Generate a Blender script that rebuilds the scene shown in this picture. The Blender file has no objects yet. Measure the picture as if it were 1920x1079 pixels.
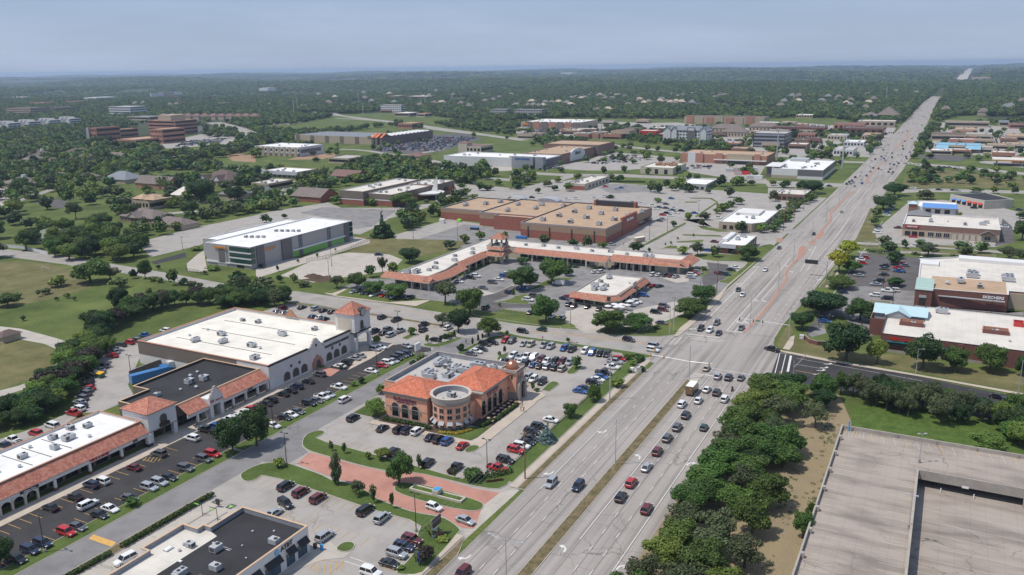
import bpy,math,random
import numpy as np
from mathutils import Vector,Matrix
R=math.radians
scn=bpy.context.scene
COL=scn.collection
# ---------------------------------------------------------------- camera, world, sun, exposure
H0=97.9
F0,PITCH,ROLL,YAW=1580.66,R(14.6603),R(-0.77475),R(27.52324)
fwd=Vector((-math.sin(YAW)*math.cos(PITCH),math.cos(YAW)*math.cos(PITCH),-math.sin(PITCH)))
rt=Vector((math.cos(YAW),math.sin(YAW),0));up=rt.cross(fwd)
cr,sr=math.cos(ROLL),math.sin(ROLL)
rt,up=cr*rt+sr*up,-sr*rt+cr*up
cam=bpy.data.objects.new('camera',bpy.data.cameras.new('camera'))
COL.objects.link(cam);scn.camera=cam
cam.data.sensor_width=36;cam.data.lens=36*F0/1920
cam.data.clip_start=1;cam.data.clip_end=60000
M3=Matrix((rt,up,-fwd)).transposed()
cam.matrix_world=Matrix.Translation((0,0,H0))@M3.to_4x4()
SUN_AZ,SUN_EL=52.0,63.0
w=bpy.data.worlds.new('World');scn.world=w;w.use_nodes=True
nt=w.node_tree;bg=nt.nodes['Background'];bg.inputs[1].default_value=0.07
sky=nt.nodes.new('ShaderNodeTexSky');sky.sky_type='NISHITA';sky.sun_disc=False
sky.sun_elevation=R(SUN_EL);sky.sun_rotation=R(SUN_AZ+180);sky.altitude=300
sky.air_density=1.1;sky.dust_density=.5;sky.ozone_density=2.5
# thin high cloud in the sky itself
tc=nt.nodes.new('ShaderNodeTexCoord');mp=nt.nodes.new('ShaderNodeMapping');mp.inputs['Scale'].default_value=(1.2,1.2,7.5)
nz=nt.nodes.new('ShaderNodeTexNoise');nz.inputs['Scale'].default_value=2.6;nz.inputs['Detail'].default_value=7;nz.inputs['Roughness'].default_value=.6
rp=nt.nodes.new('ShaderNodeValToRGB');rp.color_ramp.elements[0].position=.4;rp.color_ramp.elements[1].position=.75
rp.color_ramp.elements[0].color=(.68,.68,.68,1);rp.color_ramp.elements[1].color=(.86,.86,.86,1)
mx=nt.nodes.new('ShaderNodeMixRGB');mx.inputs[2].default_value=(6.1,7.5,10.4,1)
nt.links.new(tc.outputs['Generated'],mp.inputs[0]);nt.links.new(mp.outputs[0],nz.inputs['Vector']);nt.links.new(nz.outputs[0],rp.inputs[0])
c2=nt.nodes.new('ShaderNodeMixRGB');c2.inputs[1].default_value=(5.5,7.2,10.7,1);c2.inputs[2].default_value=(6.5,8.0,10.9,1);r2=nt.nodes.new('ShaderNodeMapRange');r2.inputs[1].default_value=.42;r2.inputs[2].default_value=.72;nt.links.new(nz.outputs[0],r2.inputs[0]);nt.links.new(r2.outputs[0],c2.inputs[0]);nt.links.new(c2.outputs[0],mx.inputs[2])
nt.links.new(rp.outputs[0],mx.inputs[0]);nt.links.new(sky.outputs[0],mx.inputs[1]);nt.links.new(mx.outputs[0],bg.inputs[0])
sd=bpy.data.lights.new('sun','SUN');sd.energy=3.9;sd.angle=R(.53);sd.color=(1,.94,.85)
sun=bpy.data.objects.new('sun',sd);COL.objects.link(sun)
a,e=R(SUN_AZ),R(SUN_EL)
sun.rotation_euler=Vector((math.sin(a)*math.cos(e),math.cos(a)*math.cos(e),-math.sin(e))).to_track_quat('-Z','Y').to_euler()
scn.view_settings.view_transform='Standard';scn.view_settings.look='None'
scn.view_settings.exposure=0.0;scn.view_settings.gamma=1
scn.render.engine='CYCLES'
cy=scn.cycles;cy.max_bounces=4;cy.diffuse_bounces=2;cy.glossy_bounces=2;cy.transmission_bounces=2
cy.transparent_max_bounces=4;cy.volume_bounces=0;cy.use_denoising=True;cy.caustics_reflective=cy.caustics_refractive=False
# ---------------------------------------------------------------- surveying: a sight line from the drone meets a height
CROPS={'P':(0,0,1)}
for k,oy in(('R',540),('S',270),('T',100)):
    for i in range(4):CROPS[k+str(i+1)]=(480*i,oy,4)
for i in range(4):CROPS['R'+str(i+5)]=(480*i,809,4)
for k,x,y,s in(('A1',440,800,7.99),('A2',680,800,7.99),('A3',700,640,7.99),('A4',820,720,7.99),('A5',940,600,7.99),('A6',560,560,7.99),('A7',760,560,7.99),('A8',200,920,7.99),
                   ('B1',1480,780,3.609),('B2',1180,700,2.848),('B3',1640,540,6.743),('B4',1600,420,5.994),('B5',1260,440,8.632),('B6',1060,500,6.743),('B7',840,500,7.99),('B8',600,490,7.99)):
    CROPS[k]=(x,y,s)
def px(k,x,y):
    ox,oy,s=CROPS[k]
    return ox+x/s,oy+y/s
def at(k,x,y,z=0.):
    x,y=px(k,x,y)
    d=fwd*F0+rt*(x-960)-up*(y-539.5)
    t=(z-H0)/d.z
    return d.x*t,d.y*t
def pts(s,z=0.):
    """'R1 0 290 160 310 P 5 6' -> ground points"""
    out,k,v=[],'P',[]
    for t in s.split():
        if t[0].isalpha():k=t
        else:
            v.append(float(t))
            if len(v)==2:out.append(at(k,v[0],v[1],z));v=[]
    return out
def hill(x,y):
    """low wooded ridges that begin about two kilometres out"""
    r=math.hypot(x,y);s=max(0,min(1,(r-1900)/2600))*min(1,abs(x+62)/400+.08);g=min(1,r/9000)
    return s*((8+14*g)*math.sin(x/610+.8*math.sin(y/900))*math.sin(y/730+.4)+(6+9*g)*math.sin(x/1310+y/470+1)+5*g)
# ---------------------------------------------------------------- materials
MATS={}
def new_mat(name):
    m=bpy.data.materials.new(name);m.use_nodes=True
    MATS[name]=m
    return m,m.node_tree,m.node_tree.nodes['Principled BSDF']
def lin(c):return tuple(((v/12.92)if v<=.04045 else((v+.055)/1.055)**2.4)for v in c)
def mat(name,c,rough=.8,var=.12,scale=.15,fine=2.5,spec=.3,metal=0,bump=0,tint=None,coords='Position',objvar=0,detail=6):
    """colour with two sizes of noise: patches (scale) and grain (fine)"""
    m,t,b=new_mat(name)
    N,L=t.nodes,t.links
    b.inputs['Roughness'].default_value=rough;b.inputs['Specular IOR Level'].default_value=spec;b.inputs['Metallic'].default_value=metal
    if coords=='Position':
        g=N.new('ShaderNodeNewGeometry').outputs['Position']
    else:g=N.new('ShaderNodeTexCoord').outputs[coords]
    n1=N.new('ShaderNodeTexNoise');n1.inputs['Scale'].default_value=scale;n1.inputs['Detail'].default_value=detail;n1.inputs['Roughness'].default_value=.65
    n2=N.new('ShaderNodeTexNoise');n2.inputs['Scale'].default_value=fine;n2.inputs['Detail'].default_value=3
    L.new(g,n1.inputs['Vector']);L.new(g,n2.inputs['Vector'])
    ad=N.new('ShaderNodeMath');ad.operation='MULTIPLY_ADD';ad.inputs[1].default_value=.65
    L.new(n1.outputs[0],ad.inputs[0])
    m2=N.new('ShaderNodeMath');m2.operation='MULTIPLY';m2.inputs[1].default_value=.35;L.new(n2.outputs[0],m2.inputs[0]);L.new(m2.outputs[0],ad.inputs[2])
    r=N.new('ShaderNodeValToRGB');L.new(ad.outputs[0],r.inputs[0])
    lo=[v*(1-var)for v in c];hi=[v*(1+var)for v in(tint or c)]
    r.color_ramp.elements[0].position=.3;r.color_ramp.elements[1].position=.7
    r.color_ramp.elements[0].color=(*lo,1);r.color_ramp.elements[1].color=(*[min(v,.9)for v in hi],1)
    out=r.outputs[0]
    if objvar:
        oi=N.new('ShaderNodeObjectInfo');hs=N.new('ShaderNodeHueSaturation')
        mr=N.new('ShaderNodeMapRange');mr.inputs[3].default_value=1-objvar;mr.inputs[4].default_value=1+objvar
        L.new(oi.outputs['Random'],mr.inputs[0]);L.new(mr.outputs[0],hs.inputs['Value'])
        m3=N.new('ShaderNodeMapRange');m3.inputs[3].default_value=.5-objvar*.07;m3.inputs[4].default_value=.5+objvar*.07
        sw=N.new('ShaderNodeMath');sw.operation='FRACT';s7=N.new('ShaderNodeMath');s7.operation='MULTIPLY';s7.inputs[1].default_value=7.31
        L.new(oi.outputs['Random'],s7.inputs[0]);L.new(s7.outputs[0],sw.inputs[0]);L.new(sw.outputs[0],m3.inputs[0]);L.new(m3.outputs[0],hs.inputs['Hue'])
        L.new(out,hs.inputs['Color']);out=hs.outputs[0]
    L.new(out,b.inputs['Base Color'])
    if bump:
        bp=N.new('ShaderNodeBump');bp.inputs['Strength'].default_value=bump;bp.inputs['Distance'].default_value=.3
        L.new(n2.outputs[0],bp.inputs['Height']);L.new(bp.outputs[0],b.inputs['Normal'])
    return m
def tile_mat(name,c1,c2,mortar,bw,bh,axis='xy',rough=.8,off=.5,msize=.02):
    """courses of tile or brick in object space; axis tells which two coordinates lie in the surface ('wall' picks them by facing)"""
    m,t,b=new_mat(name);N,L=t.nodes,t.links
    b.inputs['Roughness'].default_value=rough;b.inputs['Specular IOR Level'].default_value=.25
    g=N.new('ShaderNodeNewGeometry');sp=N.new('ShaderNodeSeparateXYZ');L.new(g.outputs['Position'],sp.inputs[0])
    cb=N.new('ShaderNodeCombineXYZ')
    if axis=='wall':
        s2=N.new('ShaderNodeMath');s2.operation='ADD';L.new(sp.outputs[0],s2.inputs[0]);L.new(sp.outputs[1],s2.inputs[1])
        L.new(s2.outputs[0],cb.inputs[0]);L.new(sp.outputs[2],cb.inputs[1])
    else:
        for i,ch in enumerate(axis):L.new(sp.outputs['xyz'.index(ch)],cb.inputs[i])
    br=N.new('ShaderNodeTexBrick');L.new(cb.outputs[0],br.inputs['Vector'])
    br.inputs['Color1'].default_value=(*c1,1);br.inputs['Color2'].default_value=(*c2,1);br.inputs['Mortar'].default_value=(*mortar,1)
    br.inputs['Scale'].default_value=1;br.inputs['Brick Width'].default_value=bw;br.inputs['Row Height'].default_value=bh
    br.inputs['Mortar Size'].default_value=msize;br.inputs['Bias'].default_value=0;br.offset=off
    nz=N.new('ShaderNodeTexNoise');nz.inputs['Scale'].default_value=.5;nz.inputs['Detail'].default_value=8;L.new(g.outputs['Position'],nz.inputs['Vector'])
    mr=N.new('ShaderNodeMapRange');mr.inputs[3].default_value=.82;mr.inputs[4].default_value=1.18;L.new(nz.outputs[0],mr.inputs[0])
    hs=N.new('ShaderNodeHueSaturation');L.new(br.outputs[0],hs.inputs['Color']);L.new(mr.outputs[0],hs.inputs['Value']);L.new(hs.outputs[0],b.inputs['Base Color'])
    return m
def pave_mat(name,c,joints=0,stain=.25,crack=.3,rough=.9,lane=False):
    """worn pavement: patches, oil-dark wheel tracks along Y (lane), slab joints, cracks"""
    m=mat(name,c,rough,.1,.06,3.,.2)
    t=m.node_tree;N,L=t.nodes,t.links;b=N['Principled BSDF']
    src=b.inputs['Base Color'].links[0].from_socket
    g=N.new('ShaderNodeNewGeometry').outputs['Position']
    def mul(col,fac_socket,amount):
        mm=N.new('ShaderNodeMixRGB');mm.blend_type='MULTIPLY';L.new(col,mm.inputs[1]);mm.inputs[2].default_value=(1-amount,)*3+(1,);L.new(fac_socket,mm.inputs[0])
        return mm.outputs[0]
    if crack:
        v=N.new('ShaderNodeTexVoronoi');v.feature='DISTANCE_TO_EDGE';v.inputs['Scale'].default_value=.11
        nn=N.new('ShaderNodeTexNoise');nn.inputs['Scale'].default_value=.35;nn.inputs['Detail'].default_value=5
        vm=N.new('ShaderNodeVectorMath');vm.operation='MULTIPLY_ADD';vm.inputs[1].default_value=(5,5,0);L.new(g,nn.inputs['Vector']);L.new(nn.outputs[1],vm.inputs[0]);L.new(g,vm.inputs[2])
        L.new(vm.outputs[0],v.inputs['Vector'])
        lt=N.new('ShaderNodeMapRange');lt.inputs[1].default_value=.004;lt.inputs[2].default_value=.016;lt.inputs[3].default_value=1;lt.inputs[4].default_value=0;L.new(v.outputs[0],lt.inputs[0])
        n3=N.new('ShaderNodeTexNoise');n3.inputs['Scale'].default_value=.045;L.new(g,n3.inputs['Vector'])
        r3=N.new('ShaderNodeMapRange');r3.inputs[1].default_value=.48;r3.inputs[2].default_value=.6;L.new(n3.outputs[0],r3.inputs[0])
        mt=N.new('ShaderNodeMath');mt.operation='MULTIPLY';L.new(lt.outputs[0],mt.inputs[0]);L.new(r3.outputs[0],mt.inputs[1])
        src=mul(src,mt.outputs[0],crack)
    if joints:
        br=N.new('ShaderNodeTexBrick');br.offset=0;br.inputs['Scale'].default_value=1;br.inputs['Brick Width'].default_value=joints;br.inputs['Row Height'].default_value=joints
        br.inputs['Mortar Size'].default_value=.035;L.new(g,br.inputs['Vector']);src=mul(src,br.outputs['Fac'],.22)
    if stain:
        mp=N.new('ShaderNodeMapping');mp.inputs['Scale'].default_value=(.62,.012,1)if lane is True else(.07,.24,1)if lane else(.16,.16,1)
        n4=N.new('ShaderNodeTexNoise');n4.inputs['Scale'].default_value=1;n4.inputs['Detail'].default_value=5 if not lane else 3;L.new(g,mp.inputs[0]);L.new(mp.outputs[0],n4.inputs['Vector'])
        r4=N.new('ShaderNodeMapRange');r4.inputs[1].default_value=.45;r4.inputs[2].default_value=.72;L.new(n4.outputs[0],r4.inputs[0]);src=mul(src,r4.outputs[0],stain)
    L.new(src,b.inputs['Base Color'])
    return m
def leaf_mat(name,c,var=.35,objvar=.2):
    m=mat(name,c,.55,var,.9,4,.25,coords='Object',objvar=objvar)
    t=m.node_tree;N,L=t.nodes,t.links;b=N['Principled BSDF']
    tr=N.new('ShaderNodeBsdfTranslucent');L.new(b.inputs['Base Color'].links[0].from_socket,tr.inputs[0])
    ms=N.new('ShaderNodeMixShader');ms.inputs[0].default_value=.22
    L.new(b.outputs[0],ms.inputs[1]);L.new(tr.outputs[0],ms.inputs[2]);L.new(ms.outputs[0],N['Material Output'].inputs[0])
    return m
def glass_mat(name,c=(.012,.015,.018),rough=.08):
    m,t,b=new_mat(name);b.inputs['Base Color'].default_value=(*c,1);b.inputs['Roughness'].default_value=rough;b.inputs['Specular IOR Level'].default_value=.6
    return m
def paint_mat(name,c,metal=0,rough=.35):
    m,t,b=new_mat(name);b.inputs['Base Color'].default_value=(*c,1);b.inputs['Roughness'].default_value=rough;b.inputs['Metallic'].default_value=metal
    b.inputs['Coat Weight'].default_value=.6;b.inputs['Coat Roughness'].default_value=.06
    return m
# ---------------------------------------------------------------- helpers: meshes, objects, properties
def tag(o,label=None,cat=None,group=None,kind=None):
    if label:o['label']=label
    if cat:o['category']=cat
    if group:o['group']=group
    if kind:o['kind']=kind
    return o
def empty(name,loc,label,cat,group=None,rz=0):
    o=bpy.data.objects.new(name,None);COL.objects.link(o);o.empty_display_size=.5
    o.location=loc;o.rotation_euler=(0,0,rz)
    return tag(o,label,cat,group)
def dup(root,loc,rz=None,label=None,group=None,sc=None):
    """copy a thing with its parts and their sub-parts"""
    r=root.copy();COL.objects.link(r);r.location=loc
    if rz is not None:r.rotation_euler=(0,0,rz)
    if sc is not None:r.scale=sc
    if label:r['label']=label
    if group:r['group']=group
    for ch in KIDS.get(root.name,()):
        c=ch.copy();COL.objects.link(c);c.parent=r
        KIDS.setdefault(r.name,[]).append(c)
        for g in KIDS.get(ch.name,()):
            d=g.copy();COL.objects.link(d);d.parent=c
            KIDS.setdefault(c.name,[]).append(d)
    return r
KIDS={}
class MB:
    """collects faces with material slots; build() links them as ONE mesh object"""
    def __init__(s,o=(0,0,0)):s.v=[];s.f=[];s.m=[];s.o=o;s.mats=[]
    def _m(s,m):
        m=MATS[m]if isinstance(m,str)else m
        if m not in s.mats:s.mats.append(m)
        return s.mats.index(m)
    def face(s,ps,m):
        n=len(s.v);s.v+=[tuple(p)for p in ps];s.f.append(tuple(range(n,n+len(ps))));s.m.append(s._m(m));return s
    def hull(s,ps,faces,m):
        n=len(s.v);s.v+=[tuple(p)for p in ps];k=s._m(m)
        for f in faces:s.f.append(tuple(n+i for i in f));s.m.append(k)
        return s
    def box(s,x0,x1,y0,y1,z0,z1,m,top=None):
        ps=[(x,y,z)for z in(z0,z1)for x,y in((x0,y0),(x1,y0),(x1,y1),(x0,y1))]
        s.hull(ps,[(3,2,1,0),(0,1,5,4),(1,2,6,5),(2,3,7,6),(3,0,4,7)],m)
        s.face(ps[4:],top or m);return s
    def obox(s,c,ax,L,W,z0,z1,m):
        """box turned in plan: centre c, angle ax, length L along it, width W"""
        ca,sa=math.cos(ax),math.sin(ax)
        q=[(c[0]+a*ca-b*sa,c[1]+a*sa+b*ca)for a,b in((-L/2,-W/2),(L/2,-W/2),(L/2,W/2),(-L/2,W/2))]
        return s.prism(q,z0,z1,m)
    def prism(s,poly,z0,z1,m,top=None,bottom=True):
        n=len(poly);poly=ccw(poly)
        ps=[(x,y,z0)for x,y in poly]+[(x,y,z1)for x,y in poly]
        s.hull(ps,[(i,(i+1)%n,n+(i+1)%n,n+i)for i in range(n)],m)
        s.face(ps[n:],top or m)
        if bottom:s.face(ps[n-1::-1],m)
        return s
    def sheet(s,poly,z,m):
        return s.face([(x,y,z)for x,y in ccw(poly)],m)
    def cyl(s,c,r,z0,z1,m,n=10,r1=None,cap=True):
        r1=r if r1 is None else r1
        ps=[(c[0]+q*math.cos(2*math.pi*i/n),c[1]+q*math.sin(2*math.pi*i/n),z)for q,z in((r,z0),(r1,z1))for i in range(n)]
        s.hull(ps,[(i,(i+1)%n,n+(i+1)%n,n+i)for i in range(n)],m)
        if cap:s.face(ps[n:],m);s.face(ps[n-1::-1],m)
        return s
    def tube(s,path,rad,m,n=6):
        """tapered tube along points; rad is one radius per point"""
        path=[Vector(p)for p in path];base=len(s.v);k=s._m(m)
        for i,p in enumerate(path):
            d=(path[min(i+1,len(path)-1)]-path[max(i-1,0)]).normalized()
            a=d.orthogonal().normalized()if abs(d.z)<.99 else Vector((1,0,0));b=d.cross(a)
            for j in range(n):
                t=2*math.pi*j/n;q=p+(a*math.cos(t)+b*math.sin(t))*(rad[i]if hasattr(rad,'__len__')else rad);s.v.append(tuple(q))
        for i in range(len(path)-1):
            for j in range(n):
                s.f.append((base+i*n+j,base+i*n+(j+1)%n,base+(i+1)*n+(j+1)%n,base+(i+1)*n+j));s.m.append(k)
        s.f.append(tuple(base+(len(path)-1)*n+j for j in range(n)));s.m.append(k)
        s.f.append(tuple(base+n-1-j for j in range(n)));s.m.append(k)
        return s
    def mesh(s,name):
        me=bpy.data.meshes.new(name);o=s.o
        me.from_pydata([(x-o[0],y-o[1],z-o[2])for x,y,z in s.v],[],s.f)
        for m in s.mats:me.materials.append(m)
        me.polygons.foreach_set('material_index',s.m);me.update()
        return me
    def build(s,name,parent=None,**kw):
        ob=bpy.data.objects.new(name,s.mesh(name));COL.objects.link(ob)
        if parent is not None:
            ob.parent=parent;KIDS.setdefault(parent.name,[]).append(ob)
        else:ob.location=s.o
        return tag(ob,**kw)
def child(name,parent,me):
    ob=bpy.data.objects.new(name,me);COL.objects.link(ob);ob.parent=parent;KIDS.setdefault(parent.name,[]).append(ob);return ob
def area2(p):return sum(p[i-1][0]*p[i][1]-p[i][0]*p[i-1][1]for i in range(len(p)))
def ccw(p):return list(p)if area2(p)>0 else list(p)[::-1]
def rect(x0,x1,y0,y1):return[(x0,y0),(x1,y0),(x1,y1),(x0,y1)]
def inset(poly,d):
    poly=ccw(poly);n=len(poly);out=[]
    for i in range(n):
        a,b,c=Vector(poly[i-1]),Vector(poly[i]),Vector(poly[(i+1)%n])
        u,v=(b-a).normalized(),(c-b).normalized()
        n1,n2=Vector((-u.y,u.x)),Vector((-v.y,v.x));k=(n1+n2)
        k=k.normalized()/max(.5,math.sqrt(max(1e-6,(1+n1.dot(n2))/2)))if k.length>1e-4 else n1
        out.append(tuple(b+k*d))
    return out
def smooth(poly,it=2,closed=True):
    """Chaikin corner cutting"""
    for _ in range(it):
        q=[]
        n=len(poly)
        for i in range(n if closed else n-1):
            a,b=poly[i],poly[(i+1)%n]
            q+=[(a[0]*.75+b[0]*.25,a[1]*.75+b[1]*.25),(a[0]*.25+b[0]*.75,a[1]*.25+b[1]*.75)]
        if not closed:q=[poly[0]]+q+[poly[-1]]
        poly=q
    return poly
def ribbon(line,w):
    """a strip of width w along a line (or widths per point)"""
    L,Rr=[],[]
    n=len(line)
    for i,p in enumerate(line):
        d=Vector(line[min(i+1,n-1)])-Vector(line[max(i-1,0)]);d.normalize()
        h=(w[i]if hasattr(w,'__len__')else w)/2
        L.append((p[0]-d.y*h,p[1]+d.x*h));Rr.append((p[0]+d.y*h,p[1]-d.x*h))
    return L+Rr[::-1]
def inside(p,poly):
    x,y=p;r=False;j=len(poly)-1
    for i in range(len(poly)):
        (xi,yi),(xj,yj)=poly[i],poly[j]
        if(yi>y)!=(yj>y)and x<(xj-xi)*(y-yi)/(yj-yi)+xi:r=not r
        j=i
    return r
def text_mesh(s,size,depth=.06):
    c=bpy.data.curves.new('lettering','FONT');c.body=s;c.size=size;c.extrude=depth/2;c.offset=.035*size;c.align_x='CENTER';c.align_y='CENTER';c.resolution_u=2
    o=bpy.data.objects.new('lettering',c);COL.objects.link(o)
    dg=bpy.context.evaluated_depsgraph_get();me=bpy.data.meshes.new_from_object(o.evaluated_get(dg))
    bpy.data.objects.remove(o);bpy.data.curves.remove(c)
    return me
def sign_text(s,parent,loc,rz,size,m,depth=.12,name='sign_lettering',shear=0,sx=1,flat=False):
    """raised letters on a wall; rz turns the reading direction (0 faces -Y, 90 faces +X)"""
    me=text_mesh(s,size,depth);me.materials.clear();me.materials.append(MATS[m])
    rot=Matrix.Rotation(R(rz),4,'Z')@(Matrix.Identity(4)if flat else Matrix.Rotation(R(90),4,'X'))
    sh=Matrix.Identity(4);sh[0][1]=shear;sh[0][0]=sx
    me.transform(rot@sh)
    o=bpy.data.objects.new(name,me);COL.objects.link(o);o.parent=parent;o.location=Vector(loc)-Vector(parent.location)
    return o
ONES='first second third fourth fifth sixth seventh eighth ninth tenth eleventh twelfth thirteenth fourteenth fifteenth sixteenth seventeenth eighteenth nineteenth'.split();TENS='twent thirt fort fift sixt sevent eight ninet'.split()
def nth(i):
    i+=1
    if i<20:return ONES[i-1]
    t,o=TENS[i//10-2],i%10
    return t+'ieth' if not o else t+'y-'+ONES[o-1]
NUM=[nth(i)for i in range(80)]
def noisehash(*a):return random.Random(repr(a)).random()
# ---------------------------------------------------------------- the setting: materials
pave_mat('road_concrete',(.335,.305,.28),4.6,.36,.4,lane=True)
pave_mat('cross_concrete',(.33,.305,.28),4.6,.2,.3)
pave_mat('lot_concrete',(.345,.32,.295),4.5,.18,.25)
pave_mat('light_concrete',(.43,.39,.345),4.5,.15,.25)
pave_mat('old_asphalt',(.235,.225,.22),0,.3,.3)
pave_mat('asphalt',(.052,.050,.052),0,.25,.15,.85)
pave_mat('grey_asphalt',(.215,.208,.207),0,.25,.3)
pave_mat('mid_asphalt',(.115,.108,.108),0,.25,.3)
pave_mat('deck_concrete',(.345,.295,.255),3.0,.42,.35,lane='x')
mat('kerb',(.45,.41,.36),.85,.12,.5,3)
mat('sidewalk',(.44,.375,.31),.85,.14,.3,3)
mat('brick_paving',(.37,.175,.135),.85,.2,.12,3,tint=(.44,.225,.175))
mat('brick_median',(.36,.205,.155),.85,.15,.4,4)
mat('grass',(.056,.096,.024),.9,.40,.045,1.4,.15,bump=.6,tint=(.112,.135,.038))
mat('worn_grass',(.062,.076,.026),.95,.35,.5,2.4,.12,bump=.6,tint=(.19,.14,.085))
mat('mown_grass',(.060,.100,.022),.9,.30,.12,2.0,.15,bump=.35,tint=(.085,.118,.032))
mat('dry_grass',(.092,.108,.034),.9,.34,.09,1.8,.15,bump=.5,tint=(.165,.142,.068))
mat('straw',(.34,.26,.18),.9,.32,.22,2.2,.15,bump=.8,tint=(.22,.18,.10))
mat('lush',(.05,.10,.018),.9,.40,.35,1.8,.15,bump=.8,tint=(.085,.125,.028))
mat('far_ground',(.034,.052,.024),.95,.5,.006,.05,.1,tint=(.07,.082,.045))
mat('soil',(.085,.055,.038),.95,.3,.4,3)
mat('paint_white',(.62,.61,.59),.7,.18,.8,5)
mat('paint_yellow',(.58,.34,.10),.7,.2,.8,5)
mat('tar',(.13,.12,.112),.9,.15,.6,4);mat('paint_faded',(.47,.42,.34),.85,.12,.8,5);mat('water',(.10,.14,.17),.06,.1,.1,1)
mat('bare_earth',(.30,.195,.12),.95,.25,.05,1)
SETTING_MB={}
def surface(name,polys,z,m,**kw):
    b=MB()
    for i,p in enumerate(polys):b.sheet(p,z+.004*i,m)
    return b.build(name,kind='structure',**kw)
def islands(name,polys,top='mown_grass',kerb=.16,h=.15,edge='kerb'):
    b,g=MB(),MB()
    for p in polys:
        h=h+.0035;b.prism(p,0.0,h,edge,bottom=False)
        q=inset(p,kerb)
        if abs(area2(q))>.5:g.sheet(q,h+.02,top)
    b.build('kerb',kind='structure')
    if g.f:g.build(name,kind='structure')
# ground: one sheet to the horizon
b=MB();n=240;rr_=[0,1900]+[1900*1.062**i for i in range(1,38)]+[18000];ring_=lambda r:[(r*math.cos(2*math.pi*i/n),r*math.sin(2*math.pi*i/n),-.25+hill(r*math.cos(2*math.pi*i/n),r*math.sin(2*math.pi*i/n)))for i in range(n)]
b.face(ring_(1900),'far_ground')
for r0_,r1_ in zip(rr_[1:],rr_[2:]):
    A_,B_=ring_(r0_),ring_(r1_)
    for i in range(n):b.face([A_[i-1],B_[i-1],B_[i],A_[i]],'far_ground')
b.build('ground',kind='structure')
surface('grassland',[pts('P -700 640 -200 420 0 330 300 262 640 215 960 205 1300 215 1800 210 2300 330 2700 700 2300 1500 960 1400 -500 1500')],0,'grass')
# ---- roads
MAIN_N=pts('P 1279 626 1322 583 1352 553 1400 510 1457 460 1505 415 1559 365 1585 340 1612 314 1632 294 1657 267 1682 246 1722 200 1762 166 1777 166 1753 200 1744 220 1729 252 1711 290 1692 320 1677 339 1668 352 1640 390 1600 455 1574 486 1530 540 1512 562 1470 607 1446 645')
surface('main_road',[rect(-82.3,-48.5,55,262),[(-88,262),(-46,262),(-44,259),(-36,263),(-36,289),(-45.5,291),(-50,299),(-50.6,305),(-83.5,300),(-88,292)],MAIN_N],.03,'road_concrete')
far=[(-86,3150),(-50,3150),(-46,3640),(-88,3640)]
b=MB();qa,qb=at('P',1803,151),at('P',1821,128.5);q=[(qa[0]+(qb[0]-qa[0])*u/30,qa[1]+(qb[1]-qa[1])*u/30)for u in range(31)]
for A_,B_ in zip(q,q[1:]):b.face([(A_[0]-26,A_[1],hill(*A_)+6),(A_[0]+26,A_[1],hill(*A_)+6),(B_[0]+26,B_[1],hill(*B_)+6),(B_[0]-26,B_[1],hill(*B_)+6)],'light_concrete')
b.build('far_road',kind='structure')
CROSS_W=pts('P 1252 631 R3 300 300 0 268 R2 1600 215 1330 176 1050 130 600 68 300 25 P 530 549 470 540 425 533 330 515 240 500 150 485 60 473 -60 460 -60 472 60 488 150 500 240 514 330 529 425 548 500 561 R2 440 126 870 203 1380 285 1620 318 1900 358 R3 300 413 700 460 1060 497 P 1235 672')
surface('cross_street',[CROSS_W],.022,'cross_concrete')
surface('side_street',[[(-46.5,290.5),(-25.4,289.2),(-.8,285),(26.7,279),(62,268),(62,246),(27,256),(0,261),(-25,263),(-36,262.5),(-44.2,259)]],.045,'asphalt')
# second crossroads and the divided highway that crosses beyond it
surface('far_cross_street',[pts('S4 600 300 400 290 0 278 S3 1900 262 1400 255 850 228 400 225 0 205 S2 1900 262 1700 250 1700 265 1900 280 S3 0 222 400 243 850 250 1400 275 1900 300 S4 0 325 400 325 560 325'),
    pts('S4 1010 345 1250 335 1560 345 1917 352 P 1990 362 1990 372 S4 1917 375 1500 365 1250 362 1000 368')],.03,'cross_concrete')
HW1=pts('T2 600 462 700 470 900 495 1100 520 1300 552 1600 592 1917 640 T3 260 690 T3 250 700 T2 1900 660 1500 602 1200 550 1000 520 620 470',0)
HW2=smooth(pts('T2 600 490 T2 800 497 1000 515 1200 545 T2 1400 580 T2 1700 612 T3 0 640 T3 300 640 480 655 740 690 1270 745 T3 1600 765 S4 60 90 300 104 560 135 720 140'),1,False)
surface('highway',[ribbon(smooth(pts('T2 100 445 340 432 600 465 800 490 1000 512 1200 538 1400 568 1600 595 1900 640 T3 100 655'),1,False),16),
    ribbon(HW2,15),ribbon(pts('S4 1040 142 1300 165 1600 192 1917 225 P 1990 332'),17),ribbon(smooth(pts('T2 580 450 700 485 900 500 1050 520'),1,False),9)],.03,'cross_concrete')
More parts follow.
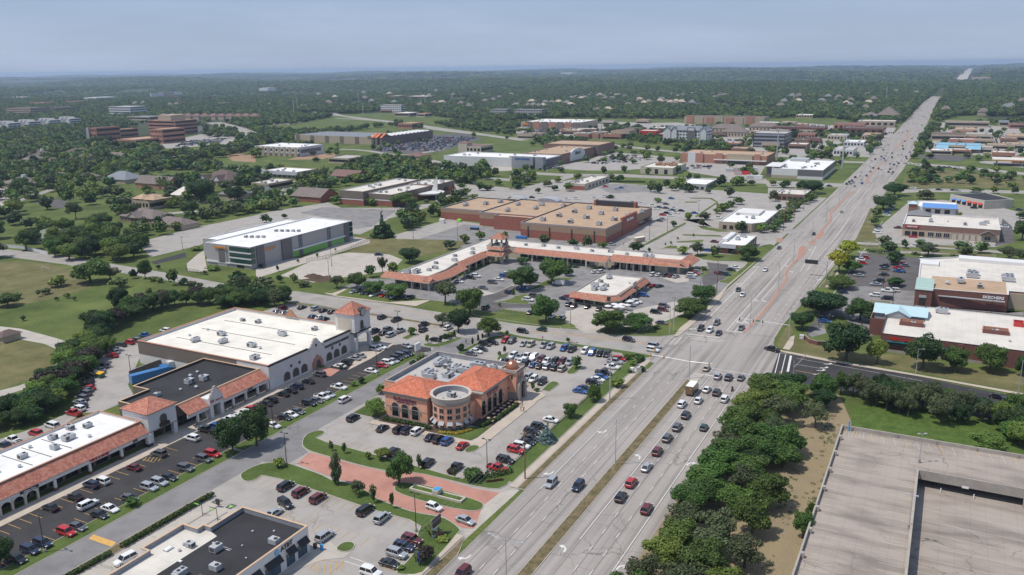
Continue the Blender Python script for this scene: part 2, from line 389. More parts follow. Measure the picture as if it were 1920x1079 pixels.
# roads on the left side of the picture
surface('local_road',[ribbon(smooth(pts(s),2,False),wd)for s,wd in(
    ('S1 1220 525 1400 512 1850 462 S2 0 445 200 375 250 330 270 290 440 250',9),('S1 0 440 60 420 60 330 30 300',12),('S1 110 435 300 375 420 330',7),
    ('S1 1350 450 1800 420 1880 400',8),('T1 800 720 1000 770 1280 795 S1 1200 100 1500 80 1760 40',12),('T1 1600 520 1800 570 1917 640',30),
    ('S2 560 40 800 45 1060 90 1250 70 1400 40',9),('S2 0 185 330 260',8),('S1 1100 100 1500 150 1917 195',10),('T3 1500 740 1680 660 1760 640',9),
    ('S4 0 690 130 660 300 640',9),('S4 660 745 1000 765 1500 790 1917 830',6.5),('S4 680 815 1000 812 1700 835',5),('S3 0 350 180 320 450 240',11),('S3 1300 580 1420 545 1560 640 1800 680 1950 690',8))],.026,'cross_concrete')
surface('field_path',[pts('R1 -60 280 0 290 160 308 430 380 550 425 565 455 520 510 480 600 425 680 250 740 0 818 -60 830 -60 790 0 770 140 735 330 660 405 615 430 540 440 490 420 460 330 420 60 372 -60 350')],.03,'light_concrete')
# ---- car parks and drives west of the main road
surface('restaurant_lot',[rect(-163.5,-84,60,270)],.008,'lot_concrete')
surface('market_lot',[[(-250,233),(-163.6,233),(-163.6,268),(-205,269.5),(-250,268)]],.012,'lot_concrete')
surface('strip_lot',[rect(-180,-163.6,60,240),[(-180,231),(-163.6,231),(-158,240),(-160,243),(-172,243)]],.03,'asphalt')
surface('access_road',[rect(-158.7,-150.3,60,245),pts('A1 0 480 560 540 830 545 1100 390 1010 300 1050 150 1270 50 900 -50 200 200'),pts('A7 120 690 520 760 740 840 1160 600 900 590 520 740')],.02,'grey_asphalt')
surface('rear_lot',[pts('R1 640 940 700 700 720 560 850 440 1048 400 1060 500 980 680 960 730 1000 800 880 880 760 930'),pts('R1 640 935 500 940 300 1040 R5 0 60 0 180 R1 400 1075')],.041,'lot_concrete')
surface('side_lot',[pts('R1 -80 1000 -80 900 100 860 135 905 0 1010')],.05,'asphalt')
surface('pavement',[rect(-184.5,-180,60,143),rect(-187.5,-180,143,188),rect(-184,-180,188,231),[(-180,228),(-172.6,211),(-172.6,224),(-174.5,241),(-184,243),(-184,228)]],.12,'sidewalk')
surface('entrance_plaza',[pts('R2 410 640 520 595 630 620 560 668')],.135,'brick_paving')
surface('brick_drive',[pts('A1 1110 395 930 560 R6 530 330 620 360 740 395 830 450 900 500 1060 560 1190 605 1400 635 1480 685 1545 725 1640 730 1700 560 1830 462 1640 430 1250 320 1160 310 A2 370 690 A2 0 605 A1 1600 520 1250 420')],.034,'brick_paving')
surface('drive_apron',[pts('R6 1640 730 1700 560 1830 462 1917 440 R7 60 440 R6 1540 840 1560 740')],.036,'light_concrete')
surface('drive_lane',[rect(-147.2,-134.8,60,126)],.026,'light_concrete')
surface('phone_shop_walk',[pts('R6 395 870 560 830 610 880 640 900 745 850 720 900 660 950 500 965 200 1079 0 1079')],.05,'light_concrete')
# ---- car parks north of the cross street
surface('plaza_lot',[[(-245,297),(-84,300),(-84,388),(-205,388),(-205,330),(-245,318)]],.006,'old_asphalt')
surface('plaza_drive',[pts('B7 350 480 860 420 1000 300 970 270 700 400 350 320'),pts('B6 0 570 330 480 800 560 1400 440 1500 560 1450 700 1000 800 400 850 250 840 0 700'),pts('B6 1080 90 1560 30 1560 190 1400 210')],.02,'light_concrete')
surface('plaza_repair',[pts('B7 350 480 700 405 950 290 1030 300 900 450 660 530 1240 560 1330 620 900 620 640 700 100 560 240 500'),pts('B5 560 450 910 490 900 600 850 720 520 900 480 700 560 640 600 560')],.03,'mid_asphalt')
surface('store_lot',[[(-170,405),(-84,405),(-82,520),(-80,665),(-300,690),(-330,560),(-170,530)],pts('S2 1020 690 1440 565 1690 600 1750 720 1500 730 1060 715')],.005,'lot_concrete')
surface('service_alley',[rect(-275,-160,400,462)],.012,'old_asphalt')
surface('cinema_lot',[pts('S1 1030 740 1500 620 1900 540 S2 100 510 540 440 640 480 1010 480 1300 450 1440 380 1560 400 1000 560 870 640 780 680 300 640 S1 1700 660 1500 760 1130 850')],.007,'lot_concrete')
surface('cinema_lot_patch',[pts('S2 330 520 500 475 900 490 1060 500 870 620 740 640 560 560')],.02,'old_asphalt')
surface('storage_yard',[pts('S1 1400 900 1480 830 1530 800 1545 900 1560 960 1500 960 1410 955'),pts('S2 0 1010 0 920 190 862 340 855 745 700 860 720 850 745 480 860')],.02,'light_concrete')
surface('empty_lot',[pts('S2 180 990 480 850 700 815 1000 830 1100 870 1020 950 560 1015 430 1040 300 1010')],.014,'light_concrete')
surface('ramp_drive',[pts('S1 1130 885 1390 815 1400 850 1160 905')],.03,'asphalt')
surface('dirt_heap_ground',[pts('S2 330 1020 560 985 570 1020 480 1040')],.03,'soil')
for nm,m,s in(('far_lot','old_asphalt','S3 650 330 720 300 1000 310 1040 360 740 372'),('far_lot','lot_concrete','S3 1250 170 1300 130 1900 165 1850 255 1640 260 1340 215'),
    ('far_lot','lot_concrete','S3 390 190 300 160 560 130 720 60 1260 105 1250 170 800 200 560 200'),('far_lot','mid_asphalt','T2 880 740 900 690 1130 620 1560 600 1700 640 1380 740 1220 755'),
    ('far_lot','lot_concrete','T3 100 620 0 590 320 560 560 530 760 530 700 600 480 640 300 650'),('far_lot','lot_concrete','T3 700 510 1000 525 1240 520 1440 545 1420 570 1000 570 920 560'),
    ('far_lot','lot_concrete','T1 1130 700 1360 640 1500 610 1800 620 1880 660 1700 690 1300 720'),('far_lot','mid_asphalt','T1 1390 600 1390 555 1560 540 1620 590 1500 605'),
    ('far_lot','bare_earth','S2 230 120 460 62 640 80 500 115'),('far_lot','bare_earth','S1 1690 90 1800 70 1917 90 1917 140 1750 130'),('far_lot','mid_asphalt','S4 110 400 260 335 330 400 200 500 60 470'),
    ('far_lot','lot_concrete','S4 0 500 130 470 250 420 330 340 0 330'),('far_lot','lot_concrete','T4 0 780 140 640 560 640 900 640 760 780 420 770'),('far_lot','lot_concrete','T3 1480 560 1917 560 1917 780 1600 720 1500 690'),
    ('far_lot','lot_concrete','T4 200 520 480 540 960 560 920 640 600 600 200 600'),('far_lot','lot_concrete','T4 1230 560 1300 520 1917 560 P 1990 245 1990 300 T4 1917 790 1180 740'),
    ('far_lot','mid_asphalt','S4 1130 85 1250 80 1560 95 1400 140 1150 140'),('far_lot','lot_concrete','S4 1580 130 1917 130 1917 180 1600 150'),
    ('far_lot','light_concrete','S1 0 490 0 380 60 360 110 470'),('far_lot','mid_asphalt','S1 230 435 360 400 500 430 470 490'),('far_lot','light_concrete','S1 0 800 360 850 620 900 600 925 300 870 0 840'),
    ('far_lot','light_concrete','S2 1700 120 1917 100 S3 0 180 P 960 320 S2 1740 210'),('far_lot','lot_concrete','S2 1250 170 1330 120 1460 150 1400 200'),('far_lot','lot_concrete','T2 0 520 260 480 400 500 220 545'),
    ('far_lot','lot_concrete','S3 1850 470 1640 480 1780 370 1850 430'),('far_lot','lot_concrete','S2 1400 290 1900 330 1917 400 1500 400')):
    surface(nm,[pts(s)],.010+.004*noisehash(s),m)
# ---- car parks east of the main road
surface('shop_lot',[pts('B4 50 310 180 340 780 385 760 500 720 740 700 900 560 930 180 880 -60 960 R4 480 230 300 360 280 330 430 150 S4 560 1079 600 960 660 870'),],.014,'mid_asphalt')
surface('shop_lot_front',[pts('B4 -60 720 130 700 690 760 690 900 560 930 180 880 0 900'),pts('R4 560 0 1100 30 1100 140 R4 1180 150 1917 250 1917 180 1800 190 1100 130 1090 210 800 350 700 380 560 200'),pts('R4 300 350 420 280 440 340 330 370')],.022,'old_asphalt')
surface('garage_shop_lot',[pts('S4 680 730 760 690 1050 440 1030 410 1300 420 1760 480 1917 520 P 1960 400 P 1960 450 S4 1830 640 1840 740 1700 775 1000 750')],.014,'lot_concrete')
surface('shop_drive',[pts('S4 1740 640 1760 560 1830 620 1850 740 1700 770')],.022,'mid_asphalt')
# ---- grass, kerbs, beds
surface('pine_grove_floor',[pts('P 1195 1045 1290 880 1400 740 1440 726 1500 722 1575 742 1600 800 1500 1079 1180 1079')],.01,'straw')
surface('grove_grass',[pts('R4 0 760 300 720 420 740 450 860 300 880 0 800')],.02,'dry_grass')
surface('rough_meadow',[pts('R4 640 900 900 860 1300 940 1917 1020 P 1990 830 P 1990 900 R8 1917 200 800 -10 620 -20')],.02,'lush')
surface('corner_lawn',[pts('R4 60 430 200 370 280 400 440 430 760 500 1000 500 1400 590 1917 640 1917 790 1160 640 560 545 460 530 160 480'),pts('R4 110 340 160 260 190 330 130 420 60 420')],.02,'dry_grass')
surface('dry_field',[pts('P -100 500 30 490 90 494 150 510 170 540 100 560 -100 600'),pts('R1 0 765 0 370 60 380 330 425 425 480 400 590 240 680')],.015,'dry_grass')
surface('field',[pts('S2 620 730 700 700 860 690 870 710 1400 720 1600 735 1480 800 1240 840 1000 830 720 810')],.016,'dry_grass')
surface('roadside_lawn',[pts('T2 620 475 1000 500 1050 540 700 580 500 600 260 600 0 570 0 545 260 535'),pts('T1 800 740 1200 720 1780 680 1790 710 1400 760 1300 780'),pts('S2 600 80 700 60 1040 95 960 140 760 110'),pts('S1 870 240 1000 215 1500 215 1480 235 1200 235'),
    pts('S1 1200 510 1400 470 1840 430 1840 455 1400 500'),pts('S1 120 450 240 430 330 500 200 500'),pts('T3 480 645 900 660 1300 720 1280 740 740 680'),pts('S3 740 40 1260 75 1240 100 900 70'),pts('S4 1000 370 1370 375 1340 420 960 430'),pts('S4 1080 110 1560 140 1917 180 1917 205 1600 175 1080 145')],.018,'grass')
surface('scrub_verge',[pts('S4 1080 200 1250 190 1917 260 1917 330 1000 330 1020 270')],.03,'dry_grass')
surface('lake',[pts('S1 1200 235 1460 232 1760 225 1800 240 1440 300 1240 280')],.03,'water')
STRIPGRASS=[rect(-163.5,-158.9,62,149),rect(-163.5,-158.9,156,226)]
islands('mown_lawn',[STRIPGRASS[0],[(-163.5,149.5),(-158.9,149.5),(-158.9,229),(-156,233),(-158.5,237),(-162,237),(-163.5,234)],
    smooth(pts('A1 75 760 110 690 330 580 560 540 760 545 900 585 1300 725 1410 785 1500 830 R6 620 375 740 400 830 450 900 505 1060 570 1190 612 1400 645 1480 690 1540 745 1520 760 1440 860 1300 1010 1235 1079 1040 1079 1070 1040 1150 960 1240 830 1200 790 1245 695 890 598 545 480 A1 440 715 300 815 150 835'),1),
    smooth(pts('A1 1000 270 1040 150 1150 85 1290 60 1360 85 1320 125 1190 190 1900 375 A2 280 455 830 605 1480 795 R6 1560 350 1740 320 1917 300 R7 30 320 R6 1860 438 1700 430 A2 1250 800 800 695 400 680 0 600 A1 1600 510 1200 400 1060 345'),1),
    smooth(pts('R6 1030 425 1065 385 1180 390 1400 440 1690 530 1712 560 1690 595 1600 605 1300 545 1050 465'),2),
    [(-91.2,165),(-86.6,165),(-86.6,256),(-89,262),(-84.5,268.5),(-94,269.5),(-136.6,268.8),(-146.5,271),(-147,268),(-136.6,266.3),(-96,266.3),(-91.4,260)],
    smooth(pts('A2 1510 380 1560 320 1650 280 1765 300 1720 360 1590 400'),1),pts('A5 970 790 1060 700 1200 690 1230 700 1100 810 1000 815'),pts('A5 600 1060 700 960 770 925 850 940 870 970 720 1079'),
    smooth(pts('A7 250 690 300 680 480 690 780 590 900 580 560 730 320 730'),1),smooth(pts('A7 760 830 830 790 1180 610 1400 560 1600 560 1580 600 1380 600 1080 690 900 850'),1),
    pts('A7 -60 600 20 560 130 520 170 550 20 620'),smooth(pts('A7 1350 920 1420 850 1520 830 1560 850 1450 940'),1),smooth(pts('R6 590 890 640 840 710 830 750 850 720 900 650 912'),1)])
islands('verge',[rect(-84.3,-82.3,163,255),[(-84.3,62),(-82.3,62),(-82.3,132),(-84.6,139),(-84.6,62)],[(-250,268.6),(-205,270),(-168,268.6),(-168,266.5),(-205,267.5),(-250,266.5)]],'worn_grass')
surface('walk',[[(-86.5,163),(-84.4,163),(-84.4,256),(-84,264),(-86.2,263)],[(-88,62),(-85.5,62),(-85,139),(-87.6,139)]],.16,'sidewalk')
islands('median_grass',[[(-68.3,55),(-65.4,55),(-65.4,236),(-66.1,250),(-68.1,252)]],'worn_grass')
surface('median_edge',[[(-68.3,251),(-64.5,251),(-64,258),(-67.5,258)]],.15,'light_concrete')
islands('hedge_bed',[[(-150.2,60),(-147.3,60),(-147.3,126),(-148.5,129.5),(-150.2,127)]],'worn_grass')
islands('plaza_lawn',[smooth(pts('B8 60 490 120 460 420 400 700 470 1280 590 1640 590 1440 670 1330 690 1000 640 300 540'),1),smooth(pts('B7 340 710 380 640 600 690 870 700 1300 750 1480 800 1830 850 1917 890 1850 930 1350 880 800 800 520 760'),1),
    smooth(pts('B7 680 525 860 520 1100 415 1240 420 1060 500 1230 540 1200 570 960 560'),1),smooth(pts('B7 1100 410 1300 300 1560 170 1880 170 1850 200 1500 280'),1),smooth(pts('B6 420 850 440 790 560 750 980 780 1150 740 1500 600 1860 400 1917 300 1917 380 1460 790 1370 890 700 880'),1),
    smooth(pts('B6 -60 760 130 740 130 780 60 790 -60 790'),1),smooth(pts('B5 720 770 900 720 1250 460 1140 440 560 430 300 340 520 300 1100 340 1400 200 1540 160 1640 170 1680 210 1400 400 960 780 900 800'),1),
    pts('S3 1225 735 1440 720 1430 740 1240 742'),pts('S3 1265 680 1560 688 1580 698 1290 690'),pts('S3 1125 785 1180 765 1240 768 1240 788'),pts('S3 970 765 1040 725 1300 590 1310 600 1060 735 990 768'),
    pts('S3 1390 615 1560 640 1640 660 1540 662 1420 640'),pts('S3 1290 435 1390 435 1390 443 1300 443'),pts('S3 1330 405 1500 408 1550 440 1380 555 1370 545 1530 440 1480 415 1340 412')],'grass')
islands('shop_lawn',[pts('B4 60 170 180 0 230 -30 200 60 165 160 290 200 270 215 60 190'),pts('B4 40 270 60 240 300 255 300 275'),pts('B4 520 220 740 240 1150 260 1180 280 560 235'),pts('B4 540 285 1160 320 1600 350 1590 380 1150 345 540 305'),pts('B4 180 860 420 880 420 895 180 875')],'dry_grass')
islands('east_verge',[pts('S4 380 1079 480 960 660 710 770 480 790 500 760 600 690 700 490 970 430 1079'),pts('S4 650 740 760 590 790 600 820 720 740 730')],'dry_grass')
surface('walk',[pts('S4 650 725 750 590 770 600 680 730'),pts('S4 430 1079 520 960 530 975 450 1079'),pts('R4 110 460 170 370 200 360 190 430 160 470'),pts('R4 90 470 440 535 1160 660 1917 795 1917 812 1160 672 440 553 150 495 80 478'),pts('R4 -120 745 0 725 120 712 270 730 120 730 0 748'),pts('B6 1370 890 1450 780 1917 410 1917 470 1550 790 1440 880'),pts('B5 640 1079 960 770 1330 440 1530 240 1520 160 1560 160 1560 260 1330 470 900 850 760 1079'),pts('B8 60 480 180 490 420 400 440 410 230 520 1020 620 1640 590 1640 600 1440 680 1020 632 240 535 180 510')],.17,'sidewalk')
# brick median north of the crossroads
MED=[('P 1399 622 1405 614 1425 594 1447 566 1459 546 1472 529 1477 523 1473 514 1478 505 1488 493',1.5),('P 1519 459 1530 447 1540 434 1552 420 1560 410 1555 402 1567 392 1582 375 1602 358',1.7),('P 1626 343 1623 337 1632 329 1642 319 1655 305',1.7),('T4 950 720 990 682 1055 640 1035 610 1060 590',2.5)]
islands('brick_median',[ribbon(smooth(pts(s),1,False),wd)for s,wd in MED]+[smooth(pts('P 1486 494 1496 480 1496 468 1502 462 1511 462 1513 468 1507 480 1490 496'),1),smooth(pts('P 1530 445 1533 438 1541 433 1547 436 1541 445 1535 450'),1),pts('P 1511 451 1530 458 1529 462 1515 456'),pts('P 1624 344 1634 344 1628 338'),smooth(pts('P 1451 452 1458 447 1469 447 1465 456'),1),smooth(pts('P 1389 626 1401 615 1406 616 1397 625'),1)]
    ,'brick_median',.12)
# planted beds round the restaurant
surface('restaurant_walk',[rect(-140,-103.2,178.6,181.2),rect(-107,-103.2,179,213),[(-112,208),(-104,211),(-103,219.5),(-106.5,222),(-112,219)]],.14,'sidewalk')
surface('restaurant_lawn',[[(-117,181.3),(-108,181.3),(-107.2,184),(-107.2,192),(-112,189),(-117,184)]],.15,'mown_grass')
surface('planting_bed',[rect(-138.5,-118,181.3,184.9),[(-112.5,191),(-107.2,192.2),(-107.2,210),(-108.8,210),(-109.5,195)]],.155,'soil')
mat('dark_paving',(.05,.042,.04),.9,.2,.5,3)
surface('patio',[rect(-113,-108.2,190,213)],.165,'dark_paving')
surface('side_lawn',[rect(-148.5,-139.5,183,189)],.15,'mown_grass')
# ---- painted lines
yl,wl=MB(),MB()
for x,p0,y0,y1 in((-75.85,153.87,55,250),(-72.5,153.4,55,250),(-58.6,154.2,55,250),(-55.25,153.9,55,250)):
    k=math.floor((y0-p0)/7.681)
    while p0+k*7.681<y1:wl.sheet(rect(x-.07,x+.07,p0+k*7.681-1.1,p0+k*7.681+1.1),.052,'paint_white');k+=1
tl=MB()
for x,y0,y1 in((-75.6,55,258),(-72.2,55,258),(-79.0,55,258),(-58.35,55,256),(-55.0,55,256),(-51.35,55,256),(-61.8,55,256),(-70.3,150,250)):tl.sheet(rect(x-.05,x+.05,y0,y1),.0555,'tar')
rgj=random.Random(5)
for i in range(46):y=rgj.uniform(60,256);x0=rgj.choice((-82,-79,-75.6,-72.2,-65.2,-61.8,-58.3,-55));tl.sheet(ribbon([(x0,y),(x0+1.2,y+rgj.uniform(-.3,.3)),(x0+3.2,y+rgj.uniform(-.3,.3))],.06),.049,'tar')
tl.build('road_joints',kind='structure')
for x,y0,y1 in((-79.2,165,250),(-79.2,55,130),(-62.05,149,257),(-51.6,139.5,255)):wl.sheet(rect(x-.08,x+.08,y0,y1),.052,'paint_white')
def line(s,w=.16,m='paint_white',b=wl,z=.056):b.sheet(ribbon(pts(s),w),z,m)
for s in('R3 1400 645 1520 665','R3 1560 668 1705 697'):line(s,.5)
for s in('R3 1300 345 1555 375','R3 1600 320 1735 337'):line(s,.5)
for s in('R3 1320 365 1600 400','R3 1340 380 1560 405','R3 1180 425 1225 378','R3 1222 430 1272 372','R3 1500 605 1830 660','R3 1490 625 1600 645','R4 40 690 90 490','R4 95 660 133 500'):line(s,.25,z=.06)
line('R4 148 630 172 510',.7,z=.06)
for s in('P 1362 621 1406 571 1448 525 1482 484','P 1378 622 1410 585','P 1305 622 1345 580 1390 535 1424 500','P 1427 564 1456 531','P 1560 555 1590 512 1620 470 1655 415','P 1500 510 1520 480 1530 462','S4 290 950 510 700 750 340','S4 480 590 690 340','S4 340 1079 560 790'):line(s,.2)
for s in('P 1324 600 1420 503 1540 388 1590 335','P 1336 602 1432 505 1550 390 1600 336','P 1444 610 1500 540 1580 440 1660 330','P 1465 604 1518 535 1600 432 1668 335'):
    q=pts(s)
    for(xa,ya),(xb,yb)in zip(q,q[1:]):
        L=math.hypot(xb-xa,yb-ya);k=0
        while k*7.68<L:
            t0,t1=k*7.68/L,min(1,(k*7.68+2.3)/L)
            wl.sheet(ribbon([(xa+(xb-xa)*t0,ya+(yb-ya)*t0),(xa+(xb-xa)*t1,ya+(yb-ya)*t1)],.15),.054,'paint_white');k+=1
for s in('R2 2 0 0 0',):pass
line('R2 600 95 1000 155 1500 225',.2,'paint_yellow',yl);line('R3 0 318 400 345 1040 415',.2,'paint_yellow',yl);line('R3 0 322 400 350 1040 420',.2,'paint_yellow',yl)
for s in('R4 215 530 560 590 1160 700','R4 210 575 420 610'):line(s,.14,z=.06)
line('R4 200 620 460 665',.2,'paint_yellow',yl,.06)
def arrow(k,x,y,ang,turn,s=1.):
    """a turn arrow: shaft that bends to one side, and its head"""
    c=at(k,x,y);ca,sa=math.cos(ang),math.sin(ang)
    def W(u,v):return(c[0]+(u*ca-v*sa)*s,c[1]+(u*sa+v*ca)*s)
    b=wl;z=.058
    sh=[(-1.2,-.5*turn),(-.2,-.45*turn),(.4,-.1*turn),(.55,.35*turn)]
    b.sheet(ribbon([W(*q)for q in sh],.35*s),z,'paint_white')
    b.sheet([W(.55-.62,.3*turn),W(.55+.62,.3*turn),W(.6,1.25*turn)],z+.004,'paint_white')
UPN=R(90)
for k,x,y in(('A8',0,0),):pass
for x,y,a_,t in((872,1046,-90,-1),(1030,888,-90,-1),(1130,796+14,-90,-1),(1197,857,90,1),(1057,1029,90,1),(1165,1064,90,-1),(1295,870,90,-1),
                    (1347,572,-90,-1),(1300,617,-90,-1),(1418,564,-90,1),(1433,565,-90,1),(1384,604,-90,1),(1399,605,-90,1),(1417,501,-90,-1),(1385,533,-90,-1),(1474,499,-90,1),(1519,469,90,1),(1484,510,90,1),(1553,683,0,1),(1546,690,0,1),(1540,695,0,1),(1532,702,0,1),(1535,525,90,-1),(1622,417,90,-1),(1650,394,90,-1)):
    arrow('P',x,y,R(a_),t,1.15)
def stalls(x0,x1,y0,y1,n,along='y',m='paint_yellow',w=.11,z=.05):
    """n+1 parallel lines filling a rectangle of parking bays"""
    for i in range(n+1):
        t=i/n
        if along=='y':y=y0+(y1-y0)*t;yl.sheet(rect(x0,x1,y-w/2,y+w/2),z,m)
        else:x=x0+(x1-x0)*t;yl.sheet(rect(x-w/2,x+w/2,y0,y1),z,m)
stalls(-179.8,-175.2,88,142,21);stalls(-168.3,-163.8,88,146,22);stalls(-179.8,-175.4,160,198,15);stalls(-168.3,-163.8,158,232,28)
stalls(-138,-108,174.2,178.5,12,'x');stalls(-138,-97,162.6,167,16,'x');stalls(-139,-94,261.8,266,18,'x');stalls(-131,-106,237,247.5,10,'x');stalls(-131,-106,242.2,242.35,1,'y');stalls(-131,-106,251,251,1,'x')
stalls(-96,-91.6,167,259,36);stalls(-144,-97,136.8,141,19,'x');stalls(-103,-93,126,130,1,'x');stalls(-95.5,-91,100,138,14);stalls(-126,-106,126.3,130,8,'x')
stalls(-182,-165,262,266.3,7,'x');stalls(-182,-165,250,259,7,'x');stalls(-240,-205,262,266.3,14,'x');stalls(-115,-105.5,222.5,226.8,3,'x')
stalls(-176,-126,297,301.4,19,'x');stalls(-205,-190,330,380,1,'y');stalls(-188,-183.6,318,366,18);stalls(-174,-169.6,318,366,18);stalls(-112,-88,398,402,9,'x');stalls(-36,-31.5,388,432,16);stalls(-26,-17,388,436,18);stalls(-165,-95,470,474,26,'x');stalls(-160,-100,490,499,22,'x');stalls(-160,-100,520,529,22,'x');stalls(-160,-100,550,559,22,'x')
yl.sheet(pts('R5 665 808 700 775 875 835 835 868'),.05,'paint_yellow')
for i in range(5):yl.sheet(ribbon(pts(f'R5 {1075+28*i} 225 {1100+28*i} 195'),.15),.05,'paint_yellow')
for s in('R6 400 1030 470 965 660 985 545 1075',):yl.sheet(ribbon(pts(s),.12),.06,'paint_yellow')
for i in range(6):yl.sheet(ribbon(pts(f'R6 {425+45*i} {1015-8*i} {430+42*i} 1065'),.12),.06,'paint_yellow')
for s in('R6 665 975 840 1035','R6 705 945 880 1005'):line(s,.18)
wl.build('road_markings',kind='structure');yl.build('parking_lines',kind='structure')
# ---------------------------------------------------------------- buildings: materials
mat('white_stucco',(.64,.62,.60),.85,.10,.25,2)
mat('cream_stucco',(.50,.45,.37),.85,.10,.25,2)
mat('taupe_wall',(.185,.15,.125),.85,.08,.2,2)
pave_mat('roof_cream',(.74,.70,.62),2.4,.16,0,.8)
pave_mat('roof_white',(.76,.75,.73),2.4,.16,0,.8)
pave_mat('roof_old_white',(.62,.58,.52),2.4,.16,0,.8)
pave_mat('roof_tan',(.43,.305,.205),0,.16,0,.8)
pave_mat('roof_black',(.042,.041,.044),2.4,.3,0,.8)
mat('roof_grey',(.42,.40,.38),.85,.16,.3,1.5)
mat('parapet_grey',(.27,.28,.31),.8,.2,.3,2)
mat('terracotta_trim',(.42,.22,.14),.8,.12,.5,3)
mat('tan_trim',(.52,.37,.25),.8,.1,.5,3)
mat('dark_trim',(.045,.035,.033),.6,.1,.5,3)
mat('turret_rim',(.48,.42,.37),.8,.12,.6,3);mat('stone_trim',(.33,.285,.26),.8,.12,.6,3)
mat('orange_stucco',(.70,.325,.195),.85,.13,.7,2.5,tint=(.76,.41,.28))
mat('grey_panel',(.37,.355,.35),.7,.05,.2,2)
mat('dark_panel',(.15,.14,.145),.7,.06,.2,2)
mat('white_panel',(.66,.65,.64),.6,.05,.3,2)
mat('metal_grey',(.40,.41,.42),.45,.12,.8,4,.5)
mat('metal_dark',(.035,.034,.036),.45,.1,.8,4,.5)
mat('galvanised',(.47,.48,.50),.4,.1,1,4,.5,metal=.3)
mat('pale_blue_metal',(.43,.58,.62),.5,.06,.4,2)
mat('blue_metal',(.12,.26,.55),.5,.08,.4,2)
mat('green_metal',(.33,.45,.41),.5,.06,.4,2)
mat('garage_green',(.20,.50,.085),.6,.1,.5,2)
mat('copper',(.62,.26,.14),.28,.12,1.5,5,.5,metal=.85)
mat('black_awning',(.03,.03,.035),.7,.1,1,4)
mat('grey_awning',(.34,.36,.38),.6,.08,1,4)
mat('shingle_brown',(.155,.125,.115),.9,.22,.4,2.5,tint=(.20,.165,.15))
mat('shingle_grey',(.19,.19,.20),.9,.2,.4,2.5)
mat('beige_wall',(.42,.345,.26),.85,.1,.3,2)
mat('grey_glass_wall',(.05,.055,.065),.25,.2,.3,1,.5)
mat('concrete_wall',(.36,.325,.285),.85,.2,.5,2.5)
mat('wood',(.20,.13,.08),.8,.2,1,5)
tile_mat('clay_tile',(.35,.125,.085),(.50,.225,.16),(.22,.085,.06),.5,.62,'xy')
tile_mat('bright_clay_tile',(.43,.115,.06),(.57,.20,.12),(.26,.07,.04),.5,.62,'xy')
tile_mat('mottled_tile',(.33,.13,.085),(.47,.235,.165),(.20,.08,.055),.4,.5,'xy')
tile_mat('red_brick',(.27,.085,.058),(.33,.115,.08),(.30,.19,.15),.5,.2,'wall',msize=.012)
tile_mat('tan_brick',(.31,.20,.13),(.36,.24,.165),(.36,.28,.22),.5,.2,'wall',msize=.012)
tile_mat('plum_brick',(.165,.066,.055),(.20,.085,.07),(.19,.11,.095),.5,.2,'wall',msize=.012)
tile_mat('brown_brick',(.22,.125,.095),(.26,.155,.12),(.24,.17,.14),.5,.2,'wall',msize=.012)
glass_mat('glass');glass_mat('green_glass',(.02,.06,.05),.1);glass_mat('blue_glass',(.05,.09,.13),.12)
mat('dark_brown',(.10,.085,.075),.8,.2,.5,2)  # plain dark brown for arched panels, medallions, unit louvres and roof ducts
for nm,c in(('sign_green',(.012,.06,.035)),('sign_purple',(.16,.025,.07)),('sign_red',(.50,.02,.015)),('sign_black',(.015,.015,.015)),('sign_white',(.80,.80,.80)),('sign_orange',(.70,.25,.03)),
              ('sign_blue',(.02,.13,.42)),('sign_teal',(.01,.30,.36)),('globe_blue',(.03,.30,.60)),('clock_face',(.45,.47,.46)),('box_blue',(.03,.16,.40)),('box_yellow',(.75,.42,.02)),('box_green',(.02,.10,.05)),('lime',(.25,.70,.08)),('traffic_yellow',(.62,.28,.02)),('street_green',(.01,.25,.14))):paint_mat(nm,c,0,.5)
def onx(k,x,y,X):
    x,y=px(k,x,y);d=fwd*F0+rt*(x-960)-up*(y-539.5);t=X/d.x;return d.y*t,H0+d.z*t
def ony(k,x,y,Y):
    x,y=px(k,x,y);d=fwd*F0+rt*(x-960)-up*(y-539.5);t=Y/d.y;return d.x*t,H0+d.z*t
def walls(t,poly,h,wall,par=.7,th=.35,cap=None,name='wall',z0=0,capname='parapet_cap',inner=None,caph=.12,capover=.06):
    """outer walls with a parapet: the inside of the parapet stays open above the roof"""
    poly=ccw(poly);q=inset(poly,th);n=len(poly);b=MB(t.location)
    for i in range(n):
        j=(i+1)%n
        P,Q,S,T=poly[i],poly[j],q[j],q[i]
        b.face([(*P,z0),(*Q,z0),(*Q,h),(*P,h)],wall)
        b.face([(*T,h),(*S,h),(*S,h-par-.3),(*T,h-par-.3)],inner or wall)
        b.face([(*P,h),(*Q,h),(*S,h),(*T,h)],wall)
    o=b.build(name,t)
    if cap:
        b=MB(t.location);u,v=inset(poly,-capover),inset(poly,th+capover)
        for i in range(n):
            j=(i+1)%n;z1,z2=h+.004,h+caph
            b.face([(*u[i],z2),(*u[j],z2),(*v[j],z2),(*v[i],z2)],cap)
            b.face([(*u[i],z1),(*u[j],z1),(*u[j],z2),(*u[i],z2)],cap);b.face([(*v[j],z1),(*v[i],z1),(*v[i],z2),(*v[j],z2)],cap)
            b.face([(*v[i],z1),(*v[j],z1),(*u[j],z1),(*u[i],z1)],cap)
        b.build(capname,t)
    return o
def flat_roof(t,poly,z,m,th=.35,name='roof'):
    b=MB(t.location);b.sheet(inset(poly,th-.01),z,m);return b.build(name,t)
def center(poly):return(sum(p[0]for p in poly)/len(poly),sum(p[1]for p in poly)/len(poly))
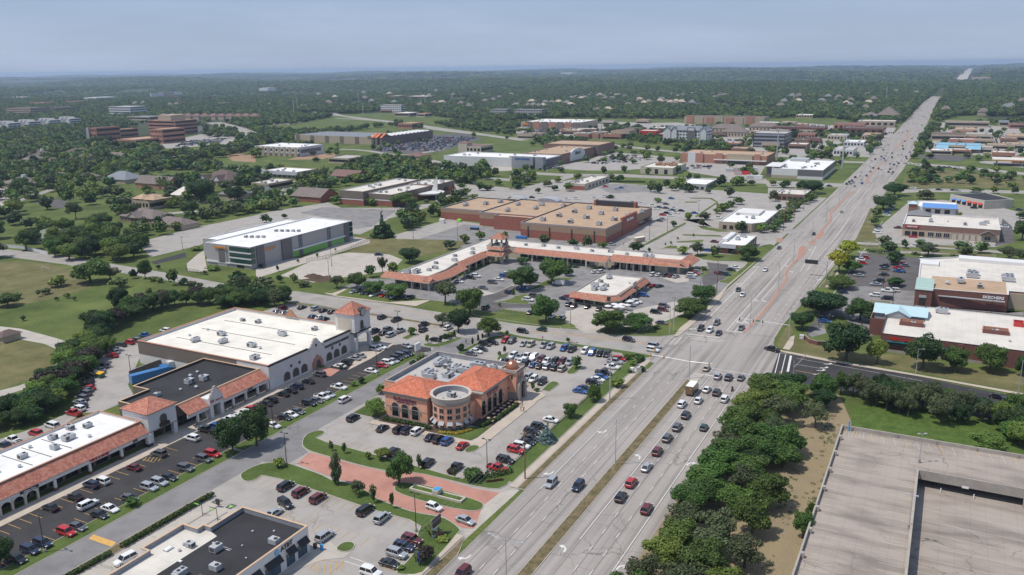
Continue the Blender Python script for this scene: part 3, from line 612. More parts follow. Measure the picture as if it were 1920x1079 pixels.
def building(name,label,poly,h,wall,roof,par=.7,cap=None,cat='building',group=None,inner=None,origin=None):
    c=origin or center(poly);t=empty(name,(c[0],c[1],0),label,cat,group)
    walls(t,poly,h,wall,par,cap=cap,inner=inner);t_roof=flat_roof(t,poly,h-par,roof);t['h']=h-par
    return t
def facebox(t,face,k,a0,a1,z0,z1,out,m,name,inn=.02,parent=None):
    """a box on a wall: face S (y=k), N, E (x=k), W; runs a0..a1 along the wall, stands out by out"""
    b=MB(t.location)
    if face=='S':b.box(a0,a1,k-out,k+inn,z0,z1,m)
    if face=='N':b.box(a0,a1,k-inn,k+out,z0,z1,m)
    if face=='E':b.box(k-inn,k+out,a0,a1,z0,z1,m)
    if face=='W':b.box(k-out,k+inn,a0,a1,z0,z1,m)
    return b.build(name,parent or t)
def win(t,face,k,a0,a1,z0,z1,frame='stone_trim',glass='glass',name='window',bars=0,fw=.1):
    b=MB(t.location)
    def bx(u0,u1,v0,v1,out,m):
        if face=='S':b.box(u0,u1,k-out,k+.01,v0,v1,m)
        elif face=='E':b.box(k-.01,k+out,u0,u1,v0,v1,m)
        elif face=='W':b.box(k-out,k+.01,u0,u1,v0,v1,m)
        else:b.box(u0,u1,k-.01,k+out,v0,v1,m)
    bx(a0,a1,z0,z1,.03,glass)
    if frame:
        bx(a0-fw,a0,z0-fw,z1+fw,.07,frame);bx(a1,a1+fw,z0-fw,z1+fw,.07,frame);bx(a0,a1,z1,z1+fw,.066,frame);bx(a0,a1,z0-fw,z0,.066,frame)
        for i in range(bars):
            u=a0+(a1-a0)*(i+1)/(bars+1);bx(u-.04,u+.04,z0,z1,.06,frame)
    return b.build(name,t)
def windows(t,face,k,a0,a1,n,w_,z0,z1,**kw):
    for i in range(n):
        u=a0+(a1-a0)*(i+.5)/n;win(t,face,k,u-w_/2,u+w_/2,z0,z1,**kw)
def arch(t,face,k,c,w_,z0,z1,m,out=.05,name='arched_window',frame=None,fw=.18,seg=10):
    """a panel with a round top; frame adds a raised surround"""
    def prof(r,zt):
        zs=zt-r
        return[(-r,z0)]+[(-r*math.cos(math.pi*i/seg),zs+r*math.sin(math.pi*i/seg))for i in range(seg+1)]+[(r,z0)]
    b=MB(t.location)
    def P(u,v,o):return{'S':(c+u,k-o,v),'E':(k+o,c+u,v),'W':(k-o,c-u,v)}[face]
    p=prof(w_/2,z1);b.face([P(u,v,out)for u,v in p],m)
    for i in range(len(p)):
        (u0,v0),(u1,v1)=p[i-1],p[i];b.face([P(u0,v0,0),P(u1,v1,0),P(u1,v1,out),P(u0,v0,out)],m)
    if frame:
        q=prof(w_/2+fw,z1+fw);o2=out+.07
        for i in range(1,len(p)):
            b.face([P(*p[i-1],o2),P(*p[i],o2),P(*q[i],o2),P(*q[i-1],o2)],frame)
            b.face([P(*q[i-1],o2),P(*q[i],o2),P(*q[i],0),P(*q[i-1],0)],frame);b.face([P(*p[i],o2),P(*p[i-1],o2),P(*p[i-1],out),P(*p[i],out)],frame)
    return b.build(name,t)
# rooftop plant: two kinds, shared meshes
def hvac_mesh(kind):
    b=MB()
    if kind==0:
        b.box(-1,1,-.75,.75,.15,1.25,'metal_grey');b.box(-.9,.9,-.65,.65,0,.15,'metal_dark')
        b.cyl((-.45,0),.42,1.25,1.36,'metal_dark',12);b.box(.25,.9,-.76,-.745,.3,1.1,'metal_dark');b.box(1.0,1.015,-.6,.6,.35,1.1,'dark_brown')
    elif kind==1:
        b.box(-1.4,1.1,-.9,.9,.2,1.5,'galvanised');b.box(1.1,1.7,-.8,.8,.5,1.3,'metal_grey');b.box(-1.3,1.0,-.8,.8,0,.2,'metal_dark')
        for i in(-.8,.3):b.cyl((i,0),.4,1.5,1.6,'metal_dark',12)
        b.box(-1.2,-.2,-.92,-.905,.4,1.3,'dark_brown')
    elif kind==2:
        b.cyl((0,0),.35,0,.5,'galvanised',10);b.cyl((0,0),.55,.5,.8,'metal_grey',12,.2)
    else:
        b.box(-.9,.9,-.6,.6,0,.25,'metal_grey');b.hull([(-.8,-.5,.25),(.8,-.5,.25),(.8,.5,.25),(-.8,.5,.25),(-.6,-.35,.42),(.6,-.35,.42),(.6,.35,.42),(-.6,.35,.42)],[(0,1,5,4),(1,2,6,5),(2,3,7,6),(3,0,4,7),(4,5,6,7)],'roof_white')
    return b.mesh(('rooftop_unit','rooftop_unit','roof_vent','skylight')[kind])
HV=[hvac_mesh(i)for i in range(4)]
def plant(t,spots,z):
    for i,(x,y,*r)in enumerate(spots):
        kd=r[0]if r else i%2;s=r[1]if len(r)>1 else 1
        o=child(('rooftop_unit','rooftop_unit','roof_vent','skylight')[kd],t,HV[kd])
        o.location=(x-t.location.x,y-t.location.y,z-t.location.z+.004);o.scale=(s,s,s);o.rotation_euler=(0,0,R(90)*int(4*noisehash(x,y)))
def scatter_plant(t,poly,n,z,seed=0,kinds=(0,1,2)):
    rg=random.Random(seed);q=inset(poly,2);xs,ys=[p[0]for p in q],[p[1]for p in q];out=[];k=0
    while len(out)<n and k<400:
        k+=1;p=(rg.uniform(min(xs),max(xs)),rg.uniform(min(ys),max(ys)))
        if inside(p,q)and all(abs(p[0]-o[0])+abs(p[1]-o[1])>4 for o in out):out.append((*p,rg.choice(kinds),rg.uniform(.8,1.15)))
    plant(t,out,z)
def hip(t,x0,x1,y0,y1,z0,z1,m,over=.4,ridge=None,name='tile_roof',th=.15,soffit='stone_trim',part=True,b=None):
    """hip roof over a rectangle, with a thin eave board"""
    x0,x1,y0,y1=x0-over,x1+over,y0-over,y1+over
    bb=b or MB(t.location);w_,l_=x1-x0,y1-y0
    if w_>l_:r=min(l_/2,w_/2)if ridge is None else ridge;rr=[(x0+r,(y0+y1)/2,z1),(x1-r,(y0+y1)/2,z1)];f=[(0,1,5,4),(1,2,5),(2,3,4,5),(3,0,4)]
    else:r=min(w_/2,l_/2)if ridge is None else ridge;rr=[((x0+x1)/2,y0+r,z1),((x0+x1)/2,y1-r,z1)];f=[(0,1,4),(1,2,5,4),(2,3,5),(3,0,4,5)]
    if abs(w_-l_)<.01:rr=[((x0+x1)/2,(y0+y1)/2,z1)];f=[(0,1,4),(1,2,4),(2,3,4),(3,0,4)]
    bb.hull([(x0,y0,z0),(x1,y0,z0),(x1,y1,z0),(x0,y1,z0)]+rr,f,m)
    bb.box(x0,x1,y0,y1,z0-th,z0-.005,soffit)
    if 'clay' in m or 'tile' in m:
        cs=[(x0,y0),(x1,y0),(x1,y1),(x0,y1)];ends=[rr[0],rr[-1],rr[-1],rr[0]]if w_>l_ else[rr[0],rr[0],rr[-1],rr[-1]]
        for(cx,cy),e in zip(cs,ends):bb.tube([(cx,cy,z0),e],.13,'terracotta_trim',5)
        if len(rr)>1:bb.tube(rr,.13,'terracotta_trim',5)
    return bb.build(name,t)if not b else None
def gable(t,x0,x1,y0,y1,z0,z1,m,wall,over=.5,along='x',name='roof',b=None):
    bb=b or MB(t.location)
    if along=='x':
        ym=(y0+y1)/2;a,c=x0-over,x1+over
        bb.hull([(a,y0-over,z0),(c,y0-over,z0),(c,ym,z1),(a,ym,z1),(c,y1+over,z0),(a,y1+over,z0)],[(0,1,2,3),(3,2,4,5)],m)
        bb.face([(x1,y0,z0),(x1,y1,z0),(x1,ym,z1-.1)],wall);bb.face([(x0,y1,z0),(x0,y0,z0),(x0,ym,z1-.1)],wall)
    else:
        xm=(x0+x1)/2;a,c=y0-over,y1+over
        bb.hull([(x1+over,a,z0),(x1+over,c,z0),(xm,c,z1),(xm,a,z1),(x0-over,c,z0),(x0-over,a,z0)],[(0,1,2,3),(3,2,4,5)],m)
        bb.face([(x0,y0,z0),(x1,y0,z0),(xm,y0,z1-.1)],wall);bb.face([(x1,y1,z0),(x0,y1,z0),(xm,y1,z1-.1)],wall)
    return bb.build(name,t)if not b else None
def slope(t,a,b_,c,d,m,name='tile_awning',th=.14,under='stone_trim'):
    """a sloping slab from its four corners (low edge a-b, high edge c-d)"""
    bb=MB(t.location);P=[Vector(v)for v in(a,b_,c,d)];Q=[p-Vector((0,0,th))for p in P]
    bb.hull([tuple(p)for p in P+Q],[(4,5,1,0),(5,6,2,1),(6,7,3,2),(7,4,0,3),(7,6,5,4)],under);bb.face(P,m)
    return bb.build(name,t)
def columns(t,spots,s,h,m,name='column',base=None,z0=0):
    for x,y in spots:
        b=MB(t.location);b.box(x-s/2,x+s/2,y-s/2,y+s/2,z0,h,m)
        if base:b.box(x-s*.66,x+s*.66,y-s*.66,y+s*.66,z0,z0+.9,base)
        b.build(name,t)
# ================================================================ 1 the market with the clock tower
poly=rect(-243,-183.5,186,231.5)
t=building('supermarket','large white stucco supermarket with cream flat roof and a clock tower at its corner',poly,8.2,'white_stucco','roof_cream',.9,None,'supermarket')
facebox(t,'S',186,-242.9,-197,3.6,8.15,.05,'taupe_wall','brown_wall_panel')
for nm,pl in(('back',rect(-243.15,-242.5,185.85,231.65)),('north',rect(-242.4,-190.2,231.0,231.65)),('south',rect(-242.4,-183.4,185.85,186.5))):
    b=MB(t.location);b.prism(pl,8.2,8.36,'terracotta_trim');b.build('parapet_cap',t)
facebox(t,'E',-183.5,186,204.6,7.75,8.3,.12,'dark_trim','cornice',inn=.5);facebox(t,'E',-183.5,212.8,227.2,7.75,8.3,.12,'dark_trim','cornice',inn=.5)
# curved gable over the middle bay
def mission(t,face,k,c,w_,z0,z1,m,th=.5,name='curved_gable',cap='stone_trim',part='gable_coping'):
    half=[(0,1),(.17,.97),(.2,.85),(.30,.8),(.36,.62),(.50,.56),(.55,.40),(.72,.34),(.8,.12),(1,.08),(1,0)]
    pr=[(-u*w_/2,z0+v*(z1-z0))for u,v in half[::-1]]+[(u*w_/2,z0+v*(z1-z0))for u,v in half[1:]]
    b=MB(t.location)
    def P(u,v,o):return{'E':(k+o,c+u,v),'S':(c+u,k-o,v),'N':(c-u,k+o,v)}[face]
    b.face([P(u,v,.06)for u,v in pr],m);b.face([P(u,v,-th)for u,v in pr[::-1]],m)
    g=MB(t.location)
    for i in range(1,len(pr)):
        A,B=pr[i-1],pr[i]
        (g if min(A[1],B[1])>z0 else b).face([P(*A,.1),P(*B,.1),P(*B,-th-.05),P(*A,-th-.05)],cap if min(A[1],B[1])>z0 else m)
        if min(A[1],B[1])>z0:g.face([P(A[0],A[1]-.22,.1),P(B[0],B[1]-.22,.1),P(*B,.1),P(*A,.1)],cap)
    b.build(name,t);g.build(part,t)
mission(t,'E',-183.5,208.7,8.2,7.0,10.6,'white_stucco')
facebox(t,'E',-183.5,204.7,212.7,0,7.3,.055,'white_stucco','entrance_bay')
b=MB(t.location)
hp=[(-2.5,0),(-2.5,2.6),(-1.8,2.9),(-1.7,3.7),(-.8,4.1),(0,4.9),(.8,4.1),(1.7,3.7),(1.8,2.9),(2.5,2.6),(2.5,0)]
ff=[(-182.9,208.7+u,v)for u,v in hp];b.face(ff,'terracotta_trim')
for i in range(1,len(hp)):b.face([(-182.9,208.7+hp[i-1][0],hp[i-1][1]),(-182.9,208.7+hp[i][0],hp[i][1]),(-183.44,208.7+hp[i][0],hp[i][1]),(-183.44,208.7+hp[i-1][0],hp[i-1][1])],'terracotta_trim')
b.build('brick_portal',t)
arch(t,'E',-182.9,208.7,2.3,.4,3.2,'dark_brown',.02,'niche','stone_trim',.2)
b=MB(t.location);b.cyl((-182,208.7),1.5,0,.7,'stone_trim',16);b.cyl((-182,208.7),1.3,.7,.75,'lush',16);b.build('planter',t)
for c in(193.9,198.1,202.2,215,219,223.1):arch(t,'E',-183.5,c,2.9,.7,3.6,'dark_brown',.04,'arched_window','stone_trim',.1)
for y,z in((196.1,5),(200.1,4.9),(208.7,8.2),(216.9,4.7),(221,4.7)):
    b=MB(t.location);b.v=[];n=14;p=[(-183.38,y+.55*math.cos(2*math.pi*i/n),z+.55*math.sin(2*math.pi*i/n))for i in range(n)];b.face(p,'dark_brown')
    for i in range(n):b.face([p[i-1],p[i],(-183.5,*p[i][1:]),(-183.5,*p[i-1][1:])],'stone_trim')
    b.build('medallion',t)
sign_text('WHOLE FOODS MARKET',t,(-183.38,219.6,5.95),90,1.25,'sign_green',sx=.94)
scatter_plant(t,rect(-240,-187,189,228),5,7.3,5,(2,0));plant(t,[(-226,196,1),(-223,205,1),(-216,199,1),(-203,214,1),(-204,200,1),(-194,191,1),(-222,222,0),(-197,224,0)],7.3)
b=MB(t.location)
for y in(196.5,208,219):b.box(-236,-192,y-.06,y+.06,7.32,7.42,'metal_dark')
b.build('roof_conduit',t)
b=MB(t.location);b.prism(pts('S2 280 1300 280 1300 280 1300'),0,.1,'kerb')if 0 else None
b.v or mission(t,'N',231.0,-214,6.5,8.3,11.0,'terracotta_trim',.4,'curved_gable','terracotta_trim','gable_coping')
# tower
X0,X1,Y0,Y1=-190,-181.5,227.3,236.4
tb=MB(t.location)
tb.box(X0,X1,Y0,Y1,6.9,13.7,'white_stucco')
for x,y in((X1-1.1,Y0),(X1-1.1,Y1-1.1),(X0,Y1-1.1)):tb.box(x,x+1.1,y,y+1.1,0,5.2,'white_stucco')
tb.box(X0,X1-1.1,Y0,Y0+.6,0,6.89,'white_stucco')
tb.build('tower',t)
for face,k,c,w_ in(('E',X1,(Y0+Y1)/2,Y1-Y0),('N',Y1,(X0+X1)/2,X1-X0)):
    b=MB(t.location);n=12;r=w_/2-1.1;q=[(-w_/2,5.2),(-r,5.2)]+[(-r*math.cos(math.pi*i/n),3.9+1.0+1.2*math.sin(math.pi*i/n))for i in range(n+1)]+[(r,5.2),(w_/2,5.2),(w_/2,6.9),(-w_/2,6.9)]
    def P(u,v,o):return(k-o,c+u,v)if face=='E' else(c+u,k-o,v)
    for i in range(n):
        u0,u1=-r+2*r*i/n,-r+2*r*(i+1)/n;z0_,z1_=4.4+1.6*math.sqrt(max(0,1-(u0/r)**2)),4.4+1.6*math.sqrt(max(0,1-(u1/r)**2))
        for o in(0,1.0):b.face([P(u0,z0_,o),P(u1,z1_,o),P(u1,6.89,o),P(u0,6.89,o)],'white_stucco')
        b.face([P(u0,z0_,0),P(u1,z1_,0),P(u1,z1_,1),P(u0,z0_,1)],'white_stucco')
    b.build('tower_arch',t)
b=MB(t.location);b.box(X0-.1,X1+.16,Y0-.13,Y1+.13,6.75,7.2,'dark_trim');b.build('tower_band',t)
hip(t,X0,X1,Y0,Y0+8.5+.6,13.85,17.3,'clay_tile',.45,name='tower_roof')
facebox(t,'S',Y0,-188.9,-182.8,8,12.3,.05,'cream_stucco','tower_panel')
arch(t,'E',X1,231.4,1.7,7.9,11,'dark_brown',.05,'tower_window','stone_trim',.1)
b=MB(t.location);b.box(X1,X1+.8,230,232.8,7.25,7.5,'dark_trim')
for i in range(9):b.box(X1+.74,X1+.8,230+.34*i,230.06+.34*i,7.5,8.4,'dark_trim')
b.box(X1+.74,X1+.8,230,232.8,8.4,8.46,'dark_trim');b.build('balcony',t)
b=MB(t.location);n=24;c0=(X1+.25,232,14.1)
for r,o,m in((1.6,.0,'dark_trim'),(1.38,.06,'clock_face')):
    f_=[(c0[0]+.3+o,c0[1]+r*math.cos(2*math.pi*i/n),c0[2]+r*math.sin(2*math.pi*i/n))for i in range(n)];b.face(f_,m)
    for i in range(n):b.face([f_[i-1],f_[i],(X1-1,*f_[i][1:]),(X1-1,*f_[i-1][1:])],'dark_trim')
for i in range(12):
    a_=math.pi*i/6;b.face([(c0[0]+.39,c0[1]+r_*math.cos(a_+d),c0[2]+r_*math.sin(a_+d))for r_,d in((1.05,-.05),(1.28,-.05),(1.28,.05),(1.05,.05))],'dark_trim')
b.box(c0[0]+.38,c0[0]+.40,c0[1]-.05,c0[1]+.05,c0[2],c0[2]+1.05,'dark_trim');b.box(c0[0]+.41,c0[0]+.43,c0[1]-.05,c0[1]+.06,c0[2]-.7,c0[2],'dark_trim');b.build('tower_clock',t)
tower_root=t
# ================================================================ 2 shops with the black roof
poly=[(-211.5,158.2),(-205,158.2),(-205,148),(-187.3,148),(-187.3,185.9),(-211.5,185.9)]
t=building('shop_row','black roofed row of shops with red tile awnings beside the market',poly,6.6,'taupe_wall','roof_black',.7,'tan_trim','shops',inner='metal_dark')
for y0,y1 in((153.4,161.1),(166.5,185.6)):
    slope(t,(-183.2,y0,4.25),(-183.2,y1,4.25),(-186.9,y1,6.55),(-186.9,y0,6.55),'clay_tile');facebox(t,'E',-183.5,y0,y1,3.1,4.1,.06,'white_stucco','fascia',inn=.3)
    b=MB(t.location);b.face([(-186.8,y1,6.6),(-186.8,y0,6.6),(-187,y0,6.6),(-187,y1,6.6)],'terracotta_trim');b.build('ridge_tile',t)
b=MB(t.location);b.box(-187.2,-183.1,161.3,162.5,0,3.9,'white_stucco');b.box(-187.2,-183.1,165.2,166.4,0,3.9,'white_stucco');b.box(-187.2,-183.1,161.3,166.4,3.9,6.0,'white_stucco');b.build('portal',t)
mission(t,'E',-183.2,163.85,5.1,6.0,9.4,'white_stucco',.5)
facebox(t,'S',148,-200,-197,.1,2.6,.05,'dark_trim','service_door')
columns(t,[(-183.5,156.8),(-183.5,170.5),(-183.5,175.6),(-183.5,180.6),(-183.5,185)],.6,3.1,'white_stucco',base='stone_trim')
for i,y in enumerate((150.5,155,158.8,163.8,168.5,173,178,182.6)):win(t,'E',-187.3,y-1.8,y+1.8,.35,2.9,'dark_trim',name='shop_window',bars=2)
sign_text('EST',t,(-183.0,162.3,5.2),90,.9,'sign_red');sign_text('Mattress Co',t,(-183.0,164.9,5.1),90,.55,'sign_red');sign_text('cyclebar',t,(-183.35,177.6,3.6),90,.7,'sign_black')
plant(t,[(-199,168.5,0,1.25),(-197,172.5,0,1.25),(-199.5,157,0,.9)],5.9)
scatter_plant(t,rect(-209,-190,160,184),5,5.9,3,(2,))
# square tower at its south end
x0,x1,y0,y1=-194.6,-184.6,141.3,150.6
b=MB(t.location);b.box(x0,x1,y0+3,y1,3.6,8.7,'white_stucco');b.box(x0,x1,y0,y0+3.01,3.6,8.7,'white_stucco')
for x,y in((x1-1.2,y0),(x1-1.2,y1-1.2),(x0,y0)):b.box(x,x+1.2,y,y+1.2,0,3.59,'white_stucco')
b.build('corner_tower',t);hip(t,x0,x1,y0,y1,8.95,11.3,'clay_tile',.5,.0 or(y1-y0)/2+.5,'corner_tower_roof',soffit='dark_trim')
arch(t,'E',x1,146.2,2.2,4.2,7.3,'dark_brown',.05,'tower_window','stone_trim',.1);facebox(t,'E',x1,144.7,147.7,4.0,4.9,.7,'dark_trim','balcony')
facebox(t,'E',x1,y0,y1,3.5,3.75,.08,'stone_trim','tower_band')
# ================================================================ 3 shops at the left edge
poly=rect(-204,-187,58,141)
t=building('shop_row','long white roofed row of shops with a red tile front at the left edge',poly,6.6,'taupe_wall','roof_white',.6,'terracotta_trim','shops',inner='white_stucco')
slope(t,(-184.0,58,4.05),(-184.0,140.7,4.05),(-187.5,140.7,6.7),(-187.5,58,6.7),'clay_tile');facebox(t,'E',-184.3,58,140.7,2.9,3.9,.06,'white_stucco','fascia',inn=.3)
columns(t,[(-184.3,y)for y in(113.2,122.7,132)],.6,2.9,'white_stucco',base='plum_brick');columns(t,[(-184.3,y)for y in(108.7,105.6,102.5,99.6,96.5,90,84,78,70)],.5,2.9,'cream_stucco')
columns(t,[(-184.4,140.6)],1.2,3.4,'white_stucco','corner_pier','dark_trim')
for y in(107.2,104,101):
    b=MB(t.location);n=10;r=1.3
    for i in range(n):
        a0,a1=math.pi*i/n,math.pi*(i+1)/n;f_=lambda a_:(y-r*math.cos(a_),1.7+1.2*math.sin(a_))
        b.face([(-184.15,*f_(a0)),(-184.15,*f_(a1)),(-184.15,f_(a1)[0],2.95),(-184.15,f_(a0)[0],2.95)],'white_stucco')
    b.build('arcade_arch',t)
for i in range(18):win(t,'E',-187,62+4.3*i,65.2+4.3*i,.35,2.8,'dark_trim',name='shop_window',bars=2)
facebox(t,'E',-184.24,104.6,109.2,3.1,3.75,.1,'dark_trim','sign_board');sign_text('Mission Taco',t,(-184.1,106.9,3.42),90,.55,'sign_white',.04)
sign_text('WINE & MORE',t,(-184.15,125.6,3.45),90,.85,'sign_red');sign_text('JAM',t,(-184.15,136.4,3.4),90,.8,'sign_black')
plant(t,[(-196,113.5,0),(-193.5,120.3,0),(-195.5,125.5,1),(-201,130,0),(-199.5,124,0),(-198,133,0),(-194,106,2),(-199,104,0),(-195,98,0),(-198,127,2),(-200,118,2),(-192,129,2),(-192,110,2)],6.0)
b=MB(t.location)
for y in(112,117,122.5):b.box(-202,-190,y-.05,y+.05,6.02,6.14,'metal_dark')
b.build('roof_conduit',t)
# ================================================================ 4 phone shop at the lower edge
poly=[(-133.4,60),(-111,60),(-111,119.6),(-129.2,119.6),(-129.2,110.5),(-131.2,110.5),(-131.2,108.8),(-135.4,108.8),(-135.4,98.2),(-133.4,98.2)]
t=building('phone_shop','single storey phone shop with black roof, tan parapet edge and blue globe sign',poly,6.0,'white_panel','roof_black',1.0,'tan_trim','shop',inner='parapet_grey')
b=MB(t.location);b.sheet([(-135.1,98.5),(-133.1,98.5),(-133.1,60.4),(-126.5,60.4),(-126.5,109.5),(-128.9,110.2),(-130.9,110.2),(-130.9,108.5),(-135.1,108.5)],5.02,'roof_old_white');b.build('pale_roof',t)
plant(t,[(-128.3,104.2,0,.85),(-122.4,105.4,0,1.1),(-113.8,112.6,0,1.0),(-117.5,100.5,0,1.0),(-131.5,101.5,3),(-126,99.5,3,.5),(-130,104,2,.7),(-129,102,2,.7),(-124.8,107,2,.6),(-121,114,2,.5),(-117,116,2,.5),(-122,96,1,.9),(-119,109,2,.4),(-115,106,2,.4)],5.02)
b=MB(t.location);b.box(-124,-120,106.6,106.7,5.03,5.08,'roof_white');b.box(-124,-120,107.1,107.15,5.03,5.08,'roof_white');b.build('roof_conduit',t)
for y0,y1 in((116,118.9),(112.6,115.2),(106.6,111),(101,105.4)):
    slope(t,(-109.9,y0,3.1),(-109.9,y1,3.1),(-110.97,y1,4.3),(-110.97,y0,4.3),'black_awning','awning',.06,'black_awning');win(t,'E',-111,y0+.2,y1-.2,.4,2.9,'dark_trim','blue_glass','shop_window',1)
sign_text('AT&T',t,(-110.9,113.0,5.1),90,1.35,'sign_black')
b=MB(t.location);n=18;b.face([(-110.85,110.2+.62*math.cos(2*math.pi*i/n),5.1+.62*math.sin(2*math.pi*i/n))for i in range(n)],'globe_blue')
for i in range(n):a0,a1=2*math.pi*(i-1)/n,2*math.pi*i/n;b.face([(-110.85,110.2+.62*math.cos(a0),5.1+.62*math.sin(a0)),(-110.85,110.2+.62*math.cos(a1),5.1+.62*math.sin(a1)),(-111,110.2+.62*math.cos(a1),5.1+.62*math.sin(a1)),(-111,110.2+.62*math.cos(a0),5.1+.62*math.sin(a0))],'globe_blue')
for z in(4.85,5.15,5.4):b.box(-110.86,-110.83,109.75,110.65,z,z+.06,'sign_white')
b.build('globe_sign',t)
hip(t,-117.4,-113.4,92.5,96.8,6.05,7.6,'clay_tile',.2,name='tile_cap',b=None)
# ================================================================ 5 the restaurant
c0=(-126,205)
t=empty('restaurant',(*c0,0),'orange stucco restaurant with red tile hip roofs, a round turret and a copper dome','restaurant')
poly=[(-144,192.6),(-138.2,192.6),(-138.2,196),(-126,198),(-121,203),(-118,210),(-114.5,214),(-114.5,222.3),(-144,222.3)]
walls(t,poly,7.6,'orange_stucco',1.3,.5,'stone_trim',inner='parapet_grey');flat_roof(t,poly,6.3,'roof_grey',.5)
# south-west wing
b=MB(t.location);b.box(-138.2,-123.9,185,196.5,0,8.0,'orange_stucco');b.build('wing_wall',t)
b=MB(t.location);b.box(-138.5,-123.6,184.7,196.6,7.3,7.65,'stone_trim');b.box(-138.75,-123.35,184.45,196.6,7.65,8.1,'stone_trim');b.build('wing_cornice',t)
hip(t,-138.2,-123.9,185,197.4,8.3,10.5,'bright_clay_tile',.7,6.2,'tile_roof')
for x in(-134.8,-131.45,-128.0):arch(t,'S',185,x,2.15,.9,5.0,'glass',.05,'arched_window','stone_trim',.22);
for x in(-136.6,-133.1,-129.7,-126.2):facebox(t,'S',185,x-.13,x+.13,2.6,3.4,.2,'stone_trim','wall_lamp')
b=MB(t.location);b.box(-138.25,-123.85,184.93,185.0,3.6,3.8,'stone_trim');b.build('wall_band',t)
sign_text('The Cheesecake Factory',t,(-131.4,184.9,6.3),0,1.3,'sign_purple',.14,shear=.12,sx=.60);sign_text('RESTAURANT   BAKERY   BAR',t,(-131.3,184.9,5.45),0,.48,'sign_purple',.1,sx=.9)
facebox(t,'S',185,-138.2,-123.9,0,.7,.06,'stone_trim','plinth')
# east wing
b=MB(t.location);b.box(-123.5,-112,195.2,213,0,8.0,'orange_stucco');b.box(-123.9,-114,190,197,0,5.6,'orange_stucco');b.build('wing_wall',t)
b=MB(t.location);b.box(-115,-111.7,194.9,213.2,7.3,7.65,'stone_trim');b.box(-115,-111.45,194.7,213.3,7.65,8.1,'stone_trim');b.build('wing_cornice',t)
hip(t,-124.3,-112,196.4,213.0,8.3,11.0,'bright_clay_tile',.6,6.0,'tile_roof')
for y in(195.9+.3,199.7,202.9,206.4):arch(t,'E',-112,y,2.1,.9,5.3,'glass',.05,'arched_window','stone_trim',.22)
for y in(198,201.3,204.7,208.2):facebox(t,'E',-112,y-.13,y+.13,2.6,3.4,.2,'stone_trim','wall_lamp')
sign_text('The Cheesecake Factory',t,(-111.88,201.6,6.75),90,1.25,'sign_purple',.14,shear=.12,sx=.56);sign_text('RESTAURANT   BAKERY   BAR',t,(-111.88,201.6,5.85),90,.46,'sign_purple',.1)
# turret
C,r0=(-118.4,189.0),5.3
b=MB(t.location);b.cyl(C,r0,0,7.3,'orange_stucco',48,cap=False);b.build('turret_wall',t)
b=MB(t.location);b.cyl(C,r0+.05,0,.8,'dark_panel',48,cap=False);b.cyl(C,r0+.06,.8,1.0,'stone_trim',48);b.build('turret_plinth',t)
b=MB(t.location)
def ring(z0,z1,ra,rb,m,ri=None,n=48):
    b.cyl(C,ra,z0,z1,m,n,rb,cap=False)
    if ri:
        for i in range(n):
            a0,a1=2*math.pi*i/n,2*math.pi*(i+1)/n
            b.face([(C[0]+q*math.cos(a_),C[1]+q*math.sin(a_),z1)for q,a_ in((rb,a0),(rb,a1),(ri,a1),(ri,a0))],m)
            b.face([(C[0]+ri*math.cos(a0),C[1]+ri*math.sin(a0),z1),(C[0]+ri*math.cos(a1),C[1]+ri*math.sin(a1),z1),(C[0]+ri*math.cos(a1),C[1]+ri*math.sin(a1),7.2),(C[0]+ri*math.cos(a0),C[1]+ri*math.sin(a0),7.2)],'parapet_grey')
ring(7.2,7.5,r0+.02,r0+.25,'stone_trim');ring(7.5,8.3,r0+.25,r0+.3,'stone_trim');ring(8.3,9.5,r0+.3,r0+.6,'turret_rim',r0-.25);b.build('turret_cornice',t)
b=MB(t.location);b.cyl(C,r0-.2,7.85,8.0,'roof_grey',48);b.build('turret_roof',t)
plant(t,[(-118.5,189.5,0,1.1),(-120,187.4,2,.5),(-117,187,2,.4),(-116,190,2,.4)],8.0)
for i in range(8):
    a_=R(-140+25.5*i)
    for z0,z1,nm in((5.2,6.5,'turret_window'),(3.4,4.5,'turret_window')):
        b=MB(t.location)
        def Q(u,v,o):rr_=r0+o;aa=a_+u/r0;return(C[0]+rr_*math.cos(aa),C[1]+rr_*math.sin(aa),v)
        for u0,u1,v0,v1,o,m in((-.62,.62,z0,z1,.04,'glass'),(-.7,-.62,z0-.1,z1+.1,.1,'stone_trim'),(.62,.7,z0-.1,z1+.1,.1,'stone_trim'),(-.62,.62,z1,z1+.1,.1,'stone_trim'),(-.62,.62,z0-.1,z0,.1,'stone_trim'),(-.03,.03,z0,z1,.08,'stone_trim')):
            b.hull([Q(u0,v0,o),Q(u1,v0,o),Q(u1,v1,o),Q(u0,v1,o),Q(u0,v0,0),Q(u1,v0,0),Q(u1,v1,0),Q(u0,v1,0)],[(0,1,2,3),(4,5,1,0),(5,6,2,1),(6,7,3,2),(7,4,0,3)],m)
        b.build(nm,t)
    slope(t,*[tuple(v)for v in(Q(-.75,1.9,.95),Q(.75,1.9,.95),Q(.75,2.7,.05),Q(-.75,2.7,.05))],'grey_awning','awning',.05,'grey_awning')
    b=MB(t.location);b.hull([Q(-.6,.2,.06),Q(.6,.2,.06),Q(.6,1.95,.06),Q(-.6,1.95,.06)],[(0,1,2,3)],'glass');b.build('turret_door',t)
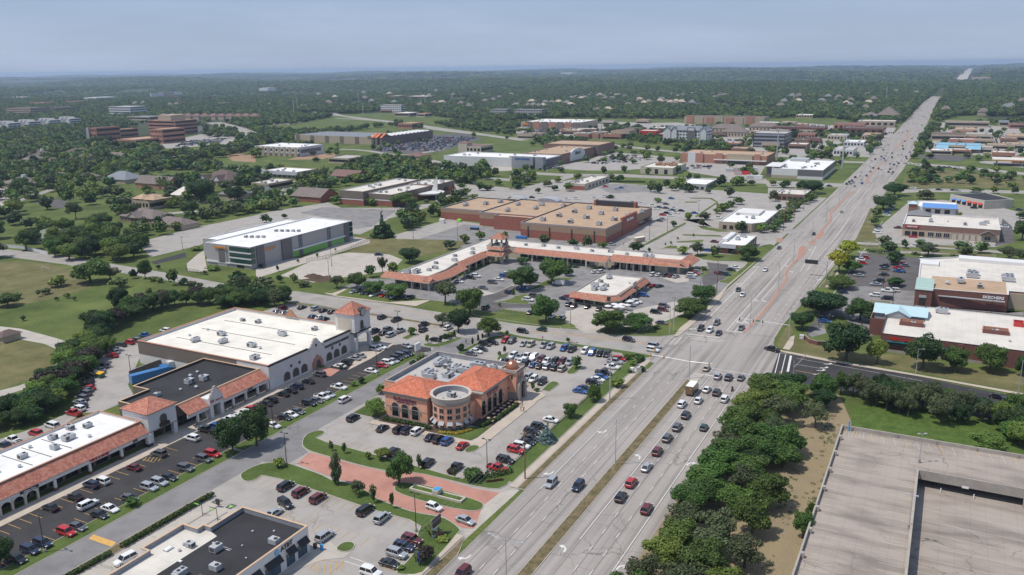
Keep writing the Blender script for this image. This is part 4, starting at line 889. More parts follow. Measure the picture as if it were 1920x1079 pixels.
# dome tower
x0,x1,y0,y1=-114.6,-109.2,211.4,216.8
b=MB(t.location);b.box(x0,x1,y0,y1,0,8.9,'orange_stucco');b.box(x0-.03,x1+.03,y0-.03,y1+.03,0,2.8,'stone_trim');b.build('dome_tower',t)
b=MB(t.location);b.box(x0-.35,x1+.35,y0-.35,y1+.35,8.9,9.35,'stone_trim')
for a_ in((x0-.2,x1+.2,y0-.2,y0+.3),(x0-.2,x1+.2,y1-.3,y1+.2),(x0-.2,x0+.3,y0+.3,y1-.3),(x1-.3,x1+.2,y0+.3,y1-.3)):b.box(*a_,9.35,9.75,'stone_trim')
b.build('tower_cornice',t)
b=MB(t.location);cx_,cy_,n,m_=(x0+x1)/2,(y0+y1)/2,24,8;rows=[]
for j in range(m_+1):
    ph=math.pi/2*j/m_;rr_=1.95*math.cos(ph);rows.append([(cx_+rr_*math.cos(2*math.pi*i/n),cy_+rr_*math.sin(2*math.pi*i/n),9.8+2.15*math.sin(ph))for i in range(n)])
b.cyl((cx_,cy_),1.95,9.36,9.8,'copper',n,cap=False)
for j in range(m_):
    for i in range(n):b.face([rows[j][i-1],rows[j][i],rows[j+1][i],rows[j+1][i-1]],'copper')
b.cyl((cx_,cy_),.14,11.9,12.7,'copper',8,.02);dome=b.build('copper_dome',t)
for u in(-113.4,-112,-110.6):win(t,'S',y0,u-.25,u+.25,7.0,8.2,'stone_trim',name='slit_window',fw=.06)
for u in(212.8,214.1,215.4):win(t,'E',x1,u-.25,u+.25,7.0,8.2,'stone_trim',name='slit_window',fw=.06)
b=MB(t.location);n=14;b.face([(-112.3+.6*math.cos(2*math.pi*i/n),y0-.06,3.9+.6*math.sin(2*math.pi*i/n))for i in range(n)],'glass');b.build('round_window',t)
b=MB(t.location);b.box(x1,x1+1.0,211.6,212.9,0,4.6,'stone_trim');b.box(x1,x1+1.0,215.3,216.6,0,4.6,'stone_trim');b.box(x1+.05,x1+.2,212.9,215.3,0,4.4,'glass')
for i in range(12):
    a0,a1=math.pi*i/12,math.pi*(i+1)/12;f_=lambda a_,q:(214.1-q*math.cos(a_),4.6+q*math.sin(a_))
    b.face([(x1+1,*f_(a0,1.2)),(x1+1,*f_(a1,1.2)),(x1+1,*f_(a1,2.5)),(x1+1,*f_(a0,2.5))],'stone_trim');b.face([(x1+1,*f_(a0,2.5)),(x1+1,*f_(a1,2.5)),(x1,*f_(a1,2.5)),(x1,*f_(a0,2.5))],'stone_trim')
b.build('entrance_arch',t)
plant(t,[(-136.5,205,1,1.3),(-138,214,1,1.2),(-138,217.5,1,1.1),(-134.5,213,0,1.1),(-131.5,214.5,0,1.1),(-131,210.5,1,1.0),(-134,202.5,1,1.2),(-129.5,205.5,1,1.2),(-127,211.5,1,1.3),(-125,216.5,1,1.5),(-121,219,0),(-136,209,2),(-139.5,208,2,.7),(-140,203,2,.7),(-139.5,199,2,.7),(-133,207.5,2,.9)],6.3)
b=MB(t.location);b.box(-131.5,-127,200,209.5,6.31,6.75,'metal_grey');b.box(-126.6,-125.9,201,214,6.31,6.6,'dark_brown');b.box(-124,-123.2,210,219,6.31,6.6,'dark_brown');b.build('roof_duct',t)
# ================================================================ 6 the L shaped plaza with the open belfry
t=empty('shopping_plaza',(-200,380,0),'L shaped shopping plaza with mottled red tile eaves and an open square belfry','shopping centre')
pw=[(-225,313.5),(-207,313.5),(-207,330),(-209.5,343),(-209.5,388.5),(-111,388.5),(-111,404.5),(-225,404.5)]
walls(t,pw,5.6,'cream_stucco',.5,inner='white_stucco',cap='stone_trim');flat_roof(t,pw,5.1,'roof_old_white')
def eave(pa,pb,d,z0=4.0,z1=6.0,m='mottled_tile'):
    """tile canopy: low edge from pa to pb, the high edge set back by d to the left of the run"""
    u=(Vector(pb)-Vector(pa)).normalized();n_=Vector((-u.y,u.x))*d
    slope(t,(*pa,z0),(*pb,z0),(pb[0]+n_.x,pb[1]+n_.y,z1),(pa[0]+n_.x,pa[1]+n_.y,z1),m,'tile_eave',.35,'cream_stucco')
eave((-231,310.5),(-203.5,309.3),4.2);eave((-203.5,309.3),(-200.2,324),4.4);eave((-200.2,324),(-202,342),4.4);eave((-205.4,343),(-206.4,371),3.6)
eave((-199,383),(-156.5,383),4.2);eave((-156.5,380.5),(-145.8,380.5),4.5,4.2,6.3);eave((-145.8,384.5),(-125.5,384.5),5.2,4.1,6.5);eave((-125.5,384.8),(-106.3,386.5),5.2,4.0,6.4);eave((-106.3,386.5),(-105.8,406),5.0,4.0,6.4)
columns(t,[(-204.6,311),(-209,311.2),(-214,311.4),(-201.6,324.5),(-203.2,334),(-203.5,341),(-206.4,350),(-206.8,358),(-207,366)],.7,4,'cream_stucco')
columns(t,[(-188,384),(-178,384),(-168,384),(-157,382),(-151,382),(-146,382),(-140.5,386),(-137,386),(-133.5,386),(-129.5,386),(-125,386)],.7,4,'cream_stucco')
for i in range(8):win(t,'S',388.5,-197+5*i,-193+5*i,.4,3.2,'dark_trim',name='shop_window',bars=2)
for i in range(5):win(t,'S',388.5,-143+4.2*i,-140.2+4.2*i,.1,3.4,'cream_stucco',name='garage_opening')
win(t,'S',388.5,-116.8,-112.5,.4,3.2,'dark_trim','blue_glass','shop_window',2)
for i in range(10):win(t,'E',-209.5+(2.5 if i<2 else 0),318+6*i+(4 if i>1 else 0),322+6*i+(4 if i>1 else 0),.4,3.2,'dark_trim',name='shop_window',bars=2)
for x in(-212,-217,-222):win(t,'S',313.5,x-2,x+2,.4,3.2,'dark_trim',name='shop_window',bars=2)
facebox(t,'S',311.2,-219,-208,3.2,3.75,.1,'sign_orange','sign_board');sign_text('AUTO CENTER',t,(-119.5,384.6,4.75),0,.8,'traffic_yellow',.1)
b=MB(t.location)
for x in(-207.3,-201.1):
    for y in(373,378.8):b.box(x,x+1.3,y,y+1.3,0,10.5,'cream_stucco')
b.box(-207.2,-199.9,373.1,380,5.2,8.2,'taupe_wall');b.build('belfry',t)
b=MB(t.location);b.box(-207.1,-200,373.2,379.9,8.21,8.6,'cream_stucco')
for x in(-206.6,-200.9):
    for y in(373.7,379):b.box(x,x+.7,y,y+.7,8.6,12.4,'dark_panel')
b.box(-206.4,-200.4,374,379.6,8.6,9.6,'dark_panel');b.build('belfry_lantern',t)
hip(t,-206.6,-200.2,373.7,379.7,12.5,15.4,'mottled_tile',.7,name='belfry_roof')
eave((-208.4,372),(-198.8,372),1.6,7.3,8.6);eave((-198.8,372),(-198.8,381),1.6,7.3,8.6);eave((-208.6,369.8),(-198.2,369.8),3,4.4,6.1);eave((-198.2,369.8),(-198.2,382),2,4.4,6.1)
sign_text('T',t,(-203.5,373.0,6.9),0,1.0,'sign_white',.1)
plant(t,[(-219+2*(i%2)*2.6,322+9*i,i%2,.95)for i in range(8)]+[(-217,320,1,1.3),(-221,318,1,1.2),(-214,326,0)]+[(-198+9.5*i,397+2*(i%2),i%2,.9)for i in range(8)]+[(-131,396,0,1.2),(-127,394,1,1.2)],5.1)
# ================================================================ 7 the tile edged grill in the car park
t=empty('grill_restaurant',(-127,337,0),'small flat roofed grill with red tile eaves and white parasols outside','restaurant')
pg=[(-137.5,320),(-120,320),(-117.5,322.5),(-117.5,356),(-137.5,356)]
walls(t,pg,4.8,'cream_stucco',.5,inner='white_stucco',cap='stone_trim');flat_roof(t,pg,4.3,'roof_old_white')
eave((-138.3,317.8),(-121.2,316.2),2.8,3.2,5.0);eave((-121.2,316.2),(-116,321.2),2.6,3.2,5.0);eave((-116,321.2),(-115.6,340),2.6,3.2,5.0);eave((-115.4,341),(-115.4,356.5),2.8,3.2,5.2)
eave((-139.6,340),(-139.6,332),2.0,3.2,4.9)
for x in(-134.5,-130,-125.2):win(t,'S',320,x-1.8,x+1.8,.5,2.9,'dark_trim',name='shop_window',bars=1)
for y in(328,334,341,347,352):win(t,'E',-117.5,y-2,y+2,.5,2.9,'dark_trim',name='shop_window',bars=2)
facebox(t,'S',317.4,-136,-125,2.6,3.1,.1,'sign_red','sign_board');facebox(t,'S',316.9,-120.9,-119.2,3.6,5.4,.1,'metal_dark','roof_sign');facebox(t,'E',-117.2,338.5,342.5,4.2,6.6,.3,'cream_stucco','gable_sign')
plant(t,[(-133,334,1,1.1),(-131,328.5,1,1.1),(-127.5,330,1,1.2),(-128.5,336,0),(-133.5,342,0),(-132.5,350,1,1.1),(-121,345,2)],4.3)
# ================================================================ 8 the brick superstore
t=empty('superstore',(-210,480,0),'red and tan brick superstore with wide tan roofs and a dark raised entrance','superstore')
for i,(pl,h)in enumerate(((rect(-223,-169,440,522),8.9),(rect(-264,-223.02,463,522),8.7),(rect(-300,-264.02,474,524),7.6))):
    walls(t,pl,h,'red_brick',.6,cap='stone_trim' if i==0 else 'parapet_grey',inner='metal_dark');flat_roof(t,pl,h-.6,'roof_tan')
    facebox(t,'S',pl[0][1],pl[0][0]+.02,pl[1][0]-.02,4.6,h-.9,.06,'tan_brick','upper_brickwork')
    facebox(t,'S',pl[0][1],pl[0][0]+.02,pl[1][0]-.02,h-.85,h-.1,.1,'stone_trim','coping')
walls(t,rect(-249.5,-223.02,455.5,462.98),8.7,'red_brick',.6,cap='stone_trim');flat_roof(t,rect(-249.5,-223.02,455.5,462.98),8.1,'roof_tan')
facebox(t,'E',-169,440.02,522,4.6,8.0,.06,'tan_brick','upper_brickwork');facebox(t,'E',-169,440,522,8.05,8.8,.1,'stone_trim','coping');facebox(t,'E',-169,440,522,3.9,4.4,.1,'stone_trim','wall_band')
b=MB(t.location);b.box(-170,-168.6,466,492,0,10.9,'red_brick');b.build('entrance_wall',t);sign_text('Hen House',t,(-168.5,479,8.4),90,2.6,'sign_white',.1,sx=.95)
b=MB(t.location);b.box(-206,-180,518,521.6,8.3,11.6,'metal_dark');b.box(-207.5,-206.02,517.5,521.7,8.3,11.9,'red_brick');b.box(-179.98,-178.5,517.5,521.7,8.3,11.9,'red_brick');b.build('entrance_tower',t)
facebox(t,'E',-168.8,496,521,1.0,3.4,.06,'glass','window_band')
for x in(-218,-204,-190,-176):facebox(t,'S',440,x-.3,x+.3,0,7.0,.3,'metal_dark','downpipe')
b=MB(t.location);n=10
for i in range(n):
    a0,a1=math.pi*i/n,math.pi*(i+1)/n;f_=lambda a_:(-268-6.5*math.cos(a_),10.4+2.2*math.sin(a_)-2.2)
    b.face([(f_(a0)[0],521,f_(a0)[1]),(f_(a1)[0],521,f_(a1)[1]),(f_(a1)[0],527,f_(a1)[1]),(f_(a0)[0],527,f_(a0)[1])],'galvanised')
b.build('barrel_canopy',t);b=MB(t.location)
for i in range(n):
    a0,a1=math.pi*i/n,math.pi*(i+1)/n;f_=lambda a_:(-243-8*math.cos(a_),8.2+2.6*math.sin(a_))
    b.face([(f_(a0)[0],519,f_(a0)[1]),(f_(a1)[0],519,f_(a1)[1]),(f_(a1)[0],528,f_(a1)[1]),(f_(a0)[0],528,f_(a0)[1])],'galvanised');b.face([(f_(a0)[0],519,8.1),(f_(a1)[0],519,8.1),(f_(a1)[0],519,f_(a1)[1]),(f_(a0)[0],519,f_(a0)[1])],'parapet_grey')
b.build('barrel_canopy',t)
plant(t,[(-214+18*i+3*j,452+17*j,0,1.7)for i in range(3)for j in range(4)]+[(-250+13*i,475+15*i,1,1.3)for i in range(3)]+[(-240,505,1,1.3),(-255,500,1,1.2)],8.3);plant(t,[(-290,490,1,1.4),(-280,500,1,1.4),(-275,512,1,1.4)],7.0)
# ================================================================ 9 storage building
t=empty('storage_building',(-325,345,0),'grey and white three storey storage building with green doors and glass corners','storage building')
pl=rect(-341,-310,309,392);walls(t,pl,11.4,'grey_panel',.5,cap='white_panel',inner='white_panel');flat_roof(t,pl,10.9,'roof_white')
pl=rect(-358,-341.02,323,388);walls(t,pl,9.8,'grey_panel',.5,cap='white_panel',inner='white_panel');flat_roof(t,pl,9.3,'roof_white')
facebox(t,'S',309,-333,-326.4,0,11.35,.25,'grey_panel','front_panel');facebox(t,'S',308.7,-331.8,-327.6,2,9.8,.1,'dark_panel','dark_panel')
for i in range(3):
    facebox(t,'S',309,-324,-310.3,2.6+3*i,4.9+3*i,.35,'green_glass','window');facebox(t,'E',-310,309,312,2.6+3*i,4.9+3*i,.3,'green_glass','window');facebox(t,'S',309,-324.4,-309.6,1.9+3*i,2.55+3*i,.5,'white_panel','floor_band');facebox(t,'E',-310,388.5,391.8,2.6+3*i,4.9+3*i,.3,'green_glass','window')
facebox(t,'S',309,-320,-315,.1,1.85,.1,'glass','entrance');facebox(t,'S',309,-341,-324.5,1.6,2.4,.4,'white_panel','canopy')
sign_text('StorageMart',t,(-330.2,308.4,9.9),0,1.8,'sign_orange',.2);sign_text('StorageMart',t,(-309.5,322.5,8.6),90,1.7,'sign_orange',.2)
for y0,y1,m,o in((313,318.5,'dark_panel',.5),(331.5,339,'dark_panel',.8),(345,348,'dark_panel',.2),(369,372,'dark_panel',.2),(384,388.4,'dark_panel',.5)):facebox(t,'E',-310,y0,y1,0,11.35,o,m,'dark_bay')
facebox(t,'E',-310,319,331.4,7.6,9.6,.1,'metal_grey','sign_panel')if 0 else None
for y in(346.5,370.5):win(t,'E',-309.8,y-.7,y+.7,5,9.5,'white_panel','blue_glass','stair_window')
facebox(t,'E',-310,339.1,383.9,3.6,4.3,1.2,'white_panel','canopy')
for i in range(13):facebox(t,'E',-310,340.0+3.35*i,342.7+3.35*i,.1,3.3,.08,'garage_green','storage_door')
plant(t,[(-330+3*i,350+1.2*i,0,.9)for i in range(5)]+[(-333+3*i,330+1.2*i,0,.9)for i in range(4)],10.9)
# ================================================================ 10 closed cinema
t=empty('cinema',(-380,535,0),'closed brick cinema with white roofs, a pointed fin sign and a round canopy','cinema')
for pl,h in((rect(-404,-382.02,498,572),10.6),(rect(-382,-360,503,556),8.8),(rect(-382,-357,556.02,586),9.4)):
    walls(t,pl,h,'red_brick',.6,cap='stone_trim',inner='white_stucco');flat_roof(t,pl,h-.6,'roof_old_white')
    facebox(t,'S',pl[0][1],pl[0][0],pl[1][0],4.8,h-.3,.08,'taupe_wall','upper_wall');facebox(t,'S',pl[0][1],pl[0][0],pl[1][0],4.0,4.7,.15,'white_panel','wall_band');facebox(t,'E',pl[1][0],pl[0][1],pl[2][1],5.2,h-.3,.08,'taupe_wall','upper_wall')
    scatter_plant(t,pl,6,h-.6,int(h*10),(0,1))
b=MB(t.location);b.hull([(-358,552,4),(-352,552,4),(-352,553,4),(-358,553,4),(-352.4,552,15.5),(-352,552,16.5),(-352,553,16.5),(-352.4,553,15.5)],[(0,1,5,4),(1,2,6,5),(2,3,7,6),(3,0,4,7),(4,5,6,7)],'white_panel');b.build('fin_sign',t)
b=MB(t.location);b.cyl((-357,548),12,4.2,5.2,'white_panel',32);b.build('round_canopy',t)
columns(t,[(-347.5,543),(-346.5,548),(-348,553)],.7,4.19,'stone_trim')
# ================================================================ 11 west side by the main road, north of the superstore lane
t=building('bank','tan brick bank building with broad white roof beside the boulevard',[(-121.5,507),(-102,507),(-96,515),(-96,560),(-121.5,560)],5.4,'beige_wall','roof_white',.5,'white_panel','bank',inner='white_stucco')
windows(t,'S',507,-120,-104,4,2.2,1,3.4);windows(t,'E',-96,518,556,7,3,1,3.4);scatter_plant(t,rect(-121,-97,510,559),4,4.9,9,(0,1))
b=MB(t.location);b.box(-118,-104,538,556,4.95,6.4,'white_stucco');b.build('raised_roof',t)
t=building('drive_in_cafe','small white roofed cafe with brick front and slate blue canopy by the boulevard',rect(-106,-92,443,473),5.0,'red_brick','roof_white',.5,'white_panel','cafe',inner='white_stucco')
slope(t,(-106.6,441.6,3.3),(-96.5,441.6,3.3),(-96.5,443,5.2),(-106.6,443,5.2),'parapet_grey','slate_awning',.1);facebox(t,'E',-92,444,472,3.2,4.9,.3,'dark_panel','fascia');win(t,'S',443,-100.5,-96.5,.1,3.0,'dark_trim',name='entrance',bars=2);windows(t,'E',-92,446,470,5,3.4,.8,2.9,frame='dark_trim')
b=MB(t.location);b.box(-106.4,-103.5,452,473,4.6,6.0,'white_panel');b.build('raised_roof',t);scatter_plant(t,rect(-103,-93,446,472),3,4.5,3,(0,1))
t=building('pizza_house','pale square restaurant with brick side and black car park beyond the superstore',rect(-279,-262,633,690),5.2,'cream_stucco','roof_old_white',.7,'stone_trim','restaurant')
facebox(t,'S',633,-279,-262,.1,3.4,.1,'red_brick','brick_front');windows(t,'E',-262,640,686,6,3.5,1,3.2,frame='dark_trim');scatter_plant(t,rect(-278,-263,640,688),5,4.5,4,(0,1))
t=building('dental_office','low grey flat roofed office among trees beyond the superstore car park',rect(-194,-172,668,702),5.0,'grey_panel','roof_white',.5,'white_panel','office');windows(t,'S',668,-193,-173,5,2.6,.8,3,glass='green_glass');facebox(t,'E',-172,670,700,.8,3.4,.06,'green_glass','window_band')
t=building('burger_bar','brown flat roofed burger bar with white edge next to the second crossroads',rect(-113,-92,640,668),5.0,'brown_brick','roof_old_white',.6,'white_panel','restaurant');windows(t,'S',640,-112,-93,5,2.4,.8,3,frame='dark_trim');scatter_plant(t,rect(-112,-93,642,666),4,4.4,8,(0,1))
t=building('tavern','cream rubble strewn restaurant building half taken down on a bare lot',rect(-257,-226,756,800),6.2,'cream_stucco','roof_old_white',.6,'stone_trim','building');windows(t,'S',756,-255,-228,3,3.2,.4,4.6);
b=MB(t.location)
rg=random.Random(4)
for i in range(14):x,y=rg.uniform(-250,-232),rg.uniform(775,795);b.obox((x,y),rg.uniform(0,3),rg.uniform(2,5),rg.uniform(1,3),5.7,6.2+rg.uniform(.5,2),'bare_earth' if i%2 else 'terracotta_trim')
b.build('debris',t)
t=building('furniture_showroom','modern grey and white showroom with dark glass side at the second crossroads',rect(-140,-97,768,850),8.4,'white_panel','roof_white',.5,'white_panel','shop',inner='white_stucco')
facebox(t,'S',768,-118,-97.2,2.9,8.2,.12,'dark_panel','dark_front');facebox(t,'E',-97,768.2,848,3.0,8.2,.15,'dark_panel','dark_side');windows(t,'E',-96.8,770,846,9,5,3.6,7.4,frame='metal_grey');facebox(t,'S',768,-140,-118.1,.1,2.8,.08,'beige_wall','plinth')
b=MB(t.location);b.box(-146,-135,776,806,0,9.0,'dark_panel');b.box(-147,-134,774,808,9.0,9.5,'white_panel');b.box(-136,-120,835,849,8,10.4,'metal_grey');b.build('entrance_hall',t);scatter_plant(t,rect(-134,-100,772,832),9,7.9,6,(0,1))
# ================================================================ 12 east side of the main road
t=building('guitar_shop','plum brick shop block with long white roof and red script sign among roadside trees',[(-15.5,308),(62,306),(62,352),(-3,352),(-3,331),(-15.5,331)],6.2,'plum_brick','roof_old_white',.5,'dark_trim','shop',inner='white_stucco')
facebox(t,'S',307.6,-13.5,60,3.7,4.0,.2,'sign_teal','teal_band');facebox(t,'S',307.4,-13.5,60,2.4,3.6,.1,'glass','window_band');facebox(t,'S',307.3,-13.5,60,0,1.0,.12,'concrete_wall','plinth')
for x in(9.3,20.2,38):facebox(t,'S',307,x-.7,x+.7,0,6.1,.5,'plum_brick','pier')
sign_text('Guitar Center',t,(-8.6,307.3,5.15),0,1.6,'sign_red',.15,shear=.25,sx=.82)
b=MB(t.location);b.hull([(-12.4,307.2,4.9),(-11,307.2,4.5),(-10.2,307.2,5.0),(-11,307.2,5.7),(-12.2,307.2,5.7)],[(0,1,2,3,4)],'sign_red');b.build('guitar_emblem',t)
walls(t,rect(-20.5,-15.52,326,345),6.4,'plum_brick',.4);b=MB(t.location);gable(t,-19.8,-2,333,345,6.8,9.0,'pale_blue_metal','metal_grey',.4,'x',b=b);b.box(-19.8,-2.2,333.1,344.9,4,6.79,'metal_grey');b.build('blue_roof',t)
b=MB(t.location);gable(t,-15.5,-7.5,330.5,339,6.9,9.0,'pale_blue_metal','metal_grey',.4,'y',b=b);b.box(-15.5,-7.5,330.6,333,5.7,6.89,'metal_grey');b.build('blue_gable',t)
for x0,y0,x1,y1,m in((-10.5,323,-2.6,327,'terracotta_trim'),(16,325,24,329,'terracotta_trim'),(26,338,34.5,342,'sign_red')):
    b=MB(t.location);b.box(x0,x1,y0,y0+.25,5.75,7.2,'plum_brick' if m!='sign_red' else m);b.box(x0,x1,y1,y1+.25,5.75,7.2,m);b.box(x0,x0+.25,y0+.26,y1-.01,5.75,7.2,m);b.box(x1-.25,x1,y0+.26,y1-.01,5.75,7.2,m);b.build('roof_screen',t)
plant(t,[(3,346,1,1.4),(-6,325,0),(20,327,0),(30,340,1),(24,318,2)],5.7)
t=building('shoe_shop','plum brick and stucco shop block with wide white roofs and a white wall sign',[(-7,377),(26,379.5),(26.3,386),(58,388),(58,446),(7,447),(-8,436)],7.2,'plum_brick','roof_old_white',.5,'white_panel','shop',inner='white_stucco',origin=(20,410))
b=MB(t.location);b.sheet([(-3,379),(25.6,381),(26,404),(-2,404)],6.72,'roof_tan');b.build('tan_roof',t)
facebox(t,'S',378.1,1,25,4.4,4.75,1.1,'metal_grey','grey_stripe');sign_text('SKECHERS',t,(20.8,378.0,5.75),3,1.5,'sign_white',.2,sx=1.1)
b=MB(t.location);b.box(-7.6,-1.2,375.6,377.6,0,6.8,'plum_brick');b.box(-5.8,-3.4,375.5,375.62,0,3.4,'dark_trim');b.box(-6,-3.2,375.4,375.62,3.5,4.6,'metal_grey');b.build('entrance_pier',t)
slope(t,(-7.8,375.4,6.9),(-1,375.4,6.9),(-1,388,9.0),(-7.8,388,9.0),'green_metal','green_roof',.2)
b=MB(t.location);b.box(26.6,58,385.6,386.4,0,6.5,'beige_wall');b.build('stucco_wall',t)
b=MB(t.location);b.box(-7.9,0,424,434,5,7.6,'white_panel');b.box(8,38,440,447.6,5,8.2,'white_panel');b.build('raised_entrance',t)
plant(t,[(4,390,2,2),(9,395,1,1.4),(16,389,0,1.4),(13.5,412,1,1.5),(13.5,407,1,1.5),(27,411,1,1.5),(27,406,1,1.5),(36,398,0)],6.73)
t=building('tyre_shop','brown and beige tyre shop with white roof and service bays on the shop lot',rect(-21,28.3,531.5,574),7.0,'brown_brick','roof_old_white',.7,'white_panel','garage',inner='white_stucco')
facebox(t,'S',531.5,-21,28.2,.05,3.9,.08,'beige_wall','lower_wall');windows(t,'S',531.3,-20,-9,3,2.6,.8,3,frame='dark_trim');windows(t,'S',531.3,-8,4,3,3,.8,3.2,frame='white_panel',bars=2);windows(t,'S',531.3,4.4,20,5,2.3,.1,3.4,frame='brown_brick',glass='cream_stucco',name='bay_door')
win(t,'S',531.3,21,24,.8,2.8,'white_panel',bars=1);facebox(t,'S',531.4,-19.5,-12.5,5.1,6.5,.2,'sign_red','sign_board');sign_text('FIRESTONE',t,(-16,531.1,5.8),0,1.05,'sign_white',.1)
b=MB(t.location);gable(t,19,26,529.5,534,4.3,6.3,'shingle_grey','brown_brick',.4,'y',b=b);b.build('porch_gable',t);hip(t,-20.5,-8,566,577,7.0,9.6,'shingle_grey',.6,name='tower_roof')
plant(t,[(-16+9*i,545+4*(i%3),i%3 if i%3<2 else 2,1.2)for i in range(6)]+[(22,556,1)],6.3)
t=building('lube_shop','small shop with bright blue metal roof and a blue capped tower',rect(-17,6,619,645),4.6,'white_stucco','roof_white',.4,None,'shop')
slope(t,(-14,617.6,4.2),(7,617.6,4.2),(7,624,6.4),(-14,624,6.4),'blue_metal','blue_roof',.2);b=MB(t.location);b.box(-22,-17.05,617,622,0,6.0,'brown_brick');b.build('tower',t);hip(t,-22,-17,617,622,6.2,8.0,'pale_blue_metal',.6,name='tower_roof');windows(t,'S',619,-13,4,3,3,.5,3,frame='dark_trim')
sign_text('W',t,(-19.5,616.85,4.4),0,1.6,'sign_red',.1)
t=building('sandwich_shops','cream row of small shops with blue and red awnings and a dark flat roof',[(2,676),(23,652),(41,666),(25,694)],5.8,'cream_stucco','roof_black',.5,'white_panel','shops')
P0,P1=Vector((2,676)),Vector((23,652));u=(P1-P0).normalized();nn=Vector((u.y,-u.x))if Vector((u.y,-u.x)).y<0 else Vector((-u.y,u.x))
for i in range(6):
    a_,b__=P0+u*(2+5*i),P0+u*(5.6+5*i);m='blue_metal' if i<3 else 'sign_red'
    slope(t,(*(a_+nn*1.1),2.7),(*(b__+nn*1.1),2.7),(*(b__+nn*.05),3.8),(*(a_+nn*.05),3.8),m,'awning',.06,m);w_=MB(t.location);q=[a_+nn*.05,b__+nn*.05];w_.face([(*q[0],.3),(*q[1],.3),(*q[1],2.7),(*q[0],2.7)],'glass');w_.build('shop_window',t)
# ================================================================ 13 multi-storey car park at the lower right
t=empty('parking_garage',(5,190,0),'concrete parking garage with stained open top deck and a sunken ramp','parking garage')
dk=4.0;gx0,gx1=at('P',1490,1079,dk)[0],48;gy1=at('P',1592,806,dk)[1];ix=at('R8',1130,312,dk)[0];iy=at('R8',1130,312,dk)[1]
b=MB(t.location);b.box(gx0,ix-.01,90,gy1,dk-.5,dk,'deck_concrete');b.box(ix,gx1,iy,gy1,dk-.5,dk,'deck_concrete');b.build('deck',t)
b=MB(t.location);b.box(ix,gx1,90,iy+14,.2,.6,'deck_concrete');b.build('ramp_deck',t)
b=MB(t.location);b.box(gx0-.35,gx0,90,gy1+.35,0,dk+1.0,'concrete_wall');b.box(gx0+.002,gx1,gy1,gy1+.35,0,dk+1.0,'concrete_wall');b.build('wall',t)
b=MB(t.location);b.box(ix-.55,ix-.05,90,iy-.3,dk+.003,dk+.95,'concrete_wall');b.box(ix-.5,ix-.003,90,iy-.31,dk-1.3,dk-.505,'concrete_wall');b.build('parapet',t)
b=MB(t.location);b.box(ix-.6,gx1,iy-.3,iy-.003,dk-1.4,dk+.95,'concrete_wall');b.build('beam',t)
for x in(ix+22.0,ix+44):b=MB(t.location);b.box(x-.5,x+.5,iy-.8,iy-.31,.6,dk+1.2,'concrete_wall');b.build('column',t)
for y in range(96,int(gy1),10):b=MB(t.location);b.box(gx0+.002,gx0+.6,y-.4,y+.4,dk+.003,dk+1.15,'concrete_wall');b.build('pier',t)
for x in range(int(gx0)+13,40,9):b=MB(t.location);b.box(x-.2,x+.2,gy1-.25,gy1-.002,dk+.003,dk+1.12,'concrete_wall');b.build('pier',t)
b=MB(t.location);b.box(ix-.002,ix+40,iy+13.6,iy+14,.6,dk-.51,'metal_dark');b.box(ix-.3,ix-.004,iy,iy+14,.6,dk-.51,'metal_dark');b.build('back_wall',t)
yl=MB(t.location)
for i in range(44):
    y=gy1-6-2.7*i
    if y<92:break
    yl.sheet(rect(gx0+.6,gx0+5.2,y-.05,y+.05),dk+.006,'paint_faded');yl.sheet(rect(ix-5.4,ix-.8,y-.05,y+.05),dk+.006,'paint_faded')
    yl.sheet(rect(ix+1,ix+21,y-24,y-23.9),.606,'paint_faded')if i%2==0 and y-24>92 else None
for i in range(16):
    x=gx0+7+2.7*i;yl.sheet(ribbon([(x,gy1-.4),(x+.8,gy1-5)],.1),dk+.006,'paint_faded' if i%3 else 'paint_yellow')
for i in range(6):yl.sheet(ribbon([(gx0+1.2+.8*i,gy1-.6),(gx0+.9+.9*i,gy1-4.6)],.1),dk+.006,'paint_faded' if i%3 else 'paint_yellow')
yl.sheet(rect(ix+21.9,ix+22.2,92,iy-1),.607,'kerb');yl.build('bay_lines',t)
b=MB(t.location);b.box(ix+9.2,ix+10.6,iy-.4,iy-.31,dk-1.6,dk-1.1,'sign_white');b.build('hanging_sign',t)
b=MB(t.location);b.cyl((gx0+1.6,gy1-.8),.18,dk+.01,dk+2.8,'globe_blue',8);b.build('call_post',t)
for x in(ix+5,ix+11.8):b=MB(t.location);b.tube([(x,iy-.9,.6),(x,iy-.9,1.6)],.12,'sign_white',8);b.build('bollard',t)
